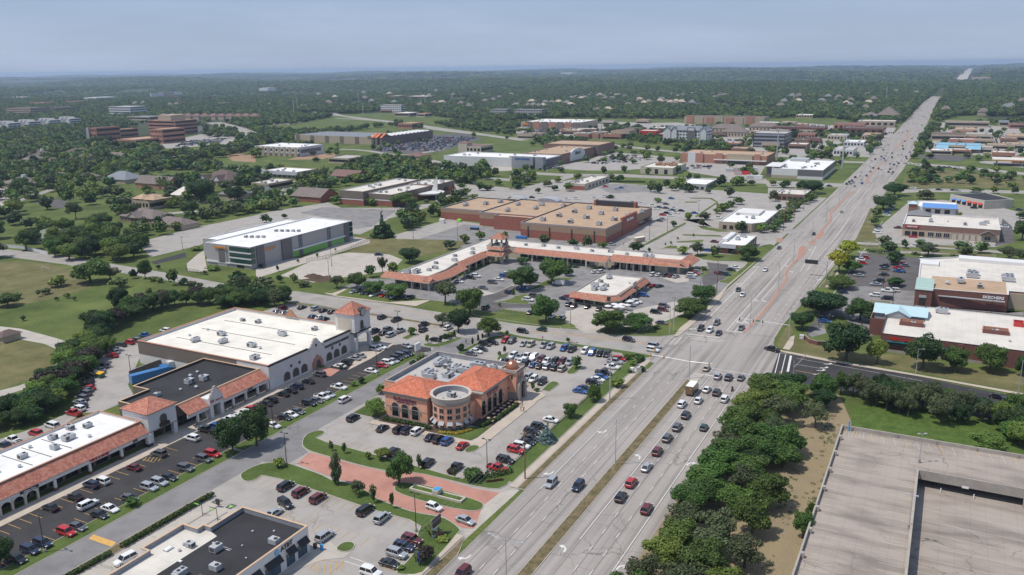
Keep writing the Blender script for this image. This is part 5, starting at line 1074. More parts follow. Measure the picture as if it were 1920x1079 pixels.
# ================================================================ buildings farther off: front face given by its two lower corners in the survey
mat('brick_rose',(.40,.20,.145),.85,.12,.2,2);mat('roof_brown_far',(.13,.095,.085),.9,.2,.3,2);mat('roof_slate',(.20,.215,.24),.8,.12,.3,2);mat('roof_rose',(.19,.115,.10),.9,.2,.3,2)
mat('roof_green',(.17,.20,.15),.8,.12,.3,2);mat('far_white',(.60,.60,.60),.8,.08,.3,2);mat('roof_blue',(.22,.42,.55),.6,.1,.3,2);mat('roof_orange',(.55,.16,.06),.7,.1,.3,2)
def front(k,xl,yl,xr,yr):
    a_,b__=at(k,xl,yl),at(k,xr,yr);return min(a_[0],b__[0]),max(a_[0],b__[0]),(a_[1]+b__[1])/2
def fb(label,k,xl,yl,xr,yr,depth,h,wall,roof,cat='building',name='commercial_building',bands=0,bandm='glass',n=0,units=0,cap=None,group=None,par=.5,sgn=None):
    x0,x1,y=front(k,xl,yl,xr,yr);pl=rect(x0,x1,y,y+depth)
    t=building(name,label,pl,h,wall,roof,par,cap,cat,group)
    e='E' if x1<0 else 'W';ex=x1 if x1<0 else x0;fh=h/max(1,bands)
    for i in range(bands):
        z=fh*i+fh*.3
        if n:windows(t,'S',y,x0+.5,x1-.5,n,(x1-x0)/n*.6,z,z+fh*.42,frame=None,glass=bandm)
        else:facebox(t,'S',y,x0+1,x1-1,z,z+fh*.42,.06,bandm,'window_band')
        facebox(t,e,ex,y+1,y+depth-1,z,z+fh*.42,.06,bandm,'window_band')
    if units:scatter_plant(t,pl,units,h-par,int(abs(x0)+y),(0,1))
    if sgn:sign_text(sgn[0],t,((x0+x1)/2+sgn[3],y-.15,h-sgn[2]),0,sgn[1],sgn[4],.2)
    return t,x0,x1,y
# medical campus, offices and flats on the left
t,*_=fb('rose brick clinic wing with pale vertical piers, leftmost of the brick campus','T1',615,675,785,668,40,21,'brick_rose','roof_rose','clinic','medical_building',3,n=6)
facebox(t,'S',_[2],_[0]-.5,_[0]+5,0,21,2,'grey_panel','end_panel')
fb('plain brick clinic block just right of the piered wing','T1',790,640,910,636,40,13,'brick_rose','roof_tan','clinic','medical_building',2,n=5)
fb('low brick clinic front with small square windows and tan roof','T1',812,697,1085,690,50,8.5,'brick_rose','roof_tan','clinic','medical_building',1,n=9)
fb('four storey brick clinic middle block facing the car park','T1',1075,683,1285,674,40,20,'brick_rose','roof_tan','clinic','medical_building',3,n=8)
t,x0,x1,y=fb('tallest brick clinic block with dark window bands and penthouse','T1',1048,612,1390,606,45,22,'brick_rose','roof_tan','clinic','medical_building',4)
b=MB(t.location);b.box(x0+18,x1-15,y+6,y+36,21,30,'beige_wall');b.build('penthouse',t)
fb('white and dark glass four storey office beyond the campus','T1',752,474,1050,468,45,21,'far_white','roof_grey','office','office_building',4,'grey_glass_wall')
fb('low beige office in front of the white office, behind the campus','T1',940,522,1135,524,40,12,'beige_wall','roof_slate','office','office_building',2)
fb('dark brown banded office at the far left edge','T1',32,466,258,468,50,18,'roof_brown_far','roof_brown_far','office','office_building',4,'beige_wall')
fb('longer brown office with pale roof right of the dark brown one','T1',262,464,482,448,60,16,'roof_brown_far','roof_old_white','office','office_building',3,'beige_wall')
for i in range(4):
    u0,u1=-40+152*i,108+152*i
    t,x0,x1,y=fb('four storey white apartment block with grey gables and balconies, '+('first','second','third','fourth')[i]+' from the left edge','T1',u0,592-13*i,u1,590-13*i,22,15,'far_white','roof_grey','apartments','apartment_block',4,n=7,group='white apartment blocks')
    b=MB(t.location)
    for j in range(3):xx=x0+(x1-x0)*(j+.5)/3;gable(t,xx-5,xx+5,y-2,y+12,14,18.5,'roof_grey','far_white',.5,'y',b=b);b.box(xx-5,xx+5,y-2,y-.1,0,13.9,'far_white' if j!=1 else 'grey_panel')
    b.build('gable_bay',t)
for i in range(12):
    u=1185+62*i;t=None
    x0,x1,y=front('T1',u,500,u+60,501);t=empty('townhouse',((x0+x1)/2,y+8,0),f'reddish brown roofed townhouse in the long row behind the campus, {nth(i)} from left','house','row of townhouses')
    b=MB(t.location);b.box(x0,x1,y,y+14,0,7,'beige_wall');b.build('wall',t);hip(t,x0,x1,y,y+14,7.2,13,'roof_rose',.6,name='roof')
# big stores in the middle distance
t,x0,x1,y=fb('home improvement warehouse with orange entrance gables and ribbed pale grey roof','T2',700,706,1090,672,120,11,'taupe_wall','roof_slate','superstore','warehouse_store',units=0)
facebox(t,'S',y,x0,x1,0,7,.1,'beige_wall','lower_wall')
b=MB(t.location)
for i in range(12):
    yy=y+5+9.5*i;b.hull([(x0+2,yy,10.52),(x1-2,yy,10.52),(x1-2,yy+6,10.52),(x0+2,yy+6,10.52),(x0+2,yy+3,12),(x1-2,yy+3,12)],[(0,1,5,4),(2,3,4,5),(3,0,4),(1,2,5)],'far_white')
b.build('roof_rib',t)
for u0,u1 in((.36,.5),(.58,.72),(.9,1.0)):
    b=MB(t.location);a_,c_=x0+(x1-x0)*u0,x0+(x1-x0)*u1;gable(t,a_,c_,y-5,y+16,10,15,'roof_orange','taupe_wall',.5,'x',b=b);b.box(a_,c_,y-5,y,0,9.9,'taupe_wall');b.build('entrance_gable',t)
x0b,x1b,yb=front('T2',240,672,700,704);walls(t,rect(x0b,x0-.02,y+2,y+70),10,'beige_wall',.5);flat_roof(t,rect(x0b,x0,y+2,y+70),9.5,'roof_slate')
for i in range(5):facebox(t,'S',y+2,x0b+3+i*(x0-x0b)/5,x0b+9+i*(x0-x0b)/5,0,9.8,.4,'taupe_wall','pier')
t,x0,x1,y=fb('white flooring store with tan piers on a bare building plot','T2',-30,768,345,776,45,11,'far_white','roof_white','shop','warehouse_store',units=6)
for i in range(8):facebox(t,'S',y,x0+2+i*(x1-x0)/8,x0+6+i*(x1-x0)/8,0,11,.5,'beige_wall','pier')
for i in range(8):win(t,'S',y,x0+7.5+i*(x1-x0)/8,x0+10+i*(x1-x0)/8,1,3.6,'dark_trim');win(t,'S',y,x0+7.5+i*(x1-x0)/8,x0+10+i*(x1-x0)/8,6,8.6,'dark_trim')
facebox(t,'S',y,x0,x1,0,2.6,.15,'shingle_brown','plinth');facebox(t,'E',x1,y+4,y+40,4,8,.1,'dark_panel','window_band')
t,x0,x1,y=fb('red brick low building with flat tan roof on the lawn by the highway','T2',1048,568,1188,566,35,9,'brick_rose','roof_tan','building',bands=1,n=8)
fb('pale five storey hotel with brown panels beyond the highway','T2',897,447,1127,442,18,17,'far_white','roof_tan','hotel','hotel',4,n=10)
fb('orange tiled plaza roof beside the highway bend','T2',470,398,655,388,25,8,'cream_stucco','roof_orange','shops','shop_row')
fb('white roofed shop row below the pale hotel','T2',1020,478,1170,476,40,8,'beige_wall','roof_white','shops','shop_row',1)
fb('orange roofed fast food building right of the shop row below the hotel','T2',1190,480,1280,478,30,7,'cream_stucco','roof_orange','restaurant','restaurant',1)
fb('long white roofed school in the woods','T2',1085,352,1312,348,60,11,'brick_rose','roof_white','school','school',2);fb('brick hall left of the long school','T2',972,345,1080,343,50,10,'brick_rose','roof_old_white','school','school',1)
fb('white box shed on the horizon woods at left centre','T2',0,284,112,282,60,14,'far_white','roof_white','shed','shed')
fb('grey three storey apartments with white bays, left half','T2',1738,478,1900,475,22,15,'grey_panel','roof_slate','apartments','apartment_block',3,n=9);fb('grey three storey apartments with white bays, right half','T3',0,480,240,478,22,15,'grey_panel','roof_slate','apartments','apartment_block',3,n=10)
t,x0,x1,y=fb('long cream and brown superstore with white roof beyond the highway','T3',-70,588,600,556,90,11,'beige_wall','roof_white','superstore','warehouse_store',units=14)
for i in range(7):facebox(t,'S',y,x0+8+i*(x1-x0)/7,x0+20+i*(x1-x0)/7,0,12,1,'brick_rose' if i%2 else 'shingle_brown','brick_bay')
facebox(t,'S',y,x0+3,x0+14,6.5,9,1.2,'sign_orange','sign_board')
t,x0,x1,y=fb('tan arcaded restaurant with tile topped piers beyond the highway','T3',718,646,900,640,30,11,'beige_wall','roof_rose','restaurant','restaurant');windows(t,'S',y,x0,x1,6,4,.5,7,frame=None);
fb('white roofed restaurant row with red fronts left of the white hotel','T3',930,628,1092,622,25,8,'sign_red','roof_old_white','restaurant','restaurant');fb('green roofed brick kiosk by the superstore car park','T3',592,642,655,640,25,7,'brick_rose','roof_green','shop','kiosk')
t,x0,x1,y=fb('four storey white hotel with grey gabled roofs and a dark sign bay','T3',1100,672,1492,662,24,15,'far_white','roof_slate','hotel','hotel',4,n=14)
b=MB(t.location);L_=x1-x0
hb=[(x0+L_*u0,x0+L_*u1)for u0,u1 in((0,.17),(.19,.31),(.84,.98))]
for a_,c_ in hb:gable(t,a_,c_,y-2,y+24,15,20,'roof_slate','far_white',.8,'y',b=b);b.box(a_,c_,y-2,y-.1,0,14.9,'far_white')
b.build('gable_bay',t);hip(t,x0,x1,y,y+24,15.2,20,'roof_slate',.8,name='roof');facebox(t,'S',y,x0+L_*.55,x0+L_*.73,0,19,1.5,'dark_panel','sign_bay');facebox(t,'S',y-1.5,x0+L_*.57,x0+L_*.71,15,18,.2,'far_white','sign_board')
t,x0,x1,y=fb('long beige and brick shop row with arched white sign far right of centre','T3',1258,534,1917,530,40,12,'beige_wall','roof_brown_far','shops','shop_row',units=8)
for i in range(8):facebox(t,'S',y,x0+4+i*(x1-x0)/8,x0+16+i*(x1-x0)/8,0,13.5 if i%3==0 else 11,1,'brick_rose' if i%2==0 else 'beige_wall','shop_front')
t,x0,x1,y=fb('dark glass office with stepped bands and white top edge','T3',1788,712,2060,705,40,17,'grey_glass_wall','roof_grey','office','office_building',4,'parapet_grey',cap='white_panel')
for i,(k,xl,yl,xr,yr,nm)in enumerate((('T3',1480,602,1740,600,'leftmost'),('T3',1560,632,1770,630,'nearest'),('T3',1760,590,2000,586,'farthest right'))):
    x0,x1,y=front(k,xl,yl,xr,yr);t=empty('inn',((x0+x1)/2,y+8,0),f'brown hip roofed inn building, {nm} of the three behind the dark glass office','inn');b=MB(t.location);b.box(x0,x1,y,y+16,0,7,'beige_wall');b.build('wall',t);hip(t,x0,x1,y,y+16,7.2,13,'shingle_brown',.6,name='roof');windows(t,'S',y,x0,x1,8,1.6,2,5,frame=None)
# small shops filling the far blocks
rgs=random.Random(12);SP=[]
for k,x0_,x1_,y0_,y1_,n_ in(('P',1230,1640,236,262,16),('P',1340,1600,268,292,7),('P',1790,1915,238,300,12),('P',1060,1240,244,262,8),('P',640,900,200,214,9),('P',900,1240,226,262,10),('P',30,420,176,196,14),('P',480,640,190,206,6)):
    for _ in range(n_):SP.append((rgs.uniform(x0_,x1_),rgs.uniform(y0_,y1_)))
SP.sort()
for i,(u,v)in enumerate(SP):
    x,y=at('P',u,v);wd,dp=rgs.uniform(16,34),rgs.uniform(12,24)
    if-92<x+wd/2 and x-wd/2<-38:continue
    pl=rect(x-wd/2,x+wd/2,y,y+dp);h=rgs.uniform(4.5,7);t=building('shop',f'small flat roofed shop in the far blocks, {nth(i)} from left',pl,h,rgs.choice(('beige_wall','brick_rose','cream_stucco','brown_brick')),rgs.choice(('roof_old_white','roof_white','roof_tan','roof_grey','roof_brown_far')),.4,None,'shop','small shops in the far blocks');facebox(t,'S',y,x-wd/2+1,x+wd/2-1,.5,2.8,.06,'glass','window_band');scatter_plant(t,pl,2,h-.4,i,(0,1))
# the wholesale stores
t=building('warehouse_store','pale store with blue letter boards and white roof beyond the brick superstore',[(-470,752),(-357,760),(-357,797),(-470,797)],9.5,'far_white','roof_white',.6,'white_panel','superstore')
for x in(-391,-365):b=MB(t.location);b.box(x,x+24 if x<-380 else x+9,753,758.5 if x<-380 else 759.5,0,11.5,'parapet_grey');b.build('entrance_block',t)
sign_text('PRICE CHOPPER',t,(-379,752.9,9.2),0,2.2,'sign_blue',.2);facebox(t,'E',-357,760,797,1,8.5,.2,'dark_panel','dark_side');scatter_plant(t,rect(-460,-360,762,795),8,8.9,6,(0,1))
t=building('warehouse_store','brown department store with curved white sign over its door',rect(-400,-356,797.1,890),10.5,'brown_brick','roof_tan',.6,'stone_trim','superstore');scatter_plant(t,rect(-398,-358,800,888),8,9.9,8,(0,1))
b=MB(t.location);n=12;q=[(-355.2,838+20*math.cos(math.pi*i/n),7+6.5*math.sin(math.pi*i/n))for i in range(n+1)];q=[(-355.2,858,1),*q,(-355.2,818,1)];b.face(q,'far_white');b.face([(-357,y,z)for _,y,z in q[::-1]],'far_white')
for i in range(1,len(q)):b.face([q[i-1],q[i],(-357,*q[i][1:]),(-357,*q[i-1][1:])],'far_white')
b.build('sign_arch',t);sign_text("Dillard's",t,(-355.05,838,8.5),90,4.5,'sign_black',.1)
t=building('shop','tan block with dark corner at the end of the brown department store',rect(-420,-352,890.1,940),12,'brown_brick','roof_tan',.6,'shingle_brown','shop');facebox(t,'S',890,-370,-352.1,2,11.6,1.5,'dark_panel','dark_corner')
t,x0,x1,y=fb('brick and cream supermarket row with a white square sign bay beyond the tavern lot','S3',1268,135,1905,163,45,9,'brick_rose','roof_tan','superstore','warehouse_store',units=6)
for u0,u1,m,h in((.02,.09,'brick_rose',9.5),(.09,.18,'far_white',10.5),(.18,.27,'brick_rose',9.8),(.42,.5,'brick_rose',10.4),(.55,.84,'beige_wall',10.2),(.86,.93,'brick_rose',10.6)):facebox(t,'S',y,x0+(x1-x0)*u0,x0+(x1-x0)*u1,0,h,1.2,m,'shop_front')
facebox(t,'S',y,x0+(x1-x0)*.4,x1,3.6,4.4,3,'far_white','canopy');facebox(t,'S',y,x0+(x1-x0)*.56,x0+(x1-x0)*.83,0,3.5,1.3,'glass','window_band')
for i,(u,v,m)in enumerate(((1668,229,'sign_red'),(1600,208,'far_white'),(1640,203,'beige_wall'),(1690,200,'far_white'),(1740,200,'terracotta_trim'),(1780,203,'far_white'),(1755,262,'far_white'))):
    a_=at('S3',u,v);b=MB((a_[0]+6,a_[1]+1.3,0));b.box(a_[0],a_[0]+(14 if i in(0,6)else 7),a_[1],a_[1]+2.6,.15,3.2,m);b.box(a_[0]+.3,a_[0]+6.6,a_[1]-.05,a_[1],.5,2.9,'metal_grey')
    b.build('cargo_container',label=('long red cargo container in the tavern car park','white cargo container left of the beige one on the fenced lot','beige cargo container on the fenced lot','white cargo container right of the beige one','rust brown cargo container in the container row','white container at the right end of the row','long white site trailer below the red container')[i],cat='container',group='containers on the fenced lot')
# blocks beyond the second crossroads, left of the boulevard
for(lb,k,xl,yl,xr,yr,d,h,wl_,rf,nm)in(
    ('red awninged brick shops right of the dark glass office','T4',215,650,355,646,25,8,'brick_rose','roof_rose','shop_row'),('long plum brick shop row behind the dark glass office','T4',10,608,440,600,30,9,'plum_brick','roof_brown_far','shop_row'),
    ('brick shop row with green topped corner pavilion','T4',470,585,730,570,40,9,'brick_rose','roof_rose','shop_row'),('plum brick shop row nearest the boulevard trees','T4',540,620,878,606,40,9,'plum_brick','roof_brown_far','shop_row'),
    ('cream fronted shop row under the church roof','T4',655,560,960,546,30,9,'beige_wall','roof_old_white','shop_row'),('grey roofed showroom between the shop rows','T4',430,662,600,650,30,7,'cream_stucco','roof_grey','shop'),
    ('beige roofed store by the boulevard below the shop rows','T4',690,662,835,650,45,7,'beige_wall','roof_tan','shop'),('white roofed car wash','T4',560,706,722,700,30,6,'far_white','roof_white','car_wash'),
    ('white and grey car repair shop by the highway verge','S4',480,92,640,88,45,6.5,'far_white','roof_grey','shop'),('small cream cafe near the far crossroads, left','T4',85,552,205,548,25,7,'cream_stucco','roof_tan','cafe'),
    ('white roofed roadside store behind the plum brick row','T4',200,490,340,486,30,6,'beige_wall','roof_white','shop')):
    fb(lb,k,xl,yl,xr,yr,d,h,wl_,rf,nm.replace('_',' '),nm,1,n=6,units=3)
x0,x1,y=front('T4',670,505,980,495);t=empty('church',((x0+x1)/2,y+20,0),'church with wide brown folded roof beside the boulevard','church');b=MB(t.location);b.box(x0,x1,y,y+50,0,6,'beige_wall');b.build('wall',t)
hip(t,x0,x0+(x1-x0)*.5,y,y+45,6.2,12,'shingle_brown',.8,name='roof');hip(t,x0+(x1-x0)*.45,x1,y+4,y+50,8.2,22,'shingle_brown',.8,name='roof')
# blocks right of the boulevard
for(lb,k,xl,yl,xr,yr,d,h,wl_,rf,nm,cap)in(
    ('long cream shop row with blue roof edges, farthest of the blue roofed rows','T4',1322,556,1655,552,25,8,'beige_wall','roof_tan','shop_row','roof_blue'),('blue roofed kiosk at the right edge behind the far shop row','T4',1730,552,1802,550,20,8,'beige_wall','roof_blue','kiosk','roof_blue'),
    ('brown shop row with tan roof beside the boulevard trees','T4',1218,662,1475,656,40,8,'beige_wall','roof_brown_far','shop_row',None),('cream store behind the blue fronted shops','T4',1395,612,1570,608,35,7,'beige_wall','roof_tan','shop',None),
    ('cream shop row with wide blue canopies facing the car park','T4',1255,748,1590,742,35,8,'beige_wall','roof_blue','shop_row','roof_blue'),('tan store with blue front at the right edge','T4',1790,672,2000,666,40,8,'beige_wall','roof_tan','shop',None),
    ('dark roofed long building at the right edge','T4',1810,570,2000,566,30,7,'brick_rose','roof_brown_far','shop_row',None),('white roofed drive through by the crossroads verge','S4',1218,82,1380,86,20,5,'beige_wall','roof_white','restaurant',None)):
    t,x0,x1,y=fb(lb,k,xl,yl,xr,yr,d,h,wl_,rf,nm.replace('_',' '),nm,1,units=3,cap=cap)
    if 'blue canopies' in lb:
        for u0,u1 in((0,.28),(.66,1)):slope(t,(x0+(x1-x0)*u0,y-4,4),(x0+(x1-x0)*u1,y-4,4),(x0+(x1-x0)*u1,y-.1,7.8),(x0+(x1-x0)*u0,y-.1,7.8),'roof_blue','blue_canopy',.2)
a_,c_=at('S4',1680,165),at('S4',1890,150)
t=empty('petrol_station',(*a_,0),'petrol station with pale canopy and yellow edge right of the crossroads','petrol station');b=MB(t.location);b.box(a_[0],c_[0]+4,a_[1],a_[1]+26,5,6.2,'roof_old_white');b.build('canopy',t);b=MB(t.location);b.box(a_[0]+18,c_[0]+8,a_[1]+30,a_[1]+50,0,5,'brown_brick');b.build('shop',t);facebox(t,'S',a_[1],a_[0],c_[0]+4,5.1,5.9,.1,'traffic_yellow','yellow_edge')
columns(t,[(a_[0]+4,a_[1]+4),(c_[0],a_[1]+4),(a_[0]+4,a_[1]+20),(c_[0],a_[1]+20)],.8,5,'roof_old_white')
# ================================================================ houses and small offices on the left
def house(label,k,xl,xr,yb,d,wh,rh,wall,roof,kind='hip',name='house',cat='house',wins=0,group=None,turn=0):
    x0,x1,y=front(k,xl,yb,xr,yb);t=empty(name,((x0+x1)/2,y+d/2,0),label,cat,group)
    b=MB(t.location);b.box(x0,x1,y,y+d,0,wh,wall);b.build('wall',t)
    if kind=='hip':hip(t,x0,x1,y,y+d,wh+.18,wh+rh,roof,.6,name='roof')
    else:gable(t,x0,x1,y,y+d,wh+.02,wh+rh,roof,wall,.6,kind)
    if wins:windows(t,'S',y,x0+.5,x1-.5,wins,(x1-x0)/wins*.5,wh*.3,wh*.72,frame='far_white',fw=.12)
    return t,x0,x1,y
for a_ in(('wide brown roofed house at the left edge with a small cupola','S1',-40,235,335,22,4,5,'beige_wall','shingle_brown'),('brown hip roofed house above the cupola house, partly behind trees','S1',130,360,112,20,4,5,'beige_wall','roof_brown_far'),
    ('brown gabled house left of centre in the housing cluster','S1',120,295,152,18,4,5,'beige_wall','shingle_brown'),('dark roofed house right of the brown gabled house','S1',275,465,168,18,4,4.5,'brick_rose','roof_brown_far'),
    ('large rose brown roofed house in front of the housing cluster','S1',500,705,142,20,4,5,'beige_wall','roof_brown_far'),('long brown house nearest the campus road','S1',740,945,124,16,4,4.5,'beige_wall','shingle_brown'),
    ('rose brown house behind the large rose brown one','S1',460,660,88,16,4,4.5,'beige_wall','roof_brown_far'),('small tan house on the lane below the cluster','S1',388,452,272,12,3.5,3.5,'beige_wall','shingle_brown'),
    ('brown house behind the big leafy tree by the lane','S1',560,680,284,14,4,4,'beige_wall','shingle_brown'),('slate blue hip roofed hall beside the lake','S1',725,985,296,22,3.5,6.5,'beige_wall','roof_slate'),
    ('brown gabled brick hall right of the slate roofed hall','S1',960,1310,335,16,4,6,'brick_rose','shingle_brown','x'),('big dark brown hip roofed house by the lake','S1',1445,1755,312,28,4.5,8,'beige_wall','roof_brown_far'),
    ('pale shingled cottage behind the tall lakeside tree','S1',1240,1430,432,16,4,6.5,'cream_stucco','roof_old_white'),('grey shingled cottage right of the pale cottage','S1',1620,1800,416,16,3.5,5.5,'beige_wall','shingle_grey'),
    ('brown roofed office with a cream entrance gable facing the car park','S1',838,1212,592,18,3.6,4.5,'brown_brick','shingle_brown','hip','office','office',9),('brown roofed annex right of the gabled office','S1',1080,1420,640,14,3,4,'beige_wall','shingle_brown'),
    ('green roofed nursery at left behind the white fence','S1',130,460,745,20,3.2,4.5,'cream_stucco','roof_green','hip','nursery','nursery',8),('olive roofed wing right of the green roofed nursery','S1',500,785,712,16,3.2,3.8,'cream_stucco','roof_green'),
    ('grey shingled house at the bend of the lane','S2',-60,60,402,16,3.5,5,'beige_wall','shingle_grey'),('brick house with dark gabled roof beside the old car park','S2',226,520,436,22,4,5.5,'red_brick','shingle_brown','x'),
    ('tan tiled restaurant roof beside the parked cars','S2',1095,1250,122,22,4,4,'beige_wall','roof_rose'),('brick house with white middle roof among the dense trees','S2',532,780,282,18,4.5,5,'red_brick','roof_rose','x'),('small shed roofed farm building at the far left field edge','R1',-60,50,412,7,2.4,1.8,'beige_wall','roof_brown_far')):
    t,x0,x1,y=house(*a_)
    if 'cream entrance gable' in a_[0]:gable(t,(x0+x1)/2-6,(x0+x1)/2+5,y-2.5,y+8,3.7,7.4,'shingle_brown','sign_orange' if 0 else 'cream_stucco',.4,'y',name='porch_gable')
    if 'cupola' in a_[0]:b=MB(t.location);b.box(x1-16,x1-13,y+9,y+12,7,11,'far_white');b.build('cupola',t)
    if 'big dark brown' in a_[0]:
        for u in(.15,.62):gable(t,x0+(x1-x0)*u,x0+(x1-x0)*u+8,y-4,y+12,4.6,9.5,'roof_brown_far','far_white',.4,'y',name='gable')
t,x0,x1,y=fb('cream two storey office with curved brown edged roofs and pyramid lights','S1',812,492,1205,482,30,6.5,'beige_wall','roof_tan','office','office_building',1,n=9,cap='shingle_brown')
for u in(.33,.72):hip(t,x0+(x1-x0)*u,x0+(x1-x0)*u+11,y+3,y+14,7,10,'roof_tan',.3,name='pyramid_roof')
t,x0,x1,y=fb('white roofed restaurant with slate mansard and blue umbrellas','S2',25,250,335,256,28,6,'beige_wall','roof_white','restaurant','restaurant',units=4);slope(t,(x0-1,y-1.5,3),(x1+1,y-1.5,3),(x1+1,y,6.2),(x0-1,y,6.2),'parapet_grey','mansard',.15);windows(t,'S',y-.02,x0,x1,7,3,.6,2.6,frame=None)
fb('low tan office with plant on its roof below the mansard restaurant','S2',-70,350,135,345,30,6,'beige_wall','roof_old_white','office','office_building',1,n=8,units=6);fb('pale flat roofed shop on the meadow above the dense trees','S2',508,150,730,146,30,6,'beige_wall','roof_grey','shop','shop',1)
t,x0,x1,y=fb('cream roofed shop row with brown posts right of the dense trees','S2',1400,160,1700,150,45,8,'tan_brick','roof_old_white','shops','shop_row',1,units=4)
t,x0,x1,y=fb('tan tile roofed lodge restaurant with a square tower','S2',1485,72,1720,66,30,8,'cream_stucco','roof_rose','restaurant','restaurant',1,n=6);hip(t,x0,x0+12,y,y+12,11,14,'roof_rose',.6,name='tower_roof');b=MB(t.location);b.box(x0,x0+12,y-.5,y+12,0,10.8,'cream_stucco');b.build('tower',t)
# houses in the far woods: a few pixels each
HS=[(445,348),(480,342),(520,352),(545,346),(580,332),(590,318),(640,332),(660,326),(690,336),(700,352),(740,322),(780,330),(800,326),(850,338),(250,384),(300,384),(350,380),(120,408),(160,404),(200,412),(440,402),(640,446),(720,440),(870,404),(950,370),(990,388),(1030,382),(1110,374),(1160,378),(1190,384),(1230,376),(1270,380),(1350,384),(1240,338),(1270,330),(1350,320),(1430,312),(1500,322),(1520,346),(1560,334),(1590,330),(800,258),(830,272),(940,296),(980,282),(960,274),(440,230),(930,244)]
rgh=random.Random(31);HS+=[(rgh.uniform(-1500,2700),rgh.uniform(300,410))for _ in range(36)]
HS.sort()
for i,(u,v)in enumerate(HS):
    x,y=at('T3',u,v+6)
    if abs(x+64)<45:continue
    t=empty('house',(x,y,0),f'pale roofed house half hidden in the far woods, {nth(i)} from left','house','houses in the far woods');wd=16+6*noisehash(i)
    b=MB(t.location);b.box(x-wd/2,x+wd/2,y-6,y+6,0,7,'beige_wall' if i%3 else 'far_white');b.build('wall',t);hip(t,x-wd/2,x+wd/2,y-6,y+6,7.2,13,('shingle_grey','shingle_brown','beige_wall')[i%3],.6,name='roof')
for i,(u,v,k)in enumerate(sorted(((1330,450,'T4'),(1785,432,'T4'),(1815,425,'T4'),(1610,470,'T4'),(1110,318,'T4'),(960,305,'T4'),(120,385,'T4'),(180,340,'T4'),(230,338,'T4'),(450,345,'T4'),(620,378,'T4'),(790,365,'T4'),(130,260,'T4'),(280,250,'T4'),(730,440,'T4'),(1900,385,'T4'),(820,355,'T2'),(870,380,'T2'),(1350,300,'T2'),(1480,330,'T2'),(1640,312,'T2'),(1700,330,'T2'),(1540,400,'T2'),(1600,420,'T2'),(1780,370,'T2'),(1720,380,'T2'),(1020,400,'T1'),(1080,395,'T1'),(1280,410,'T1'),(1330,405,'T1')),key=lambda q:px(q[2],q[0],q[1])[0])):
    x,y=at(k,u,v);t=empty('house',(x,y,0),f'brown roofed house between the far trees, {nth(i)} from left','house','brown roofed houses in the far trees');b=MB(t.location);b.box(x-9,x+9,y-6,y+6,0,7.5,'beige_wall');b.build('wall',t);hip(t,x-9,x+9,y-6,y+6,7.7,14.5,'shingle_brown' if int(u)%3 else 'shingle_grey',.6,name='roof')
for(lb,k,xl,yl,xr,yr,d,h,wl_,rf)in(('long pale arena roof in the far left woods','T1',555,362,790,356,90,12,'far_white','roof_white'),('pale shed at the far left edge','T1',0,362,150,350,60,12,'far_white','roof_white'),('rose brick flats at far left','T1',130,410,430,402,40,14,'brick_rose','roof_rose'),('rose brick flats right of the far left flats','T1',430,392,660,386,40,12,'brick_rose','roof_rose'),
    ('white low hangar left of the far arena','T1',440,366,550,362,50,9,'far_white','roof_white'),('far white shed by the woods road','T1',1490,406,1545,404,40,8,'far_white','roof_white'),('long white roofed far shed','T1',1565,402,1725,394,50,10,'beige_wall','roof_white'),('small white depot in the far haze','T1',1115,330,1150,328,60,14,'far_white','roof_white'),('tan depot right of the small white depot','T1',1175,326,1230,322,60,16,'beige_wall','roof_tan'),('pale depot at the edge of the far woods','T1',1240,318,1300,314,60,12,'far_white','roof_white'),
    ('rose far hospital on the wooded ridge','T2',1115,232,1305,226,120,20,'brick_rose','roof_rose'),('white far mall on the horizon','T3',345,160,465,158,200,22,'far_white','roof_white'),('far tower block on the horizon, left of centre','T3',158,142,202,141,60,34,'parapet_grey','roof_slate'),('tan far sheds near the right horizon','T4',1280,122,1360,120,120,24,'far_white','roof_white'),('pale far warehouse at right below the horizon','T4',1530,205,1665,200,120,14,'beige_wall','roof_tan'),('far slab on the right horizon','T3',1780,126,1830,125,100,34,'parapet_grey','roof_slate')):
    fb(lb,k,xl,yl,xr,yr,d,h,wl_,rf,'building','distant_building')
for lb,k,u,v,h,m in(('white far water tower on the horizon left of centre','T2',1100,165,55,'far_white'),('red and white far water tower on the centre horizon','T3',1003,136,45,'far_white'),('white far water tower on the right horizon','T4',1660,112,55,'far_white')):
    x,y=at(k,u,v);t=empty('water_tower',(x,y,0),lb,'water tower');b=MB(t.location);b.cyl((x,y),6,0,h*.7,m,10,4);b.build('stem',t);b=MB(t.location);b.cyl((x,y),6,h*.7,h*.8,m,14,20);b.cyl((x,y),20,h*.8+.05,h*.92,m,14,20);b.cyl((x,y),20,h*.92+.05,h,m,14,6);b.build('tank',t)
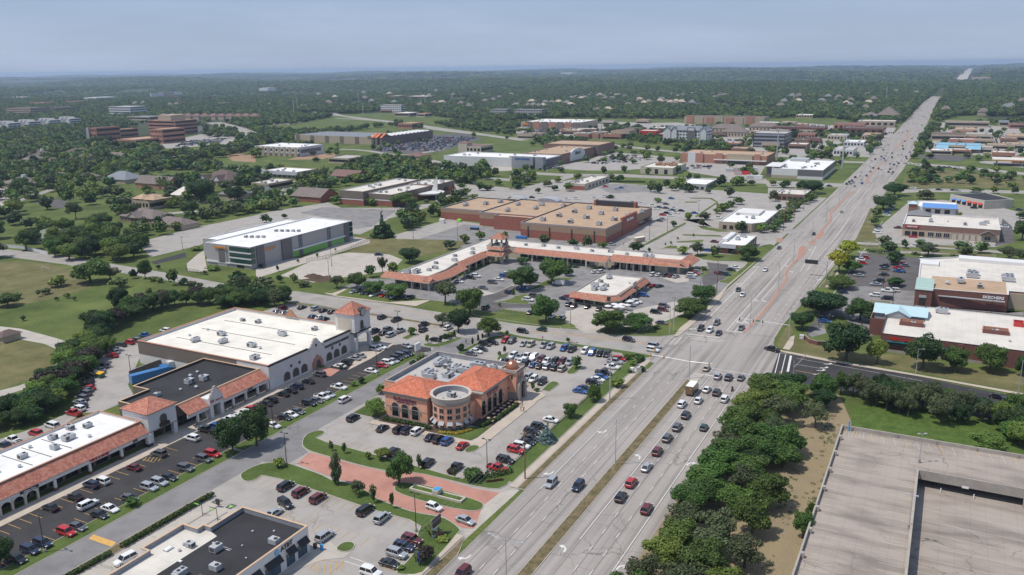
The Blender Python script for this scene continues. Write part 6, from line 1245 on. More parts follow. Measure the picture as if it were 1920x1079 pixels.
# ================================================================ trees
for nm,c,v in(('leaf_green',(.052,.092,.018),.4),('leaf_dark',(.026,.055,.015),.4),('leaf_light',(.095,.135,.025),.35),('leaf_dull',(.062,.078,.034),.4),('leaf_yellow',(.19,.20,.02),.3),('leaf_orange',(.20,.14,.025),.4),('leaf_purple',(.035,.026,.020),.4),('leaf_blue',(.10,.15,.14),.3),('leaf_brown',(.12,.085,.05),.3),('leaf_far',(.052,.082,.026),.4)):
    leaf_mat(nm,tuple(q*(1.75 if nm=='leaf_far' else 1.5)for q in c),v,.5 if nm=='leaf_far' else .28)
leaf_mat('hedge_leaf',(.05,.085,.02),.4,.1);leaf_mat('hedge_red',(.075,.03,.025),.4,.1);leaf_mat('flower',(.35,.28,.03),.5,.1)
mat('bark',(.115,.085,.065),.9,.25,1.5,6,coords='Object')
def leaf_mesh(name,lobes,n,size,m,seed,shell=.55,flat=1.0):
    """leaf clumps spread over and inside several lobes (cx,cy,cz,rx,rz)"""
    rg=np.random.default_rng(seed);L=np.array(lobes,float)
    wgt=L[:,3]**2;idx=rg.choice(len(L),n,p=wgt/wgt.sum())
    d=rg.normal(size=(n,3));d/=np.linalg.norm(d,axis=1)[:,None]
    rad=shell+(1-shell)*rg.random(n)**.6
    bumps=1+.16*np.sin(d[:,0]*7+idx*1.7)*np.sin(d[:,1]*6+idx)*np.sin(d[:,2]*7+1)
    P=L[idx,:3]+d*np.c_[L[idx,3],L[idx,3],L[idx,4]]*(rad*bumps)[:,None]
    nrm=d*1.0+rg.normal(size=(n,3))*.55+np.array([0,0,.35]);nrm/=np.linalg.norm(nrm,axis=1)[:,None]
    a=np.cross(nrm,rg.normal(size=(n,3)));a/=np.linalg.norm(a,axis=1)[:,None];b=np.cross(nrm,a)
    s=(size*(.6+.8*rg.random(n)))[:,None];s2=s*(.55+.5*rg.random(n))[:,None]
    V=np.stack([P-a*s-b*s2*.3,P-a*s*.1-b*s2,P+a*s,P+b*s2*.9+a*s*.15],1).reshape(-1,3)
    F=np.arange(4*n).reshape(-1,4)
    me=bpy.data.meshes.new(name);me.vertices.add(4*n);me.vertices.foreach_set('co',V.ravel());me.loops.add(4*n);me.loops.foreach_set('vertex_index',F.ravel())
    me.polygons.add(n);me.polygons.foreach_set('loop_start',np.arange(0,4*n,4));me.polygons.foreach_set('loop_total',np.full(n,4));me.update();me.validate()
    me.materials.append(MATS[m]if isinstance(m,str)else m);return me
def lobes_round(seed,n=9,zc=.62,rr=.5,rz=.36,puff=.2):
    rg=random.Random(seed);out=[]
    for i in range(n):
        a_=2*math.pi*i/n*1.618+rg.uniform(-.3,.3);q=math.sqrt((i+.5)/n);h=rg.uniform(-.7,.9)*(1-q*.35)
        r=puff*rg.uniform(.8,1.25);out.append((math.cos(a_)*(rr-r)*q*1.06,math.sin(a_)*(rr-r)*q*1.06,zc+h*(rz-r*.8),r,r*rg.uniform(.75,.95)))
    out.append((0,0,zc,rr*.55,rz*.6));return out
def lobes_cone(seed,z0=.08,z1=1,r0=.5,n=9):
    rg=random.Random(seed);out=[]
    for i in range(n):
        t=i/(n-1);r=r0*(1-t*.93)
        k=max(1,int(5*(1-t)))
        for j in range(k):
            a_=2*math.pi*(j/k)+i*1.1+rg.uniform(-.3,.3);q=r*.62 if k>1 else 0
            out.append((q*math.cos(a_),q*math.sin(a_),z0+(z1-z0)*t*.97,max(.06,r*.5),.085))
    return out
def lobes_column(seed):
    rg=random.Random(seed);return[(rg.uniform(-.1,.1),rg.uniform(-.1,.1),.14+.085*i,.40*math.sin(math.pi*min(.97,(.16+.083*i)))**.6+.08,.10)for i in range(10)]
def trunk_mesh(seed,h=.5,r=.028,limbs=5,spread=.3):
    rg=random.Random(seed);b=MB();lean=rg.uniform(-.03,.03)
    b.tube([(0,0,0),(lean*.5,0,h*.35),(lean,.01,h),(lean*1.2,.02,h*1.5)],[r*1.25,r,r*.75,r*.3],'bark',6)
    for i in range(limbs):
        a_=2*math.pi*i/limbs+rg.uniform(-.4,.4);z=h*rg.uniform(.55,.95);q=spread*rg.uniform(.7,1)
        b.tube([(lean*.6,0,z),(math.cos(a_)*q*.5,math.sin(a_)*q*.5,z+.10),(math.cos(a_)*q,math.sin(a_)*q,z+.22)],[r*.5,r*.35,r*.12],'bark',5)
    return b.mesh('trunk')
KINDS_={}
def add_kind(k,leaf,maker,nvar,n,size,adj,th=.5,tr=.028,limbs=5,shell=.55,spread=.3,sides=1):
    KINDS_[k]=dict(crowns=[leaf_mesh('crown',maker(i+hash_(k)),n,size,leaf,i+hash_(k),shell)for i in range(nvar)],trunks=[trunk_mesh(i+hash_(k),th,tr,limbs,spread)for i in range(min(2,nvar))],adj=adj,leaf=leaf)
def hash_(s):return sum(ord(c)*(i+3)for i,c in enumerate(s))%9973
add_kind('round','leaf_green',lambda s:lobes_round(s,17,.53,.5,.46,.17),4,7500,.025,'broad green tree')
add_kind('dark','leaf_dark',lambda s:lobes_round(s,17,.51,.5,.48,.17),3,7000,.025,'dark green tree',.3)
add_kind('light','leaf_light',lambda s:lobes_round(s,13,.57,.5,.42,.17),2,5000,.025,'light green tree')
add_kind('airy','leaf_dull',lambda s:lobes_round(s,13,.58,.5,.4,.14),3,3200,.025,'sparse dull green tree',.55)
add_kind('yellow','leaf_yellow',lambda s:lobes_round(s,11,.58,.5,.4),2,2000,.042,'bright yellow green tree',.3)
add_kind('orange','leaf_orange',lambda s:lobes_round(s,10,.62),2,1500,.042,'orange tinged tree',.4)
add_kind('purple','leaf_purple',lambda s:lobes_round(s,9,.6),2,1300,.045,'dark purple leaved tree',.35)
add_kind('column','leaf_dark',lobes_column,2,900,.07,'slim columnar evergreen',.12)
add_kind('poplar','leaf_dull',lobes_column,2,700,.075,'narrow upright young tree',.25)
add_kind('spruce','leaf_blue',lobes_cone,1,2600,.045,'blue spruce',.12)
add_kind('conifer','leaf_dark',lambda s:lobes_cone(s,.1,.93,.5,7),2,3200,.04,'broad dark conifer',.14)
add_kind('bare','leaf_brown',lambda s:lobes_round(s,6,.65),2,160,.04,'half bare brown young tree',.6)
add_kind('bush','leaf_green',lambda s:lobes_round(s,8,.5,.5,.5,.26),2,900,.06,'round green bush',.15)
add_kind('redbush','leaf_purple',lambda s:lobes_round(s,8,.5,.5,.5,.26),1,700,.06,'low dark red bush',.15)
TREES=[]
def tree_at(x,y,w_,h,kind,where):TREES.append((x,y,w_,h,kind,where))
def T(where,k,*rows):
    """single trees read off the survey: foot x, foot y, crown width, height (all in the crop's pixels), kind"""
    ox,oy,s=CROPS[k]
    for(bx_,by_,w_,h,kind)in rows:
        x,y=at(k,bx_,by_);d=fwd.dot(Vector((x,y,-H0)));dep=math.atan2(H0,math.hypot(x,y))
        tree_at(x,y,w_/s*d/F0,max(.8,(h/s*d/F0-.30*w_/s*d/F0*math.sin(dep))/math.cos(dep)),kind,where)
def grove(where,poly,n,w_,h,kinds,seed=1,gap=.6,avoid=()):
    rg=random.Random(seed);xs,ys=[p[0]for p in poly],[p[1]for p in poly];got=[];k=0
    while len(got)<n and k<n*60:
        k+=1;p=(rg.uniform(min(xs),max(xs)),rg.uniform(min(ys),max(ys)))
        if not inside(p,poly)or any(inside(p,a_)for a_ in avoid):continue
        ww=rg.uniform(*w_)
        if any((p[0]-q[0])**2+(p[1]-q[1])**2<(gap*(ww+q[2])/2)**2 for q in got):continue
        got.append((*p,ww));tree_at(p[0],p[1],ww,rg.uniform(*h),rg.choice(kinds),where)
T('on the market grass strip','P',(437,852,62,82,'dark'),(482,836,62,86,'dark'))
T('at the lower left corner of the strip car park','R5',(10,1010,190,240,'dark'));T('on the grass strip by the access road','R5',(985,565,120,95,'bare'))
T('on the grass strip by the access road','R2',(790,720,60,70,'bare'),(730,740,60,60,'bare'),(640,610,40,40,'bush'))
T('beside the brick drive','R6',(175,275,95,100,'light'),(605,402,75,235,'poplar'),(1075,392,200,265,'round'),(1228,285,48,140,'column'),(1490,357,30,112,'column'),(1620,372,140,120,'bush'),(945,212,125,110,'light'),(565,150,40,95,'bare'),(660,170,45,105,'bare'),(845,212,50,80,'bare'),(775,482,115,135,'airy'),(880,540,62,165,'poplar'),(1020,582,42,150,'poplar'))
T('by the phone shop car park and road sign','R6',(1260,985,165,160,'redbush'),(1325,782,110,120,'bush'),(1395,825,110,60,'bush'),(1085,1035,80,50,'bush'))
T('on the restaurant side boulevard lawn','R3',(615,852,112,150,'round'),(440,972,112,135,'round'),(795,742,120,95,'purple'),(950,552,70,60,'bush'),(905,580,70,60,'bush'),(860,540,70,60,'bush'),(970,630,60,60,'bush'),(890,640,50,40,'bush'))
T('in the restaurant car park','R3',(490,605,92,120,'round'),(155,770,35,90,'column'),(190,780,50,40,'bush'));T('at the edge of the restaurant car park','A4',(1650,870,250,300,'spruce'))
T('along the cross street','R3',(255,262,210,235,'round'),(730,325,260,195,'round'),(940,320,225,150,'round'),(420,410,38,48,'purple'),(1085,312,60,42,'redbush'))
T('beside the boulevard north of the grill','R3',(1340,222,230,170,'round'),(1440,110,190,160,'round'),(1400,180,120,120,'round'))
T('between the market car park and cross street','R2',(95,105,125,130,'dark'),(215,135,115,125,'dark'),(1400,285,120,110,'airy'),(1520,335,175,200,'dark'),(1745,362,175,175,'round'),(1170,352,72,85,'light'),(905,415,72,78,'dark'),(1880,362,36,55,'purple'))
T('on the islands by the market entrance drive','R2',(1285,416,32,85,'column'),(1385,412,30,70,'column'),(1420,405,30,82,'column'),(1488,372,30,62,'column'),(1625,432,22,75,'column'),(1667,412,22,80,'column'),(1700,396,22,70,'column'),(1540,472,72,66,'light'),(1865,492,30,70,'poplar'),(1825,510,32,45,'light'),(1455,365,70,45,'bush'))
T('between plaza car park and cross street','R2',(1420,120,185,190,'airy'),(1605,195,210,240,'round'));T('in front of the plaza car park','B8',(255,405,230,230,'airy'),(555,405,300,260,'round'),(820,490,350,250,'round'),(1150,545,400,270,'round'))
T('in a line behind the plaza wing','B8',(765,245,190,235,'airy'),(940,212,165,310,'airy'),(1090,175,190,210,'airy'))
T('beside the restaurant wall','R2',(935,795,95,100,'dark'),(905,960,155,160,'light'),(1225,560,80,70,'dark'),(1180,580,70,50,'dark'))
T('in the plaza car park','S3',(75,1090,240,200,'round'),(300,1050,220,220,'round'),(80,905,110,70,'round'),(425,992,95,80,'round'),(1440,948,65,38,'bush'));T('in the plaza car park','B7',(770,605,55,90,'poplar'),(980,450,55,150,'column'))
T('on the superstore field','S2',(950,700,150,195,'conifer'),(1455,792,115,90,'airy'),(1570,748,82,95,'airy'),(1690,722,90,92,'airy'),(1865,728,62,92,'airy'),(1150,892,165,130,'dark'))
T('around the closed cinema','S2',(600,452,110,85,'round'),(872,466,82,82,'dark'),(1110,472,200,115,'light'),(1170,475,80,60,'round'),(1280,446,52,38,'round'),(1390,375,130,75,'round'),(1460,360,80,80,'round'),(1545,342,80,62,'round'),(1630,412,82,52,'round'),(1690,352,80,85,'round'),(1740,350,90,50,'round'),(1820,310,70,60,'round'),(65,592,75,82,'light'),(110,590,40,50,'light'),(215,562,52,48,'round'))
T('behind the superstore','S3',(245,757,100,100,'airy'),(455,768,92,72,'airy'),(565,782,92,120,'airy'),(680,786,90,62,'airy'),(925,812,125,100,'airy'),(1030,812,32,42,'airy'),(1280,827,105,90,'airy'),(1390,842,115,115,'airy'),(1525,852,92,112,'airy'),(1760,872,175,135,'round'))
T('in the superstore car park','S3',(1325,577,62,82,'light'),(1215,622,57,57,'light'),(1450,572,92,72,'airy'),(1420,622,62,72,'airy'),(1095,442,67,52,'airy'),(740,407,72,32,'light'),(1150,762,15,25,'poplar'),(1192,755,20,32,'poplar'),(1360,700,18,35,'poplar'),(1243,716,22,22,'light'))
T('by the bank','S3',(1590,505,140,90,'round'),(1540,525,70,60,'dark'),(1640,475,80,60,'round'),(1710,667,102,112,'dark'),(1870,667,92,102,'dark'))
T('beyond the superstore car park','S3',(265,322,82,62,'round'),(345,292,62,62,'round'),(420,355,92,82,'dark'),(195,372,52,52,'light'),(320,352,62,52,'round'),(490,262,72,57,'dark'),(690,227,52,72,'round'),(840,217,57,62,'round'),(1020,232,52,72,'round'),(1240,222,62,72,'dark'),(740,277,82,62,'round'),(810,282,92,62,'round'),(1045,362,92,102,'round'),(1100,372,82,92,'round'),(1160,332,62,82,'round'),(1210,352,82,62,'round'),(1260,342,102,122,'dark'),(1330,362,112,82,'airy'),(1380,282,72,72,'airy'),(1330,272,52,62,'round'),(1570,322,92,112,'airy'),(1690,312,132,92,'round'),(1790,312,72,52,'round'),(1630,402,82,92,'round'),(1700,455,92,72,'light'),(1470,372,52,52,'round'),(100,207,62,67,'dark'),(150,192,40,40,'round'),(370,217,62,47,'round'),(240,190,50,40,'round'))
grove('in the dense clump behind the cinema',pts('S2 560 340 640 300 800 180 900 150 1050 140 1240 180 1300 250 1050 250 800 280 640 330'),34,(8,12),(8,12),['round','dark','round','airy'],5)
grove('in the row between cinema and superstore',pts('S2 1030 650 1060 560 1250 480 1400 440 1560 380 1600 400 1440 520 1300 590 1120 660'),26,(7,9.5),(8,10.5),['round','round','airy'],6,.55)
grove('in the clump by the highway stores',pts('S3 -20 320 0 240 80 225 170 240 190 280 100 330 20 360'),10,(8,11),(8,11),['round','dark','light'],8);grove('by the crossroads lots',pts('S2 1560 290 1650 240 1720 150 1750 200 1600 300'),9,(8,11),(8,12),['dark','round'],9);grove('by the cream shop row',pts('S2 1420 250 1560 220 1700 200 1900 280 1700 300 1500 270'),8,(8,11),(8,11),['round','dark'],19)
# hedgerow between the market and the meadow
grove('in the hedgerow behind the market',pts('R1 640 330 820 280 960 180 1120 160 1250 130 1400 120 1700 150 P 520 575 430 560 330 575 250 600 170 640'),46,(6.5,9.5),(6,9),['round','dark','round','dark','purple','airy','round','dark'],11,.45)
grove('in the hedgerow behind the market',pts('P 400 560 440 545 500 552 560 566 540 572 450 567'),10,(5.5,7.5),(6,9),['dark','round','airy'],12,.5)
grove('beside the rear car park',pts('R1 480 560 560 470 700 420 820 420 800 540 700 600 640 660 540 760 470 870 420 930 280 1000 0 1079 P -40 810 R1 60 960 240 880 360 760 440 680'),50,(6.5,9.5),(5.5,8),['round','dark','light','round','purple','round','dark','dark'],13,.45)
T('on the meadow left of the hedgerow','R1',(60,140,175,120,'round'),(288,65,40,65,'dark'),(345,48,90,60,'dark'),(505,78,55,55,'dark'),(425,98,40,42,'airy'),(558,98,40,45,'airy'),(900,150,150,180,'dark'),(875,155,60,60,'dark'),(945,135,60,60,'dark'),(1117,50,62,65,'airy'),(175,248,45,50,'airy'),(140,85,60,60,'round'),(215,808,90,75,'dark'))
# trees round the storage building and the old field
T('between the meadow and the storage yard','S1',(430,1070,150,110,'round'),(680,1040,270,200,'round'),(830,1020,160,110,'airy'),(1000,1010,70,90,'dark'),(1090,1010,100,160,'round'),(1300,1060,90,150,'dark'),(1200,1040,60,50,'dark'),(1150,1030,80,50,'dark'),(900,1079,150,100,'dark'),(1790,1030,140,100,'dark'),(1890,1060,110,90,'dark'),(1540,980,40,45,'dark'),(1600,950,120,55,'bush'),(1480,800,100,45,'bush'),(1190,940,40,40,'round'),(1380,1060,80,70,'dark'),(1440,1075,90,60,'dark'),(1500,1080,60,50,'dark'))
T('in front of the light car park by the storage building','S2',(290,1042,65,95,'round'),(180,1042,62,75,'round'),(75,1075,140,100,'dark'),(360,1072,105,58,'light'),(162,955,26,55,'poplar'),(460,850,26,35,'poplar'),(315,890,24,30,'poplar'),(595,805,22,28,'poplar'))
grove('in the wood left of the storage building',pts('S1 380 860 420 700 520 660 700 650 900 690 1040 780 1110 860 1080 890 960 900 860 880 700 870 600 880'),36,(9,12.5),(9,13),['round','dark','round','light'],14,.55)
grove('between the houses at left',pts('P -60 300 60 270 140 290 230 330 330 350 470 330 500 380 420 400 300 430 280 440 200 450 120 450 60 480 -60 500'),120,(10,14),(9,13),['round','dark','round','light','airy'],15,.5)
grove('along the old cinema car park',pts('S1 1000 660 1100 640 1300 600 1480 560 1640 520 1917 460 S2 80 420 200 450 180 500 60 500 S1 1800 520 1500 600 1250 680 1020 720'),40,(7,10),(7,10),['round','dark','round'],16,.5)
grove('by the lake',pts('S1 500 170 760 130 1000 160 1260 150 1500 160 1700 190 1700 200 1250 205 950 190 700 230 560 240'),44,(9,13),(9,13),['round','dark','dark'],17,.5)
grove('round the lakeside cottages',pts('S1 1300 310 1440 290 1560 330 1600 440 1460 450 1430 400 1330 350'),14,(9,13),(10,15),['round','dark'],18,.5)
T('beside the lakeside cottages','S1',(1510,440,190,190,'dark'),(1690,350,110,90,'dark'),(1300,480,130,90,'dark'),(170,370,170,130,'round'),(1360,390,50,60,'yellow'))
grove('in the housing cluster at far left',pts('P -60 240 130 245 170 275 330 285 480 268 490 300 400 296 280 310 100 300 -60 300'),130,(11,16),(10,14),['round','dark'],21,.55)
# east of the boulevard
T('at the crossroads corner by the guitar shop','R4',(400,205,345,215,'dark'),(255,312,175,165,'dark'),(690,245,225,195,'round'),(585,545,335,320,'dark'),(815,572,155,220,'light'),(1160,605,265,310,'dark'),(1385,622,195,205,'round'),(1660,632,215,245,'round'),(1905,665,130,185,'dark'),(1885,262,70,60,'round'),(545,795,115,195,'round'))
grove('in the row along the dark side street',pts('P 1580 738 1640 735 1760 760 1840 785 1850 800 1790 800 1700 785 1620 762'),26,(5,7.5),(6,8.5),['airy','round','airy','dark','airy'],22,.5)
grove('where the side street leaves the picture',pts('P 1845 770 1940 785 1960 850 1900 835 1850 800'),12,(6,8),(6,8.5),['round','dark','light'],23,.5);T('on the rough meadow behind the garage','R8',(1640,160,260,180,'light'),(1830,60,150,110,'dark'))
T('beside the boulevard on its east side','S4',(945,387,165,115,'dark'),(860,492,165,125,'dark'),(815,547,100,82,'orange'),(790,612,82,82,'dark'),(530,965,155,185,'yellow'),(600,855,155,145,'yellow'),(635,965,145,105,'round'),(550,1085,210,115,'round'),(1180,417,145,92,'round'))
T('between the tyre shop and shoe shop','S4',(870,762,112,90,'orange'),(910,812,145,105,'airy'),(1020,782,62,82,'orange'),(1150,772,92,72,'round'),(1200,842,165,112,'airy'),(1460,792,135,82,'orange'),(1490,842,135,92,'airy'),(1605,822,122,112,'orange'),(1805,872,175,115,'airy'))
T('in the shoe shop car park','S4',(935,905,115,120,'round'),(950,1068,145,92,'round'),(965,860,110,70,'round'));T('at the right edge by the tyre shop drive','S4',(1905,725,140,185,'round'),(1895,560,90,62,'dark'),(1435,545,40,45,'yellow'),(1900,870,60,70,'dark'))
T('on the scrub verge by the far crossroads','S4',(1420,297,82,92,'dark'),(1520,302,82,82,'dark'),(1605,257,52,47,'dark'),(1710,267,52,57,'dark'),(1805,277,62,72,'airy'),(1700,372,62,72,'conifer'),(1850,377,57,72,'conifer'),(1560,364,112,52,'round'),(1830,322,102,52,'round'),(960,420,80,50,'dark'))
grove('on the scrub verge by the far crossroads',pts('S4 1030 280 1090 215 1240 230 1330 300 1100 310'),26,(5,10),(3,7),['round','dark','airy','light','bush'],24,.4)
T('by the burger bar','S4',(130,332,102,72,'dark'),(250,342,105,82,'dark'),(35,312,62,52,'dark'),(330,375,155,112,'dark'),(40,432,82,102,'round'),(80,502,52,62,'round'),(460,82,92,82,'dark'),(670,110,40,45,'dark'))
grove('in the hedge row west of the boulevard',pts('S4 10 660 60 600 150 490 250 420 340 380 350 420 240 500 130 600 40 680'),26,(5.5,8),(4.5,7),['dark','round'],25,.5)
grove('west of the boulevard by the shop rows',pts('T4 700 650 780 630 840 640 880 660 760 770 740 740'),14,(9,12),(8,11),['round','dark'],26);grove('beside the boulevard at far right',pts('T4 1130 740 1150 690 1200 590 1240 540 1290 560 1220 660 1190 740'),16,(10,14),(9,13),['dark','round'],27)
# the grove between the boulevard and the garage
rgv=random.Random(77)
for cx_,skip in((-43.2,()),(-35.6,(3,9)),(-29.2,(1,3,4,6,8,10,12,13,16,17,19))):
    for i in range(23):
        y=104+7.0*i+rgv.uniform(-1.2,1.2)
        if i in skip or y>257:continue
        tree_at(cx_+rgv.uniform(-1,1)+(3 if cx_>-30 and y>225 else 0),y,rgv.uniform(7.4,10.0),rgv.uniform(6.4,9.2),rgv.choice(['round','round','round','light','airy','dark','round','round','airy']),'in the grove between boulevard and garage')
T('against the garage wall','R8',(260,800,150,240,'round'),(330,690,110,180,'round'),(400,520,50,80,'bush'),(520,160,50,60,'bush'),(500,230,40,40,'bush'))
# ---- the largest 300 stand as things; the rest of the wood is one mass
mass_pts=[]
def apparent(t):d=math.hypot(t[0],t[1],H0);return t[2]*t[3]/d**2
TREES.sort(key=apparent,reverse=True)
def xpix(x,y):
    d=Vector((x,y,-H0));return d.dot(rt)/d.dot(fwd)
NT=300
groups={}
for t in TREES[:NT]:groups.setdefault((t[4],t[5]),[]).append(t)
PROTO={}
for(kind,where),lst in groups.items():
    lst.sort(key=lambda t:xpix(t[0],t[1]));K=KINDS_[kind]
    for i,(x,y,w_,h,_,_)in enumerate(lst):
        adj=K['adj']
        if len(lst)==1:lab=f'{adj} {where}'
        else:lab=f'{adj} {where}, {NUM[i]} such from left'
        nm={'bush':'bush','redbush':'bush','spruce':'spruce_tree','conifer':'conifer_tree','column':'columnar_tree','poplar':'young_tree','bare':'young_tree'}.get(kind,'tree')
        v=int(noisehash(round(x,2),round(y,2))*97)
        root=empty(nm,(x,y,0),lab,'bush' if nm=='bush' else 'tree','trees '+where,rz=v*.37)
        root.scale=(w_*1.13,w_*1.13,h*1.06)
        child('crown',root,K['crowns'][v%len(K['crowns'])]);child('trunk',root,K['trunks'][v%len(K['trunks'])])
        if kind not in PROTO:PROTO[kind]=root
for t in TREES[NT:]:mass_pts.append((t[0],t[1],t[2],t[3]))
# ---- far woods: points over the land, kept off roads, car parks, lawns and buildings
KEEP=[];LOTS=[]
for o in scn.objects:
    if o.type=='MESH' and o.get('kind')=='structure' and o.name.split('.')[0]in('main_road','cross_street','far_cross_street','highway','local_road','far_road','far_lot','roadside_lawn','lake','cinema_lot','field','shop_lot','shop_lot_front','garage_shop_lot','field_path','dry_field','plaza_lot','storage_yard','empty_lot'):
        vs=o.data.vertices
        for p in o.data.polygons:(LOTS.append([(vs[i].co.x+o.location.x,vs[i].co.y+o.location.y)for i in p.vertices])if o.name.startswith('far_lot')else 0);KEEP.append(np.array([(vs[i].co.x+o.location.x,vs[i].co.y+o.location.y)for i in p.vertices]))
KEEP.append(np.array([(qa[0]-60,qa[1]-200),(qa[0]+60,qa[1]-200),(qb[0]+110,qb[1]),(qb[0]-110,qb[1])]))
bpy.context.view_layer.update()
for o in scn.objects:
    if o.type=='EMPTY' and o.get('category')not in(None,'tree','bush')and KIDS.get(o.name):
        v=np.concatenate([np.array([c.matrix_world@Vector(q)for q in c.bound_box])[:,:2]for c in KIDS[o.name]])
        x0,y0=v.min(0)-3;x1,y1=v.max(0)+3
        g_=10 if o['category']=='house' else 26
        KEEP.append(np.array([(x0,y0-g_),(x1,y0-g_),(x1,y1),(x0,y1)]))
def inside_np(P,poly):
    x,y=P[:,0],P[:,1];r=np.zeros(len(P),bool);j=len(poly)-1
    for i in range(len(poly)):
        xi,yi=poly[i];xj,yj=poly[j]
        if yi!=yj:r^=((yi>y)!=(yj>y))&(x<(xj-xi)*(y-yi)/(yj-yi)+xi)
        j=i
    return r
def spread_wood(poly,spacing,w_,h,seed,keep=1.0):
    rg=np.random.default_rng(seed);P=np.array(poly);lo,hi=P.min(0),P.max(0)
    nx,ny=int((hi[0]-lo[0])/spacing)+1,int((hi[1]-lo[1])/spacing)+1
    g=np.stack(np.meshgrid(np.arange(nx),np.arange(ny)),-1).reshape(-1,2)*spacing+lo+rg.uniform(-.5,.5,(nx*ny,2))*spacing
    g=g[inside_np(g,P)]
    if keep<1:
        f=np.sin(g[:,0]/170+seed)+np.sin(g[:,1]/230+1.3*seed)+np.sin((g[:,0]+g[:,1])/90)+rg.normal(size=len(g))*.5;g=g[f>np.quantile(f,1-keep)]if len(g)else g
    for k in KEEP:
        lo_,hi_=k.min(0),k.max(0);m=(g[:,0]>lo_[0])&(g[:,0]<hi_[0])&(g[:,1]>lo_[1])&(g[:,1]<hi_[1])
        if m.any():idx=np.where(m)[0];g=np.delete(g,idx[inside_np(g[idx],k)],0)
    ww=rg.uniform(*w_,len(g));hh=rg.uniform(*h,len(g))
    return np.c_[g,ww,hh]
W1=pts('P -80 215 60 212 130 220 300 214 420 222 480 212 560 208 650 212 720 205 880 228 960 232 1060 222 1180 222 1300 224 1560 222 1640 238 1690 236 1730 200 1765 168 1990 168 1990 225 1920 226 1800 222 1745 235 1760 200 1990 190 1990 166 -80 178')
W2=pts('P -80 180 1990 160 1990 143 -80 163');W3=pts('P -80 164 1990 144 1990 134 -80 155')
woods=[spread_wood(pts('P -80 214 300 216 480 216 560 212 660 214 740 207 880 228 960 228 1060 222 1300 224 1560 222 1640 236 1690 234 1735 200 1766 166 1400 165 900 174 400 178 -80 184'),11.5,(10,16),(9,14),1,.9),
    spread_wood(pts('P 1776 166 1745 232 1800 218 1990 222 1990 163'),11.5,(10,16),(9,14),2,.95),
    spread_wood(pts('P -80 185 400 179 900 175 1400 166 1765 166 1990 163 1990 148 -80 167'),22,(18,30),(10,17),3,.82),spread_wood(pts('P -80 168 1990 149 1990 138 -80 157'),42,(36,62),(12,22),4,.9),
    spread_wood([(-17500,6800),(5500,6800),(6500,17600),(-21000,17600)],100,(70,140),(14,28),5,.85),
    spread_wood(pts('P -80 232 140 240 330 262 480 250 640 232 720 238 560 262 400 300 300 310 60 300 -80 310'),11,(10,15),(8,13),6,.72),
    spread_wood(pts('P -80 300 300 310 560 330 620 330 700 300 940 320 900 350 640 345 560 400 300 420 -80 470'),11.5,(9,14),(8,13),7,.6),
    spread_wood(pts('P 640 232 900 250 1100 262 1300 290 1600 300 1640 250 1300 226 960 232'),11,(8,13),(7,11),8,.62),spread_wood(pts('P 1700 300 1990 300 1990 225 1745 236'),11,(8,13),(7,11),9,.55),
    spread_wood(pts('P 480 262 620 245 640 255 560 285'),12,(8,12),(8,12),10,.5),spread_wood(pts('P 545 238 560 218 640 220 640 238 600 244'),10,(10,14),(9,13),11),spread_wood(pts('P 1000 262 1080 258 1100 272 1020 278'),10,(9,12),(8,11),12),spread_wood(pts('P 830 232 930 226 940 250 850 244'),11,(9,12),(8,11),13,.8)]
KEEP=[k for k in KEEP if[tuple(q)for q in k.tolist()]not in LOTS];woods.append(spread_wood(pts('P 500 330 640 255 900 240 1300 240 1640 250 1560 330 1420 345 1280 305 900 320 700 310'),24,(6,10),(6,9),21,.7));woods.append(spread_wood(pts('P 1690 345 1745 236 1990 225 1990 350'),22,(6,10),(6,9),22,.7));woods.append(spread_wood(pts('P -80 208 300 211 480 214 560 213 600 232 480 262 330 258 140 238 -80 234'),11.5,(10,15),(8,12),31,.72));woods.append(np.array(mass_pts));WP=np.concatenate(woods)
# far crowns: four light meshes, each first seen on a real far tree
me=bpy.data.meshes.new('woodland');me.vertices.add(len(WP));me.vertices.foreach_set('co',np.c_[WP[:,:2],np.array([hill(a_,b_)for a_,b_ in WP[:,:2]])].ravel().astype(np.float32))
at_=me.attributes.new('size','FLOAT_VECTOR','POINT');at_.data.foreach_set('vector',np.c_[WP[:,2],WP[:,2],WP[:,3]].ravel().astype(np.float32));me.update()
wood=bpy.data.objects.new('woodland',me);COL.objects.link(wood);tag(wood,'dense green woods and scattered far trees stretching to the horizon','woods',kind='stuff')
lod=bpy.data.collections.new('far_crowns')
for i,m in enumerate(('leaf_far','leaf_green','leaf_light','leaf_dark','leaf_far','leaf_dull','leaf_light')):
    lm=leaf_mesh('far_crown',[(a_,b_,c-.12,d,e_)for a_,b_,c,d,e_ in lobes_round(50+i,8,.6,.5,.42,.24)],170,.12,m,50+i,.75);o=bpy.data.objects.new('far_crown',lm);lod.objects.link(o)
ng=bpy.data.node_groups.new('woodland','GeometryNodeTree');ng.interface.new_socket('Geometry',in_out='INPUT',socket_type='NodeSocketGeometry');ng.interface.new_socket('Geometry',in_out='OUTPUT',socket_type='NodeSocketGeometry')
N,L=ng.nodes,ng.links;gi,go=N.new('NodeGroupInput'),N.new('NodeGroupOutput');ip=N.new('GeometryNodeInstanceOnPoints');ci=N.new('GeometryNodeCollectionInfo')
ci.inputs['Collection'].default_value=lod;ci.inputs['Separate Children'].default_value=True;ci.inputs['Reset Children'].default_value=True
na=N.new('GeometryNodeInputNamedAttribute');na.data_type='FLOAT_VECTOR';na.inputs['Name'].default_value='size';rv=N.new('FunctionNodeRandomValue');rv.data_type='FLOAT_VECTOR';rv.inputs[0].default_value=(0,0,0);rv.inputs[1].default_value=(0,0,6.28)
ip.inputs['Pick Instance'].default_value=True
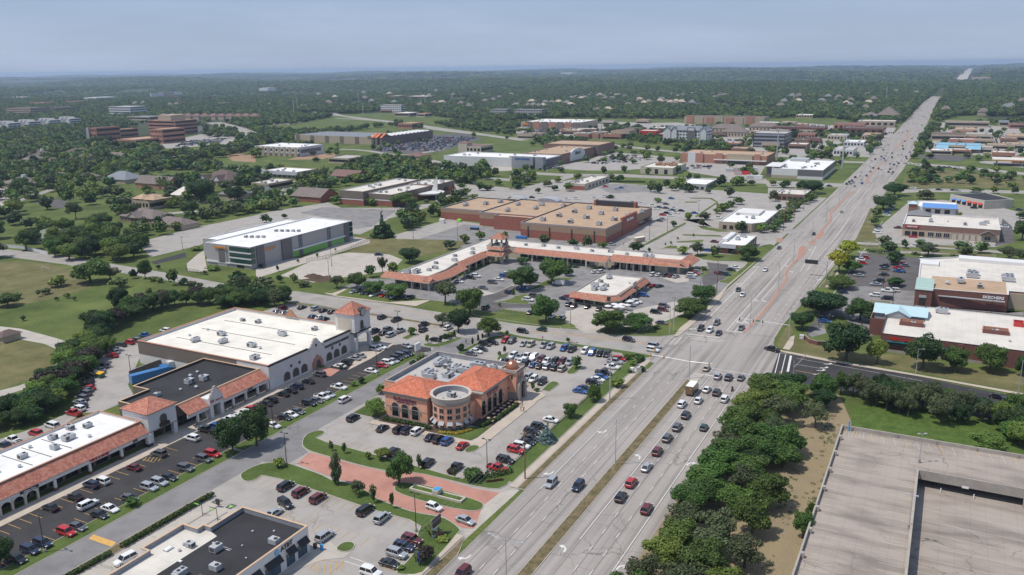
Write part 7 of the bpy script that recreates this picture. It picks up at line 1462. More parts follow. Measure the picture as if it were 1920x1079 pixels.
L.new(gi.outputs[0],ip.inputs['Points']);L.new(ci.outputs[0],ip.inputs['Instance']);L.new(na.outputs['Attribute'],ip.inputs['Scale']);L.new(rv.outputs[0],ip.inputs['Rotation']);L.new(ip.outputs[0],go.inputs[0])
md=wood.modifiers.new('woodland','NODES');md.node_group=ng
print('WOOD',len(WP),'TREES',len(TREES))
rgu=np.random.default_rng(8);n=900;pu=np.c_[rgu.uniform(-27,-18.6,n),rgu.uniform(100,255,n)];pu=pu[(np.sin(pu[:,1]/7)+np.sin(pu[:,0]*.9+pu[:,1]/15)+rgu.normal(size=n)*.6)>.5]
um=leaf_mesh('undergrowth',[(a_+25,b_-150,.1,q_,.22)for(a_,b_),q_ in zip(pu,rgu.uniform(.25,.8,len(pu)))],7000,.10,'leaf_dull',8,.2);o=bpy.data.objects.new('undergrowth',um);COL.objects.link(o);o.location=(-25,150,0);tag(o,'low weeds and dry tufts on the strip beside the parking garage','undergrowth',kind='stuff')
# ---- hedges: clipped leaf boxes
def hedge(name,label,line,w_,h,m='hedge_leaf',cat='hedge',z=0.1,n=None):
    rg=np.random.default_rng(len(label));line=[Vector(p)for p in line];seg=[(a_,b_,(b_-a_).length)for a_,b_ in zip(line,line[1:])];tot=sum(s[2]for s in seg);lob=[]
    k=max(2,int(tot/(w_*.45)))
    for i in range(k):
        q=tot*(i+.5)/k
        for a_,b_,l_ in seg:
            if q<=l_ or b_ is line[-1]:p=a_+(b_-a_)*min(1,q/l_);break
            q-=l_
        lob.append((p.x-line[0].x,p.y-line[0].y,h*.48,w_*.55,h*.52*rg.uniform(.85,1.1)))
    me_=leaf_mesh(name,lob,n or min(4000,int(60*k)),.16+.05*w_,m,k,.7);o=bpy.data.objects.new(name,me_);COL.objects.link(o);o.location=(line[0].x,line[0].y,z);return tag(o,label,cat)
hedge('hedge','long clipped hedge between the access road and the drive through lane',[(-147.9,103),(-147.9,128)],1.3,1.2);hedge('hedge','short hedge bushes at the lower end of the drive through bed',[(-148.4,88),(-147.9,100)],1.3,1.1)
hedge('hedge','foundation hedge under the arched windows of the restaurant',[(-137.5,182.6),(-125.5,183.2),(-121.5,182.6)],1.3,1.1);hedge('hedge','hedge between the restaurant patio and its drive',[(-109.6,190.2),(-107.7,196),(-107.4,208)],1.2,1.2);hedge('flower_bed','yellow and green flower bed curving round the turret',[(-118,181.8),(-113,183.5),(-111,187.5)],1.3,.6,'flower','flower bed')
a_=pts('R6 1640 340 1760 345 1900 305');hedge('hedge','wide low hedge at the restaurant corner by the boulevard',a_,2.6,1.3);a_=pts('R6 1730 385 1850 370');hedge('flower_bed','red flower strip in front of the corner hedge',a_,.7,.4,'hedge_red','flower bed')
for s,lb in(('S4 745 815 865 820','long clipped hedge at the head of the shoe shop car park'),('S4 1080 832 1140 838','short clipped hedge beside the shoe shop corner'),('S4 1370 850 1425 858','small clipped hedge behind the shoe shop'),('S3 650 285 1000 292','dark hedge along the crossing road beyond the superstore'),('S3 600 938 680 938','yellow green hedge strip before the plaza shops'),('S3 360 925 500 930','low hedge strip left of the yellow green one before the plaza')):hedge('hedge',lb,pts(s),2.2,1.6)
hedge('hedge','round trimmed bed at the crossroads corner',smooth(pts('R3 900 520 960 515 990 545 940 570 890 555'),1,False),1.2,.9)
# ================================================================ vehicles
CC=dict(w=('white',(.72,.72,.71)),s=('silver',(.42,.44,.46)),g=('grey',(.115,.12,.13)),k=('black',(.012,.012,.014)),r=('red',(.42,.012,.012)),m=('maroon',(.115,.012,.016)),b=('blue',(.018,.09,.30)),n=('navy',(.014,.022,.055)),t=('beige',(.40,.36,.30)),G=('dark green',(.012,.045,.038)),B=('brown',(.06,.038,.025)))
for k_,(nm,c)in CC.items():paint_mat('paint_'+nm.replace(' ','_'),c,.35 if nm in('silver','grey')else 0,.3)
paint_mat('head_lamp',(.7,.72,.75),0,.15);paint_mat('tail_lamp',(.35,.01,.01),0,.2);paint_mat('rim',(.45,.46,.48),.6,.35);mat('tyre',(.018,.018,.018),.9,.1,2,9,coords='Object');glass_mat('car_glass',(.010,.012,.015),.05)
#            length width  zbelt zroof  cabin: foot0 foot1 top0 top1 (from the tail)   hood z   tail z
CT={'a':('sedan',4.75,1.84,.92,1.45,.62,3.55,1.25,2.75,.84,.95),'u':('suv',4.75,1.92,1.08,1.74,.12,3.55,.45,2.95,1.04,1.08),'h':('hatchback',4.2,1.78,.95,1.52,.10,3.15,.50,2.45,.90,.95),
      'v':('minivan',5.05,1.98,1.05,1.78,.10,4.15,.40,3.35,.98,1.05),'p':('pickup_truck',5.6,1.98,1.10,1.85,2.0,4.25,2.15,3.65,1.12,1.05)}
def car_meshes(k):
    nm,Lc,Wc,zb,zr,f0,f1,t0,t1,zh,zt=CT[k];hw=Wc/2;X=lambda v:v-Lc/2;pm='paint_white';out={}
    st=[(0,.45,zt-.12,.86),(.12,.3,zt,.95),(f0+.05,.24,zb,1),(f1,.24,zb-.01,1),(Lc-.55,.24,zh,.97),(Lc-.1,.32,zh-.16,.88),(Lc,.42,zh-.3,.78)]
    b=MB();rows=[]
    for x,z0,z1,s in st:rows.append([(X(x),-hw*s*.9,z0),(X(x),-hw*s,z0+(z1-z0)*.45),(X(x),-hw*s*.93,z1-.06),(X(x),-hw*s*.82,z1),(X(x),hw*s*.82,z1),(X(x),hw*s*.93,z1-.06),(X(x),hw*s,z0+(z1-z0)*.45),(X(x),hw*s*.9,z0)])
    n=8
    for i in range(len(rows)-1):
        for j in range(n-1):b.face([rows[i][j],rows[i][j+1],rows[i+1][j+1],rows[i+1][j]][::-1],pm)
    b.face(rows[0],pm);b.face(rows[-1][::-1],pm)
    tw,bw=hw*.74,hw*.9
    tp=[(X(t0),-tw,zr),(X(t1),-tw,zr),(X(t1),tw,zr),(X(t0),tw,zr)];bt=[(X(f0),-bw,zb-.02),(X(f1),-bw,zb-.02),(X(f1),bw,zb-.02),(X(f0),bw,zb-.02)]
    rf=[(x,y*1.03,zr-.03)for x,y,_ in tp];b.hull(rf+[(x*1 if 0 else(x-.02 if i in(0,3)else x+.02),y*.98,zr+.045)for i,(x,y,_)in enumerate(tp)],[(0,1,5,4),(1,2,6,5),(2,3,7,6),(3,0,4,7),(4,5,6,7)],pm)
    for i in range(4):b.tube([bt[i],tp[i]],.055,pm,4)
    if k in 'uvha':
        for sd_ in(-1,1):xm=X((f0+f1)/2);b.tube([(xm,sd_*bw*1.005,zb),(X((t0+t1)/2),sd_*tw*1.01,zr)],.05,pm,4)
    if k=='p':
        b.box(X(.1),X(1.95),-hw*.88,-hw*.78,.95,1.14,pm);b.box(X(.1),X(1.95),hw*.78,hw*.88,.95,1.14,pm);b.box(X(.02),X(.1),-hw*.88,hw*.88,.9,1.13,pm);b.box(X(.11),X(1.95),-hw*.77,hw*.77,1.055,1.075,'tyre')
    out['body']=b.mesh('body')
    b=MB();b.hull(bt+tp,[(0,1,5,4),(1,2,6,5),(2,3,7,6),(3,0,4,7)],'car_glass');out['windows']=b.mesh('windows')
    for i,(y,nm2,x,z,m)in enumerate(((-1,'headlight',Lc-.16,zh-.2,'head_lamp'),(1,'headlight',Lc-.16,zh-.2,'head_lamp'),(-1,'tail_light',0.0,zt-.2,'tail_lamp'),(1,'tail_light',0.0,zt-.2,'tail_lamp'))):
        b=MB();b.box(X(x)-.05,X(x)+.14,y*hw*.66-.2,y*hw*.66+.2,z-.08,z+.09,m);out[f'{nm2}#{i}']=b.mesh(nm2)
    r=.34 if k in 'ah' else .39
    for i,(x,y)in enumerate(((.85,-1),(.85,1),(Lc-.95,-1),(Lc-.95,1))):
        b=MB();n=12;ya,yb=y*(hw*.72),y*(hw*.99)
        pa,pb=[[(X(x)+r*math.cos(2*math.pi*j/n),yy,r+r*math.sin(2*math.pi*j/n))for j in range(n)]for yy in(ya,yb)]
        b.hull(pa+pb,[(j,(j+1)%n,n+(j+1)%n,n+j)for j in range(n)],'tyre');b.face(pb,'tyre');b.face([(X(x)+.6*(p[0]-X(x)),yb+y*.01,r+.6*(p[2]-r))for p in pb],'rim');out[f'wheel#{i}']=b.mesh('wheel')
    return out
CM={k:car_meshes(k)for k in CT}
def join(ms,name):
    b=MB()
    for me in ms:
        n=len(b.v);b.v+=[tuple(v.co)for v in me.vertices]
        for p in me.polygons:b.f.append(tuple(n+i for i in p.vertices));b.m.append(b._m(me.materials[p.material_index]))
    return b.mesh(name)
CS={k:join([v for n_,v in CM[k].items()if n_!='x'],CT[k][0])for k in CT}
for k in CT:assert CS[k].materials[0]==MATS['paint_white']
CARS=[]
def row(where,hd,k,s,z=.7):
    q=s.split();i=0
    while i<len(q):x,y=at(k,float(q[i+1]),float(q[i+2]),z);CARS.append((x,y,R(hd+(noisehash(x)-.5)*5),q[i][0],q[i][1],where));i+=3
S1_,S2_="at the strip shops' kerb",'along the market grass strip'
row(S1_,180,'R5','ka 375 570 ka 560 490 nu 683 400 wu 762 372 ma 1000 270 gu 1190 168 wu 1440 50');row(S1_,180,'R1','kp 1550 1065 bu 1608 1040 ku 1670 1015 wu 1725 985 wa 1790 960 wu 1832 937 ra 1875 905')
row("at the market's own kerb",180,'R2','ka 75 865 ku 110 840 ka 200 795 ka 258 770 nu 305 740 ka 388 700 gu 475 648 wa 628 585 ku 668 563 sa 740 527 sa 778 508');row('under the market clock tower',0,'R2','su 893 458 wa 935 443')
row(S2_,0,'R5','ka 130 955 nu 225 890 nu 320 840 ru 498 755 ga 580 715 ka 745 625 wa 825 578 ga 970 500 su 1120 420 su 1195 382 ka 1265 345 gu 1392 277 gu 1530 208 ru 1595 170')
row(S2_,0,'R2','wa 130 1030 ka 215 972 wa 262 950 ga 312 927 ku 400 867 ga 455 845 wp 495 818 sa 545 800 wp 622 745 wa 866 622 rh 948 583 wu 988 562 sa 1028 547 ku 1055 528 gv 1092 508 nu 1135 495')
row('driving along the strip car park lane',88,'R5','wu 660 550');row('driving on the access road behind the restaurant',90,'R2','wu 665 838');row('turning out of the market drive',-18,'R2','sa 1130 433')
row('in the rear car park under the hedgerow',180,'R1','rp 555 940 wu 590 905 na 610 880 sa 600 855 gu 615 825 gu 640 790 ga 650 765 ra 670 748 ku 660 715 ku 660 690 wa 720 640 sa 745 612 gu 770 585 ra 845 505 su 850 480 wu 850 460 ka 910 425 ru 970 408 gu 1020 393 bp 1090 358 wu 1240 320 wv 390 1030 gu 30 845 mv 45 885');row('in the rear car park under the hedgerow',180,'R5','wp 100 65 na 30 100 ru 265 12')
row('in the car park north of the market',88,'R2','mu 205 155 sa 155 178 sa 205 187 ka 345 145 su 447 155 ka 505 168 na 570 178 na 425 215 wa 478 220 ka 515 232 ku 945 220 kp 1055 238 kp 1258 275 ku 1255 315 kp 890 325 ka 955 338 gu 990 310 sp 1078 322 su 1010 352 wu 1440 300')
row('by the columnar trees of the market drive',0,'R2','ka 1345 388 ka 1430 368 ku 1715 420 ku 1770 410 wa 1650 473 ka 1690 457 ga 1610 492')
RN='in the row along the cross street lawn';row(RN,-90,'A5','ru 60 305 kv 155 315 sa 335 355 tu 440 365 sp 645 375 su 740 400 bu 940 425 kp 1060 440 wu 1250 465 bv 1360 490 ku 1475 505 ku 1580 515')
row('in the upper middle restaurant row',-90,'A5','wu 175 535 sa 270 550 wp 385 545 wv 485 560 mu 595 590 wa 680 610 ku 800 620 mu 910 625 su 1025 635');row('in the lower middle restaurant row',90,'A5','na 50 605 wa 300 610 ku 375 645 ba 480 670 ka 580 690 su 690 700 ku 805 715 tu 915 730')
RE='in the row facing the boulevard lawn';row(RE,0,'A5','ru 1760 585 sp 1700 625 wp 1650 705 kp 1530 790 ba 1495 850 wa 1440 890 ku 1375 940 na 1245 1020 ba 1180 1062');row(RE,0,'A4','wa 1700 535 ku 1525 640 ku 1420 715 ka 1395 810 ka 1340 870 wu 1260 930 ru 1175 990');row(RE,0,'R6','ku 1870 215 rp 1810 275')
row('beside the dome tower of the restaurant',-90,'A5','su 395 860 wu 480 890 ku 610 925');row('in the row below the restaurant hedge',90,'A2','ka 295 20 ku 550 45 nu 670 55 wu 815 70 na 1015 155 ku 1140 190 bu 1265 215 ra 1495 280');row('in the row below the restaurant hedge',90,'R2','ku 728 975')
row('in the bays along the brick drive lawn',90,'A2','ku 460 380 ku 980 540 kp 1390 620');row('in the phone shop car park along the lawn',90,'R6','ku 222 410 mu 335 455 mu 465 500 kv 820 590 su 945 648');row('in the phone shop car park',-15,'R6','ku 220 540');row('beside the phone shop wall',90,'R6','sa 135 612 su 515 785')
row('by the road sign of the phone shop car park',0,'R6','mu 1170 812 nu 1110 865 su 1055 915 ka 1005 990 wu 860 1055');row('with a roof rack in the drive through lane',-96,'R5','wu 940 960');row('on the brick drive',-8,'R6','wh 1335 565 sa 1570 665')
row('on the boulevard heading toward the viewer',-90,'R7','su 293 385 nu 495 410');row('on the boulevard heading toward the viewer',-90,'R6','mu 1545 1065');row('at the crossroads stop line facing the viewer',-90,'R3','ku 1415 305 wu 1483 318 ka 1550 338 gu 1535 262 ga 1720 298');row('on the boulevard beyond the crossroads',-90,'R3','wa 1730 50 ka 1697 12');row('on the boulevard beyond the crossroads',-90,'B5','gu 1735 215 wa 1510 568');row('on the boulevard beyond the crossroads',-90,'S4','ka 343 675')
row('on the boulevard driving away',90,'R7','gu 1165 50 mu 1090 150 sa 1010 268 ru 895 385 ku 818 492 mu 1010 580');row('queueing for the crossroads lights',90,'R3','gu 1240 1045 Gh 1440 1045 ku 1305 955 wu 1275 872 wa 1398 842 ku 1535 785 wu 1595 833 wa 1462 760 su 1543 663 nu 1625 672 ga 1718 672');row('in the middle of the crossroads',90,'R3','ta 1460 602');row('on the boulevard beyond the crossroads',90,'S4','ta 553 510')
row('on the cross street',-6,'R3','ku 875 388 sv 1070 435 wu 1055 464 ku 80 325');row('on the cross street',176,'R3','Gh 222 310');row('turning at the crossroads corner',160,'R4','kp 30 460');row('on the dark side street',-12,'R4','ka 1725 815')
PZ='in the plaza car park';row(PZ,0,'B7','wa 165 220 ku 345 165 wu 420 140 gu 665 235 wa 765 190 bu 840 140 wu 895 115 ru 935 155 ga 525 315 nu 925 390 bp 1120 325 sa 1310 220 gu 1290 440 wu 1205 495 na 1740 475 ra 1795 450');row(PZ+' beside the cross street lawn',90,'B7','Gv 565 610 ka 1230 685 wa 1555 740 sh 1715 760')
row('at the front of the grill',90,'B7','ku 1815 565 ka 1890 585');row('at the front of the grill',90,'B6','ka 280 505 Ga 425 535');row('beside the grill and its parasols',0,'B6','bu 990 360 wu 900 445 wu 855 460 wu 815 480');row('behind the grill',60,'B6','ku 1040 230 ra 1115 240 Ga 1190 245');row('on the grill forecourt by the boulevard',0,'B6','gu 1250 495 mu 1235 545 ku 1145 575 ga 1215 710')
row('before the plaza garage bays',70,'B6','wu 1110 100 wa 1185 105 gu 1265 110 ma 1335 115 sa 1400 125 wa 375 65 wu 450 65 ku 630 12');row('at the plaza end wall',0,'B6','sa 1580 130 wu 1600 105 ra 1640 85 su 1670 70');row('in the small car park by the plaza end',0,'B5','ka 955 562 wa 1030 530 mp 780 625 Gu 880 640')
row('in the shaded row before the plaza wing',-90,'B8','sa 500 455 gp 580 440 na 655 475 na 740 470 wa 795 505 wu 850 480 ra 950 510 ka 1030 520 wa 1100 530 np 1200 530 kp 1350 545');row('alone on the light empty car park',30,'S2','nv 920 828');row('by the storage building ramp',0,'S2','ku 40 917')
SL='in the superstore car park';row(SL,0,'S3','sa 745 752 sa 885 452 ka 905 440 wu 970 443 wa 1055 460 wu 1080 485 ga 1105 475 gu 1155 480 wu 1110 435 ga 1155 450 wu 1215 480 kp 1270 500 ra 1130 530 ku 1160 517 wa 1185 507 ga 1205 495 wa 1230 515 wa 1190 535 gu 1105 575 sa 1130 563 ba 1370 517 ba 1195 408 wa 480 410 wu 410 412 wa 620 405 ka 150 400 wa 695 395');row('by the bank and cafe',0,'S3','wa 1550 550 ma 1520 732 bu 1470 797');row('in the black car park beyond the superstore',0,'S3','su 785 340 bu 820 328 ra 700 318')
SH='in the shoe shop car park';row(SH,180,'B4','ru 130 375 wu 80 395 ra 95 435 ku 350 465 ga 340 500 ka 340 565 ku 290 635 sa 250 675 ru 540 440 ga 575 465 ra 505 490 bp 515 530 wp 390 750 wu 455 745 wu 245 800 kv 380 835 sa 60 575');row(SH,90,'B4','wu 760 385');row('by the tyre shop',180,'B4','mu 500 40 ga 280 35 wa 280 65 wa 265 95 ra 670 140 wa 1700 30 wa 690 245')
row('behind the guitar shop',0,'B4','ra 935 995 wa 1110 1010 sa 1210 1028 ga 1305 1038 sa 750 962');row('in the corner car park under the big trees',0,'R4','gu 445 212 ba 425 248 na 500 140 na 560 30');row('by the blue roofed lube shop',0,'S4','wu 890 532 ba 895 512 nu 915 490 ka 925 470 ka 1545 478 ku 1885 492 wa 1390 450');row('on the far cross street',0,'S4','wp 1090 330 ka 1280 342 ma 1390 345 sa 1420 350 wa 420 305 ka 460 315')
FX='in traffic at the far crossroads';row(FX,-90,'S4','ku 590 300 ga 630 275 sa 640 290 ku 655 250 wa 695 215 wu 690 240 wa 700 270 ba 705 295 ta 650 318 wa 765 172 ga 790 180 sa 768 208 ba 740 238 sa 620 300 ka 610 285 wu 775 130 ka 805 115 wa 845 120 su 880 125 ba 870 110 wa 880 90 ga 850 95 wa 890 70 ka 865 45')
row(FX,90,'S4','ma 830 185 wa 850 197 ka 905 210 ga 915 190 wa 925 178 ka 938 212 sa 930 222 wa 965 165 ma 980 145 sa 915 150 ka 945 155 wu 965 135 wa 1000 125 ka 930 100 ga 930 70 ka 1015 40 sa 1060 65 wu 975 85 wa 1005 85 ma 1040 110 ka 1035 95');row('on the far divided highway',0,'S4','wu 1070 150 wp 1130 160 ku 1210 165 ka 1285 172 ka 1325 175 ga 1360 176 ma 1405 185 wa 1430 178 wu 1485 187 ku 1555 188 gu 1610 195')
row('far along the boulevard',-90,'T4','wa 1050 530 ka 1045 585 wa 985 600 sa 1010 595 wa 905 690 ka 1010 695');row('far along the boulevard',90,'T4','ka 1080 640 ga 1025 660 sa 1015 715 wa 1065 740 ka 1155 540 wa 1150 430 ga 1165 475')
def app(c):return-math.hypot(c[0],c[1])
CARS.sort(key=app,reverse=True);NC=310
near,farc=CARS[:NC],CARS[NC:]
g2={}
for c in near:g2.setdefault(c[5],[]).append(c)
ctally=0
for where,lst in g2.items():
    lst.sort(key=lambda c:xpix(c[0],c[1]));cnt={}
    for c in lst:cnt.setdefault(c[3:5],[]).append(c)
    for c in lst:
        x,y,hd,co,ty,_=c;same=cnt[(co,ty)];nm=CT[ty][0];word={'suv':'SUV','pickup_truck':'pickup truck'}.get(nm,nm)
        lab=f'{CC[co][0]} {word} {where}'
        if len(same)>1:i=same.index(c);lab+=', '+(('left hand','right hand')[i]+' one of two' if len(same)==2 else NUM[i]+' such from left')
        t=empty(nm,(x,y,.05),lab,'pickup truck' if ty=='p' else 'car','vehicles '+where,rz=hd);pmat=MATS['paint_'+CC[co][0].replace(' ','_')]
        if math.hypot(x,y)<345:
            for pn,me in CM[ty].items():
                o=child(pn.split('#')[0],t,me)
                if pn=='body':o.material_slots[0].link='OBJECT';o.material_slots[0].material=pmat
        else:
            o=bpy.data.objects.new(nm,CS[ty]);COL.objects.link(o);o.location=t.location;o.rotation_euler=t.rotation_euler
            for p_ in('label','category','group'):o[p_]=t[p_]
            o.material_slots[0].link='OBJECT';o.material_slots[0].material=pmat;bpy.data.objects.remove(t)
# cars beyond the 300 nearest: rows in the far lots, one mass
rgc=random.Random(9);b=MB()
def simple_car(x,y,hd,co):
    ca,sa=math.cos(hd),math.sin(hd);m='paint_'+CC[co][0].replace(' ','_')
    def W_(u,v,z):return(x+u*ca-v*sa,y+u*sa+v*ca,z)
    for(u0,u1,v,z0,z1,k,mm)in((-2.3,2.3,.92,.3,.98,0,m),(-1.7,1.0,.84,.98,1.55,.35,'car_glass')):
        lo=[W_(u0,-v,z0),W_(u1,-v,z0),W_(u1,v,z0),W_(u0,v,z0)];hi=[W_(u0+k,-v*.88,z1),W_(u1-k,-v*.88,z1),W_(u1-k,v*.88,z1),W_(u0+k,v*.88,z1)]
        b.hull(lo+hi,[(0,1,5,4),(1,2,6,5),(2,3,7,6),(3,0,4,7)],mm);b.face([(p[0],p[1],p[2]+.03*(mm!=m))for p in hi],m)
for c in farc:simple_car(c[0],c[1],c[2],c[3])
def lot(s,fill,dy=13.5,hd=90):
    poly=pts(s);xs,ys=[p[0]for p in poly],[p[1]for p in poly];y=min(ys)+3
    while y<max(ys):
        for k in(0,5.3):
            x=min(xs)
            while x<max(xs):
                if rgc.random()<fill and inside((x,y+k),poly):simple_car(x,y+k,R(hd)+rgc.uniform(-.05,.05),rgc.choice('wwwwsssggkkkrbnmt'))
                x+=2.75
        y+=dy+6
lot('T2 910 735 900 700 1130 640 1540 625 1650 640 1380 735',.72);lot('S3 600 150 680 110 860 85 1000 110 960 125 740 155',.55);lot('S3 1310 190 1330 165 1520 168 1480 190',.6);lot('T3 80 610 120 580 340 565 560 545 600 560 420 590 280 625',.5);lot('T3 460 640 560 630 600 640 560 655',.5)
lot('T1 1290 705 1420 660 1700 640 1660 675 1500 690',.6);lot('T1 1420 590 1600 570 1610 585 1480 600',.4);lot('T3 1290 545 1440 540 1600 550 1500 565',.5);lot('T3 930 645 1090 635 1090 650 960 655',.5);lot('T4 1340 740 1580 735 1580 748 1340 750',.8);lot('T4 1780 700 1917 690 1917 740 1800 745',.6);lot('T4 1520 660 1580 640 1590 660',.5);lot('T4 1670 650 1720 640 1720 680 1690 690',.7);lot('T4 1690 720 1730 715 1730 745 1690 745',.8)
lot('T3 1290 575 1470 570 1480 600 1300 605',.35);lot('T3 1520 650 1760 655 1740 690 1560 680',.35);lot('T4 160 660 420 660 400 690 180 700',.35);lot('T4 1600 600 1780 600 1770 640 1610 640',.4);lot('T4 1220 690 1340 690 1250 700',.4);lot('T4 220 540 460 545 460 555 240 555',.3);lot('T4 480 590 960 600 940 606 500 600',.3);lot('S1 1060 95 1120 85 1140 100 1080 110',.5);lot('S2 1270 165 1390 140 1400 160 1300 180',.6);lot('S3 160 190 300 175 420 195 260 205',.4);lot('S4 1900 20 1917 0 P 1990 270 P 1990 285',.5);lot('S2 1480 290 1700 285 1700 300 1480 300',.4)
b.build('distant_cars',label='many small cars parked and driving far off around the stores',cat='cars',kind='stuff')
# ---- brown delivery truck, white van, trailer, tractor, motorcycle
def wheels(t,spots,r,w_=.3,axis='y'):
    for(x,y)in spots:
        b=MB();n=14;ps=[]
        for e_ in(-w_/2,w_/2):ps+=[((x+r*math.cos(2*math.pi*i/n),y+e_,r+r*math.sin(2*math.pi*i/n)))for i in range(n)]
        b.hull(ps,[(j,(j+1)%n,n+(j+1)%n,n+j)for j in range(n)],'tyre');b.face(ps[:n],'tyre');b.face(ps[n:],'tyre');b.face([(x+.55*(p[0]-x),p[1]+.01,r+.55*(p[2]-r))for p in ps[n:]],'rim');b.face([(x+.55*(p[0]-x),p[1]-.01,r+.55*(p[2]-r))for p in ps[:n]],'rim');b.build('wheel',t)
def vehicle(name,label,cat,k,x,y,hd,parts,wh,r=.45,z=1.2):
    p=at(k,x,y,z);t=empty(name,(*p,.05),label,cat,rz=R(hd));
    for pn,m,bx_ in parts:b=MB();[b.box(*q,m)for q in bx_];b.build(pn,t)
    wheels(t,wh,r);return t
t=vehicle('delivery_truck','brown parcel delivery truck with white roof in the turn lane by the median','truck','R3',1352,752,90,[('cargo_box','paint_brown',[(-3.4,2.0,-1.15,1.15,.55,3.15)]),('roof','roof_white',[(-3.42,2.05,-1.17,1.17,3.155,3.25)]),('cab','paint_brown',[(2.02,3.3,-1.1,1.1,.5,1.9),(2.02,2.6,-1.1,1.1,1.905,3.0)]),('windscreen','car_glass',[(2.61,2.66,-1.0,1.0,1.95,2.9)]),('rear_door','wood',[(-3.45,-3.405,-.95,.95,.7,2.9)]),('shield_emblem','traffic_yellow',[(-3.47,-3.452,-.6,-.2,2.2,2.6)])],[(-2.3,-1),(-2.3,1),(2.4,-1),(2.4,1)],.45,1.6)
for y in(-.95,.95):b=MB();b.box(-3.46,-3.42,y-.1,y+.1,.75,.95,'tail_lamp');b.build('tail_light',t)
t=vehicle('cargo_van','white cargo van parked in the plaza car park','van','B7',1655,240,180,[('body','paint_white',[(-2.9,1.4,-1,1,.45,2.5),(1.41,2.9,-.98,.98,.45,1.35)]),('windscreen','car_glass',[(1.42,2.0,-.9,.9,1.36,2.1)]),('headlight','head_lamp',[(2.85,2.93,-.9,-.5,.9,1.1)]),('headlight','head_lamp',[(2.85,2.93,.5,.9,.9,1.1)])],[(-1.9,-.9),(-1.9,.9),(2,-.9),(2,.9)],.4)
t=vehicle('semi_trailer','long bright blue semi trailer backed in behind the dark roofed shops','trailer','R1',1130,648,72,[('cargo_box','box_blue',[(-6.5,6.0,-1.25,1.25,1.1,3.8)]),('undercarriage','metal_dark',[(-6,5,-.6,.6,.7,1.09)])],[(-5.4,-1),(-5.4,1),(-4.2,-1),(-4.2,1)],.5,2.5)
t=vehicle('tractor_unit','blue truck cab in front of the blue semi trailer','truck','R1',1228,618,72,[('cab','box_blue',[(-1,1.4,-1.2,1.2,.9,3.0),(1.41,2.8,-1.0,1.0,.7,1.9)]),('windscreen','car_glass',[(1.42,1.47,-1,1,1.95,2.8)]),('chassis','metal_dark',[(-4,-1.01,-.5,.5,.6,1.0)])],[(-3,-1),(-3,1),(2,-1),(2,1)],.5)
t=vehicle('box_truck','white box truck parked against the market back wall','truck','R1',1335,580,72,[('cargo_box','paint_white',[(-3.5,1.8,-1.2,1.2,.9,3.3)]),('cab','paint_white',[(1.81,3.4,-1.1,1.1,.6,2.0)]),('windscreen','car_glass',[(1.9,2.6,-1,1,2.01,2.6)])],[(-2.3,-1),(-2.3,1),(2.6,-1),(2.6,1)],.45)
t=vehicle('motorcycle','dark motorcycle with a rider between the queueing lanes','motorcycle','R3',1652,757,90,[('frame','metal_dark',[(-.6,.5,-.12,.12,.45,.85),(.5,.75,-.06,.06,.5,1.05)]),('seat','tyre',[(-.75,.0,-.16,.16,.86,.95)]),('handlebar','rim',[(.42,.5,-.4,.4,1.05,1.12)]),('headlight','head_lamp',[(.76,.86,-.1,.1,.8,1.0)])],[(-.75,0),(.8,0)],.33,.7)
MOTO=t
# ================================================================ people
def skin_person(name,joints,edges,radii,mats_by,label,loc,rz,cat='person'):
    """one skinned figure; colours by height bands"""
    me=bpy.data.meshes.new('person');me.from_pydata(joints,edges,[]);o=bpy.data.objects.new(name,me);COL.objects.link(o)
    md=o.modifiers.new('skin','SKIN');sv=me.skin_vertices[0].data
    for i,r in enumerate(radii):sv[i].radius=(r,r)
    sv[0].use_root=True;o.modifiers.new('sub','SUBSURF').levels=1
    dg=bpy.context.evaluated_depsgraph_get();m2=bpy.data.meshes.new_from_object(o.evaluated_get(dg));bpy.data.objects.remove(o)
    m2.materials.clear();names=[]
    for p in m2.polygons:
        c=sum((m2.vertices[i].co for i in p.vertices),Vector())/len(p.vertices);mm=mats_by(c)
        if mm not in names:names.append(mm);m2.materials.append(MATS[mm])
        p.material_index=names.index(mm);p.use_smooth=True
    o=bpy.data.objects.new(name,m2);COL.objects.link(o);o.location=loc;o.rotation_euler=(0,0,rz);return tag(o,label,cat)
for nm,c in(('skin',(.45,.25,.17)),('hair',(.05,.03,.02)),('cloth_pink',(.55,.16,.14)),('cloth_white',(.65,.65,.65)),('cloth_dark',(.02,.02,.025)),('cloth_blue',(.10,.16,.30)),('cloth_tan',(.35,.27,.18))):mat(nm,c,.8,.08,2,8,coords='Object')
J=[(0,0,.95),(0,0,1.2),(0,0,1.42),(.02,0,1.54),(.03,0,1.68),(0,.10,.90),(.12,.10,.50),(.02,.10,.06),(.16,.10,.03),(0,-.10,.90),(-.10,-.10,.50),(-.26,-.10,.10),(-.14,-.10,.03),(0,.20,1.40),(-.06,.26,1.12),(.08,.25,.88),(0,-.20,1.40),(.08,-.26,1.12),(.2,-.22,.92)]
ED=[(0,1),(1,2),(2,3),(3,4),(0,5),(5,6),(6,7),(7,8),(0,9),(9,10),(10,11),(11,12),(2,13),(13,14),(14,15),(2,16),(16,17),(17,18)]
RA=[.14,.14,.15,.06,.10,.095,.07,.045,.04,.095,.07,.045,.04,.06,.047,.035,.06,.047,.035]
JS=[(0,0,.95),(.08,0,1.2),(.14,0,1.42),(.2,0,1.54),(.22,0,1.68),(.1,.12,.92),(.45,.2,.75),(.3,.2,.38),(.42,.2,.34),(.1,-.12,.92),(.45,-.2,.75),(.3,-.2,.38),(.42,-.2,.34),(.16,.2,1.40),(.35,.3,1.2),(.55,.3,1.12),(.16,-.2,1.40),(.35,-.3,1.2),(.55,-.3,1.12)]
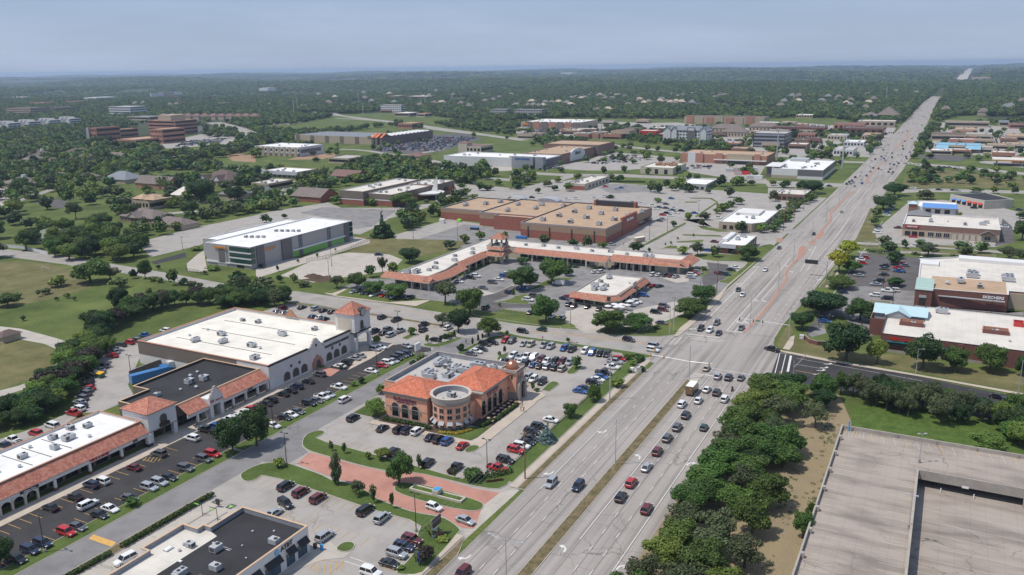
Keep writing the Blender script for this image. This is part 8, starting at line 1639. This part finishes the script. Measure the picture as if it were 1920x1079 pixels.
def clothes(top,leg):return lambda c:'hair' if c.z>1.70 else 'skin' if c.z>1.5 else 'cloth_dark' if c.z<.07 else(leg if c.z<.98 and abs(c.y)<.2 else('skin' if abs(c.y)>.2 and c.z<1.2 else top))
for lb,k,x,y,top,leg,rz in(('person in a pink shirt walking beside the cross street lawn','A5',618,305,'cloth_pink','cloth_blue',90),('person in white walking between parked cars by the dome tower','A5',362,775,'cloth_white','cloth_blue',60),('person in dark clothes walking on the market drive','A7',910,680,'cloth_dark','cloth_dark',90),
    ('person in white standing at the kerb outside the patio','A4',1272,365,'cloth_white','cloth_tan',-30),('person in dark clothes waiting at the kerb outside the patio','A4',1252,415,'cloth_dark','cloth_tan',20),('person in pink leaving the patio toward the drive','A4',1295,425,'cloth_pink','cloth_dark',0),('person in black under the entrance arch of the restaurant','A4',1290,195,'cloth_dark','cloth_dark',0),('person in dark clothes on the superstore side lane','S3',837,762,'cloth_dark','cloth_dark',0),('person in pink by the open car in the market car park','A6',1100,590,'cloth_pink','cloth_dark',40)):
    p=at(k,x,y);skin_person('person',J,ED,RA,clothes(top,leg),lb,(*p,.15 if 'patio' in lb or 'arch' in lb else .06),R(rz))
mr_=MOTO.location;skin_person('person',JS,ED,RA,clothes('cloth_dark','cloth_blue'),'motorcycle rider in dark jacket sitting astride in the queue',(mr_.x,mr_.y-.35,.06),R(90))
# ================================================================ lamps, poles, signals
def lamp(label,x,y,h,arms,m='metal_dark',reach=1.2,base=.8,r=.09,z0=0,group=None,rise=0.,rot=0.):
    t=empty('street_lamp',(x,y,z0),label,'street lamp',group,rz=rot)
    if base:b=MB();b.cyl((0,0),.32,0,base,'concrete_wall',10);b.build('base',t)
    b=MB();b.cyl((0,0),r*1.3,base*.99,h,m,8,r*.8);b.build('pole',t)
    for i in range(arms):
        a_=math.pi*2*i/arms if arms!=2 else math.pi*i;ca,sa=math.cos(a_),math.sin(a_)
        b=MB();b.tube([(0,0,h-.25-rise*.8),(ca*reach*.45,sa*reach*.45,h-.15-rise*.2),(ca*reach,sa*reach,h)],.06 if rise else .05,m,5);b.build('arm',t)
        b=MB();q=reach+.3;b.box(ca*q-.35,ca*q+.35,sa*q-.2,sa*q+.2,h-.06,h+.1,m);b.build('lamp_head',t)
    return t
def hgt_at(k,bx_,by_,ty_):
    x,y=at(k,bx_,by_);X_,Y_=px(k,bx_,by_);_,TY=px(k,bx_,ty_);lo,hi=0,40
    for _ in range(24):
        mid=(lo+hi)/2;d=Vector((x,y,mid-H0));yy=539.5-F0*d.dot(up)/d.dot(fwd);lo,hi=(mid,hi)if yy>TY else(lo,mid)
    return x,y,lo
y0=onx('P',948,1012,-66.9)[0]
for i,(x,y,h)in enumerate([(-66.9,y0,12.3),(*at('P',1153.8,872),12.5),(*at('P',1406,613),12.3),(*at('P',1459,546),12.3),(*at('P',1487.5,492),12.3),(*at('P',1522,454),12.3),(*at('P',1549,415),12.3),(*at('P',1573,386),12.3)]):
    t=lamp(f'tall pale two armed street lamp on the boulevard median, {NUM[i]} from the viewer',x,y,h,2,'galvanised',3.2,.3,.11,0,'boulevard median lamps',1.1)
for k,x,yb,yt,lb in(('A1',780,575,95,'at the corner of lawn and brick drive'),('R6',1202,755,465,'beside the phone shop road sign'),('R6',1735,305,60,'at the restaurant corner lawn'),('R2',910,660,475,'on the grass strip behind the restaurant'),('R2',132,1062,880,'by the twin dark trees'),('R1',982,650,505,'in the rear car park'),('A6',1495,520,190,'in the car park north of the market'),('B6',65,760,545,'at the plaza entrance by the cross street'),('A5',1100,400,340,'in the cross street lawn row'),('B4',330,760,540,'in the shoe shop car park, left'),('B4',440,900,700,'in the shoe shop car park, right'),('B4',1545,1050,800,'behind the guitar shop'),('S2',548,1000,862,'on the light empty car park'),('S2',568,918,760,'beside the storage yard fence'),('S3',1030,722,595,'on the superstore side lane'),('S3',1165,655,540,'in the superstore car park, nearest'),('S3',1400,505,425,'in the superstore car park, by the curved island'),('S2',1180,710,600,'behind the superstore'),('S2',1513,725,590,'behind the plaza belfry'),('R4',378,300,205,'in the corner car park'),('S1',1372,800,700,'by the old cinema car park'),('S2',945,510,440,'before the closed cinema')):
    x,y,h=hgt_at(k,x,yb,yt);lamp('slim dark car park lamp '+lb,x,y,h,2,'metal_dark',.6)
b_=at('P',95,1079);yy,zz=onx('P',72,964,-161.3);lamp('slim dark car park lamp at the lower left by the grass strip',-161.3,yy,zz,2,'metal_dark',.6)
for lb,(bx_,by_),rot in(('at the inner corner of the garage deck',(1723,868),.5),('on the garage parapet over the ramp',(1703.8,991),0)):x,y=at('P',bx_,by_,dk);lamp('grey twin headed lamp '+lb,x,y,7.6,2,'galvanised',.5,1.0,.08,dk,rot=rot)
for lb,k,x,yb,yt in(('on the guitar shop lawn','R4',1108,645,455),('at the right edge of the guitar shop lawn','R4',1875,808,545)):x,y,h=hgt_at(k,x,yb,yt);lamp('single pale street lamp '+lb,x,y,h,1,'galvanised',1.2,0,.1)
# wooden utility poles and wires along the boulevard
UP=[]
for lb,k,x,yb,h,m in(('by the red cars in front of the restaurant','R7',98,360,13,'wood'),('thick grey pole on the boulevard lawn','R3',733,842,15,'galvanised'),('on the corner north of the crossroads','B6',1368,832,14.5,'galvanised'),('by the trees north of the grill','B6',1700,435,14,'galvanised'),('at the small car park entrance','B5',722,930,14,'wood'),('by the boulevard hedge row, first','S4',115,655,14,'wood'),('by the boulevard hedge row, second','S4',193,580,14,'wood'),('by the boulevard hedge row, third','S4',268,500,14,'wood')):
    x,y=at(k,x,yb);t=empty('utility_pole',(x,y,0),'utility pole '+lb if 'pole' not in lb else lb,'utility pole');b=MB();b.cyl((0,0),.2,0,h,m,8,.13);b.build('pole',t);b=MB();b.box(-1.2,1.2,-.08,.08,h-1.2,h-1.0,'wood');b.build('crossarm',t);UP.append((x,y,h-1.0))
x,y=at('B6',1316,862);t=empty('utility_pole',(x,y,0),'shorter grey pole left of the corner utility pole','utility pole');b=MB();b.cyl((0,0),.16,0,11,'galvanised',8,.11);b.build('pole',t)
UP.sort(key=lambda p:p[1]);UP=[(UP[0][0]+.5,UP[0][1]-95,12)]+UP
for i,off in enumerate((-1.1,0,1.1)):
    b=MB()
    for A,B in zip(UP,UP[1:]):
        b.tube([(A[0]+off+(B[0]-A[0])*u,A[1]+(B[1]-A[1])*u,A[2]+(B[2]-A[2])*u-4*1.1*u*(1-u))for u in[j/8 for j in range(9)]],.014,'galvanised',4)
    b.build('overhead_wire',label=f'overhead wire along the west side of the boulevard, {("nearest the kerb", "in the middle", "on the lawn side")[2-i]}',cat='wire',group='overhead wires')
def signal_arm(t,x0,x1,z,y=0,heads=(),m='galvanised',sign=None):
    b=MB();b.tube([(0,y,z-.3),(x1*.5,y,z),(x1,y,z+.1)],[.1,.08,.05],m,6);b.build('mast_arm',t)
    if x0:b=MB();b.tube([(0,y,z-.3),(x0,y,z+.1)],[.1,.05],m,6);b.build('mast_arm',t)
    for hx,col in heads:
        b=MB();b.box(hx-.18,hx+.18,y-.28,y-.1,z-.7,z+.4,col);o=b.build('signal_head',t)
        for j,c in enumerate(('sign_red','traffic_yellow','street_green')):q=MB();n=10;q.face([(hx+.1*math.cos(2*math.pi*i/n),y-.29,z+.22-.34*j+.1*math.sin(2*math.pi*i/n))for i in range(n)],c if j==0 else 'metal_dark');q.build('lens',o)
    if sign:b=MB();b.box(sign-.9,sign+.9,y-.2,y-.15,z-.25,z+.25,'street_green');b.build('street_name_sign',t)
x,y,h=hgt_at('P',1292,711,649);xl=at('P',1238,671,0)[0]
t=lamp('tall lamp with signal arm and yellow signals on the median at the crossroads',x,y,11.5,2,'galvanised',3.2,.3,.12,0,None,1.1);signal_arm(t,7,-13.5,6.2,0,((-13,'traffic_yellow'),(-8.5,'traffic_yellow'),(6.3,'traffic_yellow')))
x,y,h=hgt_at('R4',155,398,178);t=empty('traffic_signal',(x,y,0),'traffic signal on a long arm over the boulevard, far side of the crossroads','traffic signal');b=MB();b.cyl((0,0),.16,0,10.5,'galvanised',8,.1);b.build('pole',t);signal_arm(t,0,-18.5,6.2,0,((-18,'metal_dark'),(-13,'metal_dark'),(-9.6,'metal_dark')),sign=-11.3)
x,y=at('R4',185,728);t=empty('traffic_signal',(x,y,0),'traffic signal with arm over the dark side street','traffic signal');b=MB();b.cyl((0,0),.16,0,8,'galvanised',8,.1);b.build('pole',t);b=MB();b.tube([(0,0,5.8),(2,12,6.8)],[.1,.05],'galvanised',6);b.build('mast_arm',t)
for hx,hy in((.2,-.2),(1.2,7),(1.8,11)):b=MB();b.box(hx-.3,hx-.1,hy-.18,hy+.18,5 if hy<0 else 5.6,6.1 if hy<0 else 6.7,'traffic_yellow');b.build('signal_head',t)
for lb,k,x,y in(('on the corner by the restaurant lawn','R3',1070,520),('on the grill corner of the crossroads','R3',1190,330),('at the near right crossroads corner','R4',85,705)):
    p=at(k,x,y);t=empty('signal_post',(*p,0),'short signal post with yellow head '+lb,'traffic signal');b=MB();b.cyl((0,0),.07,0,3.2,'galvanised',6);b.build('post',t);b=MB();b.box(-.2,.2,-.2,.2,2.3,3.4,'traffic_yellow');b.build('signal_head',t)
x,y=at('P',1549,520);t=empty('overhead_sign',(x,y,0),'dark message board on a bracket over the boulevard','road sign');b=MB();b.cyl((0,0),.18,0,7.6,'galvanised',8);b.build('pole',t);b=MB();b.box(-4.2,-.1,-.1,.1,6.2,6.35,'galvanised');b.box(-4.2,-.1,-.1,.1,7.2,7.35,'galvanised');b.build('bracket',t);b=MB();b.box(-10,-4.2,-.3,.3,5.8,7.7,'metal_dark');b.build('board',t)
for i,(k,x,yb,h)in enumerate(sorted((('S4',65,112,32),('S4',555,188,32),('T2',285,470,34),('T2',312,440,34),('T2',770,395,34),('T2',1240,392,34),('T2',1268,390,34),('T2',805,480,28),('T3',668,690,30),('T2',1690,330,34),('T3',1068,268,40),('T3',795,278,40),('T3',138,310,34),('T4',635,225,40),('T4',322,215,40),('T4',885,360,36),('T3',1405,720,28)),key=lambda q:px(q[0],q[1],q[2])[0])):
    x,y=at(k,x,yb);t=empty('transmission_pole',(x,y,0),f'tall pale steel transmission pole far off, {nth(i)} from left','power pole','steel transmission poles');b=MB();b.cyl((0,0),.9,0,h,'galvanised',8,.4);b.build('pole',t);b=MB()
    for z in(.78,.88,.97):b.box(-3,3,-.15,.15,h*z,h*z+.3,'galvanised')
    b.build('crossarm',t)
# ================================================================ signs and small things
x,y=at('A7',190,880);t=empty('pylon_sign',(x,y,0),'tan and white shopping pylon sign at the end of the grass strip','sign');b=MB();b.box(-.2,.2,-.9,-.5,0,4.9,'stone_trim');b.box(-.2,.2,.5,.9,0,4.9,'stone_trim');b.build('post',t);b=MB();b.box(-.3,.3,-1.5,1.5,2.6,5.2,'white_panel');b.build('board',t)
x,y=at('R6',1350,785);t=empty('pylon_sign',(x,y,.1),'curved white and maroon road sign in the round flower bed by the brick drive','sign');b=MB();b.prism([(-.3,-1.3),(.35,-.4),(.35,.4),(-.3,1.3),(0,0)],0,4.2,'white_panel');b.build('pillar',t);b=MB();b.box(.2,.5,-1.5,1.5,2.6,4.6,'metal_dark');b.build('board',t);b=MB();b.box(.4,1.6,-.6,.6,0,1.0,'plum_brick');b.build('base',t)
x,y=at('R6',1213,1005);t=empty('feather_banner',(x,y,.1),'tall blue feather banner on the verge by the phone shop car park','banner');b=MB();b.cyl((0,0),.04,0,3.2,'metal_grey',6);b.build('pole',t);b=MB();b.prism([(.03,-.02),(.6,-.02),(.6,.02),(.03,.02)],.5,3.2,'sign_blue');b.build('flag',t)
for lb,k,x,y,nm,m,s in(('blue newspaper box outside the phone shop','R6',495,890,'newspaper_box','globe_blue',(.5,.5,1.2)),('black litter bin outside the phone shop','R6',445,880,'litter_bin','metal_dark',(.6,.6,1.1)),('white utility cabinet on the boulevard lawn','R3',900,638,'utility_cabinet','white_panel',(1.1,1.1,1.7)),('grey transformer box on the boulevard lawn','R3',956,632,'utility_cabinet','metal_grey',(1.6,1.4,1.6)),('teal notice board at the near crossroads corner','R4',174,782,'notice_board','sign_teal',(1.8,.2,1.5)),('white cabinet by the retaining wall','R4',252,385,'utility_cabinet','white_panel',(1.4,1,1.5))):
    p=at(k,x,y);b=MB((*p,.1));X_,Y_=p;b.box(X_-s[0]/2,X_+s[0]/2,Y_-s[1]/2,Y_+s[1]/2,.1,s[2],m);b.box(X_-s[0]/2-.05,X_+s[0]/2+.05,Y_-s[1]/2-.05,Y_+s[1]/2+.05,s[2]+.003,s[2]+.1,m);b.build(nm,label=lb,cat=nm.replace('_',' '))
for lb,k,x,y,c1,c2,L_,rz in(('yellow lidded green dumpster in the rear car park','R1',752,672,'box_green','box_yellow',2.4,0),('yellow lidded dumpster beside the shoe shop','R4',1845,135,'box_green','box_yellow',2.4,0),('dark green dumpster right of the yellow lidded one','R4',1895,135,'box_green','box_green',2.4,0),('long blue skip behind the superstore','S3',70,712,'box_blue','box_blue',6.5,0),('dark blue skip near the superstore dock','S2',1640,645,'metal_dark','box_blue',5.5,0),('lime green bin at the superstore back wall','S2',1525,585,'lime','lime',2.5,0),('white storage container behind the superstore','S2',1397,595,'white_panel','white_panel',3.4,0),('pale storage container on the superstore side lane','S3',955,735,'beige_wall','roof_cream',7,60)):
    p=at(k,x,y);t=empty('dumpster' if 'dumpster' in lb or 'bin' in lb else 'skip' if 'skip' in lb else 'storage_container',(*p,.05),lb,'container',rz=R(rz));h=2.6 if 'storage' in lb else 1.5;b=MB();b.hull([(-L_/2,-.9,0),(L_/2,-.9,0),(L_/2,.9,0),(-L_/2,.9,0),(-L_/2-.1,-1,h),(L_/2+.1,-1,h),(L_/2+.1,1,h),(-L_/2-.1,1,h)],[(0,1,5,4),(1,2,6,5),(2,3,7,6),(3,0,4,7)],c1);b.build('bin',t);b=MB();b.hull([(-L_/2-.12,-1.02,h),(L_/2+.12,-1.02,h),(L_/2+.12,1.02,h+.25),(-L_/2-.12,1.02,h+.25)],[(0,1,2,3)],c2);b.build('lid',t)
def parasol(label,x,y,r,m,group,h=2.4,z=.15):
    t=empty('parasol',(x,y,z),label,'parasol',group);b=MB();n=8
    b.hull([(r*math.cos(2*math.pi*i/n),r*math.sin(2*math.pi*i/n),h)for i in range(n)]+[(0,0,h+.5)],[(i,(i+1)%n,n)for i in range(n)],m);b.build('canopy',t);b=MB();b.cyl((0,0),.03,0,h+.3,'metal_dark',6);b.build('pole',t);return t
mat('cloth_cream',(.46,.33,.24),.8,.1,1,5)
for i,(u,v)in enumerate(sorted(((760,510),(870,505),(815,552),(935,460),(995,415),(910,400),(845,445),(960,360),(1020,380),(1090,345),(1000,325),(1065,290),(1150,310),(1172,265),(1215,267),(1100,252),(745,425),(800,385),(848,350),(910,305)))):
    p=at('A4',u,v,.9);t=empty('cafe_table',(*p,.15),f'tan topped table on the dark restaurant patio, {nth(i)} from left','table','patio tables');b=MB();b.cyl((0,0),.62,.70,.78,'cloth_cream',10);b.build('table_top',t);b=MB();b.cyl((0,0),.05,0,.699,'metal_dark',6);b.build('leg',t)
    for j,a_ in enumerate((.4,2.5,4.6)):
        b=MB();cx_,cy_=math.cos(a_+i)*1.0,math.sin(a_+i)*1.0;b.box(cx_-.22,cx_+.22,cy_-.22,cy_+.22,.40,.46,'metal_dark');b.box(cx_+.16*math.cos(a_+i)-.2,cx_+.16*math.cos(a_+i)+.2,cy_+.16*math.sin(a_+i)-.05,cy_+.16*math.sin(a_+i)+.05,.463,.85,'metal_dark');b.box(cx_-.03,cx_+.03,cy_-.03,cy_+.03,0,.399,'metal_dark');q_=b.build('cafe_chair',label=f'black chair at the patio table {nth(i)} from left, {("wall", "drive", "lawn")[j]} side',cat='chair',group='patio chairs');q_.location=(*p,.15)
for i,(u,v)in enumerate(sorted(((540,497),(620,472),(670,490),(715,475),(640,507),(715,507),(785,485),(825,435)))):parasol(f'white parasol on the grill terrace, {nth(i)} from left',*at('B6',u,v,2.6),1.5,'white_panel','grill parasols')
# fountain in the drive island
cx_=pts('R6 1360 480')[0];t=empty('fountain',(*cx_,.17),'long stone fountain with two shallow pools and a blue plinth in the drive island','fountain');q0,q1=Vector(at('R6',1180,428)),Vector(at('R6',1555,525));u=(q1-q0).normalized();an=math.atan2(u.y,u.x);L_=(q1-q0).length
for s in(-1,1):
    b=MB();c=(u.x*s*L_*.27,u.y*s*L_*.27);b.obox((c[0]+u.y*1.0,c[1]-u.x*1.0),an,L_*.46,.35,0,.55,'cream_stucco');b.obox((c[0]-u.y*1.0,c[1]+u.x*1.0),an,L_*.46,.35,0,.55,'cream_stucco');e_=(u.x*s*L_*.5,u.y*s*L_*.5);b.obox(e_,an,.4,2.35,0,.551,'cream_stucco');b.build('basin',t);b=MB();b.obox(c,an,L_*.45,1.6,.3,.35,'lush');b.build('pool',t)
b=MB();b.obox((0,0),an,1.6,2.2,0,1.5,'cream_stucco');b.build('plinth',t);b=MB();b.obox((0,0),an,1.3,1.8,1.501,1.6,'globe_blue');b.build('top_panel',t)
# drive through height bars and floor arrows
for i,(u,vb,vt)in enumerate(((1440,385,190),(1665,470,275))):
    x,y,h=hgt_at('A8',u,vb,vt);t=empty('height_bar',(x,y,.05),('left','right')[i]+' hand drive through post with a lime hanging bar','height bar');b=MB();b.cyl((0,0),.07,0,h,'metal_dark',6);b.box(-2.2,.0,-.05,.05,h-.12,h,'metal_dark');b.build('post',t);b=MB();b.box(-2.2,-.9,-.06,.06,h-.75,h-.5,'lime');b.build('bar',t)
x,y=at('A8',1670,250);t=empty('order_board',(x,y,.05),'black drive through order board on the lane island','order board');b=MB();b.box(-.5,.5,-.15,.15,.6,2.0,'metal_dark');b.build('board',t);b=MB();b.cyl((0,0),.08,0,.59,'metal_dark',6);b.build('post',t)
b=MB()
for u,v in((1655,168),(1862,242)):c=at('A8',u,v);b.sheet([(c[0]-.9,c[1]-1),(c[0]+.9,c[1]-1),(c[0]+.9,c[1]+1),(c[0]-.9,c[1]+1)],.064,'mid_asphalt');b.face([(c[0]-.6,c[1]+.6,.07),(c[0],c[1]-.8,.07),(c[0]+.6,c[1]+.6,.07),(c[0],c[1]+.2,.07)],'lime')
b.build('lane_arrows',kind='structure')
islands('lane_kerb',[rect(-143.2,-142.8,112,126),rect(-139.2,-138.8,108,124)],'soil')
# fences, walls, goal
def fence(label,s,h,m,wall=False,step=3.,name='fence'):
    line=pts(s)if isinstance(s,str)else s;o=line[0];t=empty(name,(*o,0),label,name.replace('_',' '));b,g=MB((*o,0)),MB((*o,0))
    for A,B in zip(line,line[1:]):
        d=Vector(B)-Vector(A);L_=d.length;an=math.atan2(d.y,d.x);c=((A[0]+B[0])/2,(A[1]+B[1])/2)
        if wall:b.obox(c,an,L_,.25,0,h,m);g.obox(c,an,L_+.05,.35,h+.003,h+.1,'stone_trim')
        else:
            for z in(.3,h-.15):b.obox(c,an,L_,.06,z,z+.08,m)
            for i in range(int(L_/step)+1):g.obox((A[0]+d.x*i*step/L_,A[1]+d.y*i*step/L_),an,.1,.1,0,h,m)
            for i in range(int(L_/.5)):b.obox((A[0]+d.x*i*.5/L_,A[1]+d.y*i*.5/L_),an,.04,.04,.38,h-.16,m)
    b.build('panel' if not wall else 'wall',t);g.build('posts' if not wall else 'coping',t,kind='stuff' if not wall else None)
fence('black metal fence along the storage yard','S2 380 885 500 870 700 800 860 725',2,'metal_dark');fence('black metal fence before the storage building','S1 1400 955 1560 990',1.8,'metal_dark');fence('white board fence along the lane at far left','S1 0 772 180 790 360 832',1.8,'far_white',True,name='wall');fence('tan masonry screen wall behind the dark roofed shops','R1 975 690 1120 632 1275 575',3,'taupe_wall',True,name='wall');fence('curved brick retaining wall at the crossroads corner','R4 272 380 310 415 370 432 440 432',1.5,'plum_brick',True,name='wall');fence('thin black fence along the boulevard lawn',[(-91.0,167),(-91.0,232)],1.0,'metal_dark',step=4)
x,y=at('S1',315,955);x2,y2=at('S1',415,962);t=empty('soccer_goal',(x,y,0),'white soccer goal on the dry field','goal');b=MB();W_=math.hypot(x2-x,y2-y);
for u in(0,6):b.box(u-.06,u+.06,-.06,.06,0,2.4,'white_panel');b.tube([(u,0,2.4),(u,2,0)],.05,'white_panel',5)
b.box(.06,5.94,-.06,.06,2.3,2.4,'white_panel');b.build('frame',t)
p=at('S2',440,1000);t=empty('soil_heap',(*p,0),'dark heap of soil on the light car park','soil heap');b=MB();rg=random.Random(2);n=14
R0=[(6*math.cos(2*math.pi*i/n)*rg.uniform(.8,1.1),3.5*math.sin(2*math.pi*i/n)*rg.uniform(.8,1.1),0)for i in range(n)];R1=[(x_*.5,y_*.5,rg.uniform(.9,1.5))for x_,y_,_ in R0];b.hull(R0+R1,[(i,(i+1)%n,n+(i+1)%n,n+i)for i in range(n)]+[tuple(range(n,2*n))],'soil');b.build('heap',t)
# ---- the air between here and the horizon
hz,ntz,bz=new_mat('haze_air');ntz.nodes.remove(bz);pv=ntz.nodes.new('ShaderNodeVolumePrincipled');pv.inputs['Color'].default_value=(.62,.78,1,1);pv.inputs['Density'].default_value=8.0e-5;pv.inputs['Anisotropy'].default_value=.2
ntz.links.new(pv.outputs[0],ntz.nodes['Material Output'].inputs['Volume'])
b=MB();b.box(-24000,24000,-24000,24000,-1.5,112,'haze_air');b.build('haze',kind='stuff')
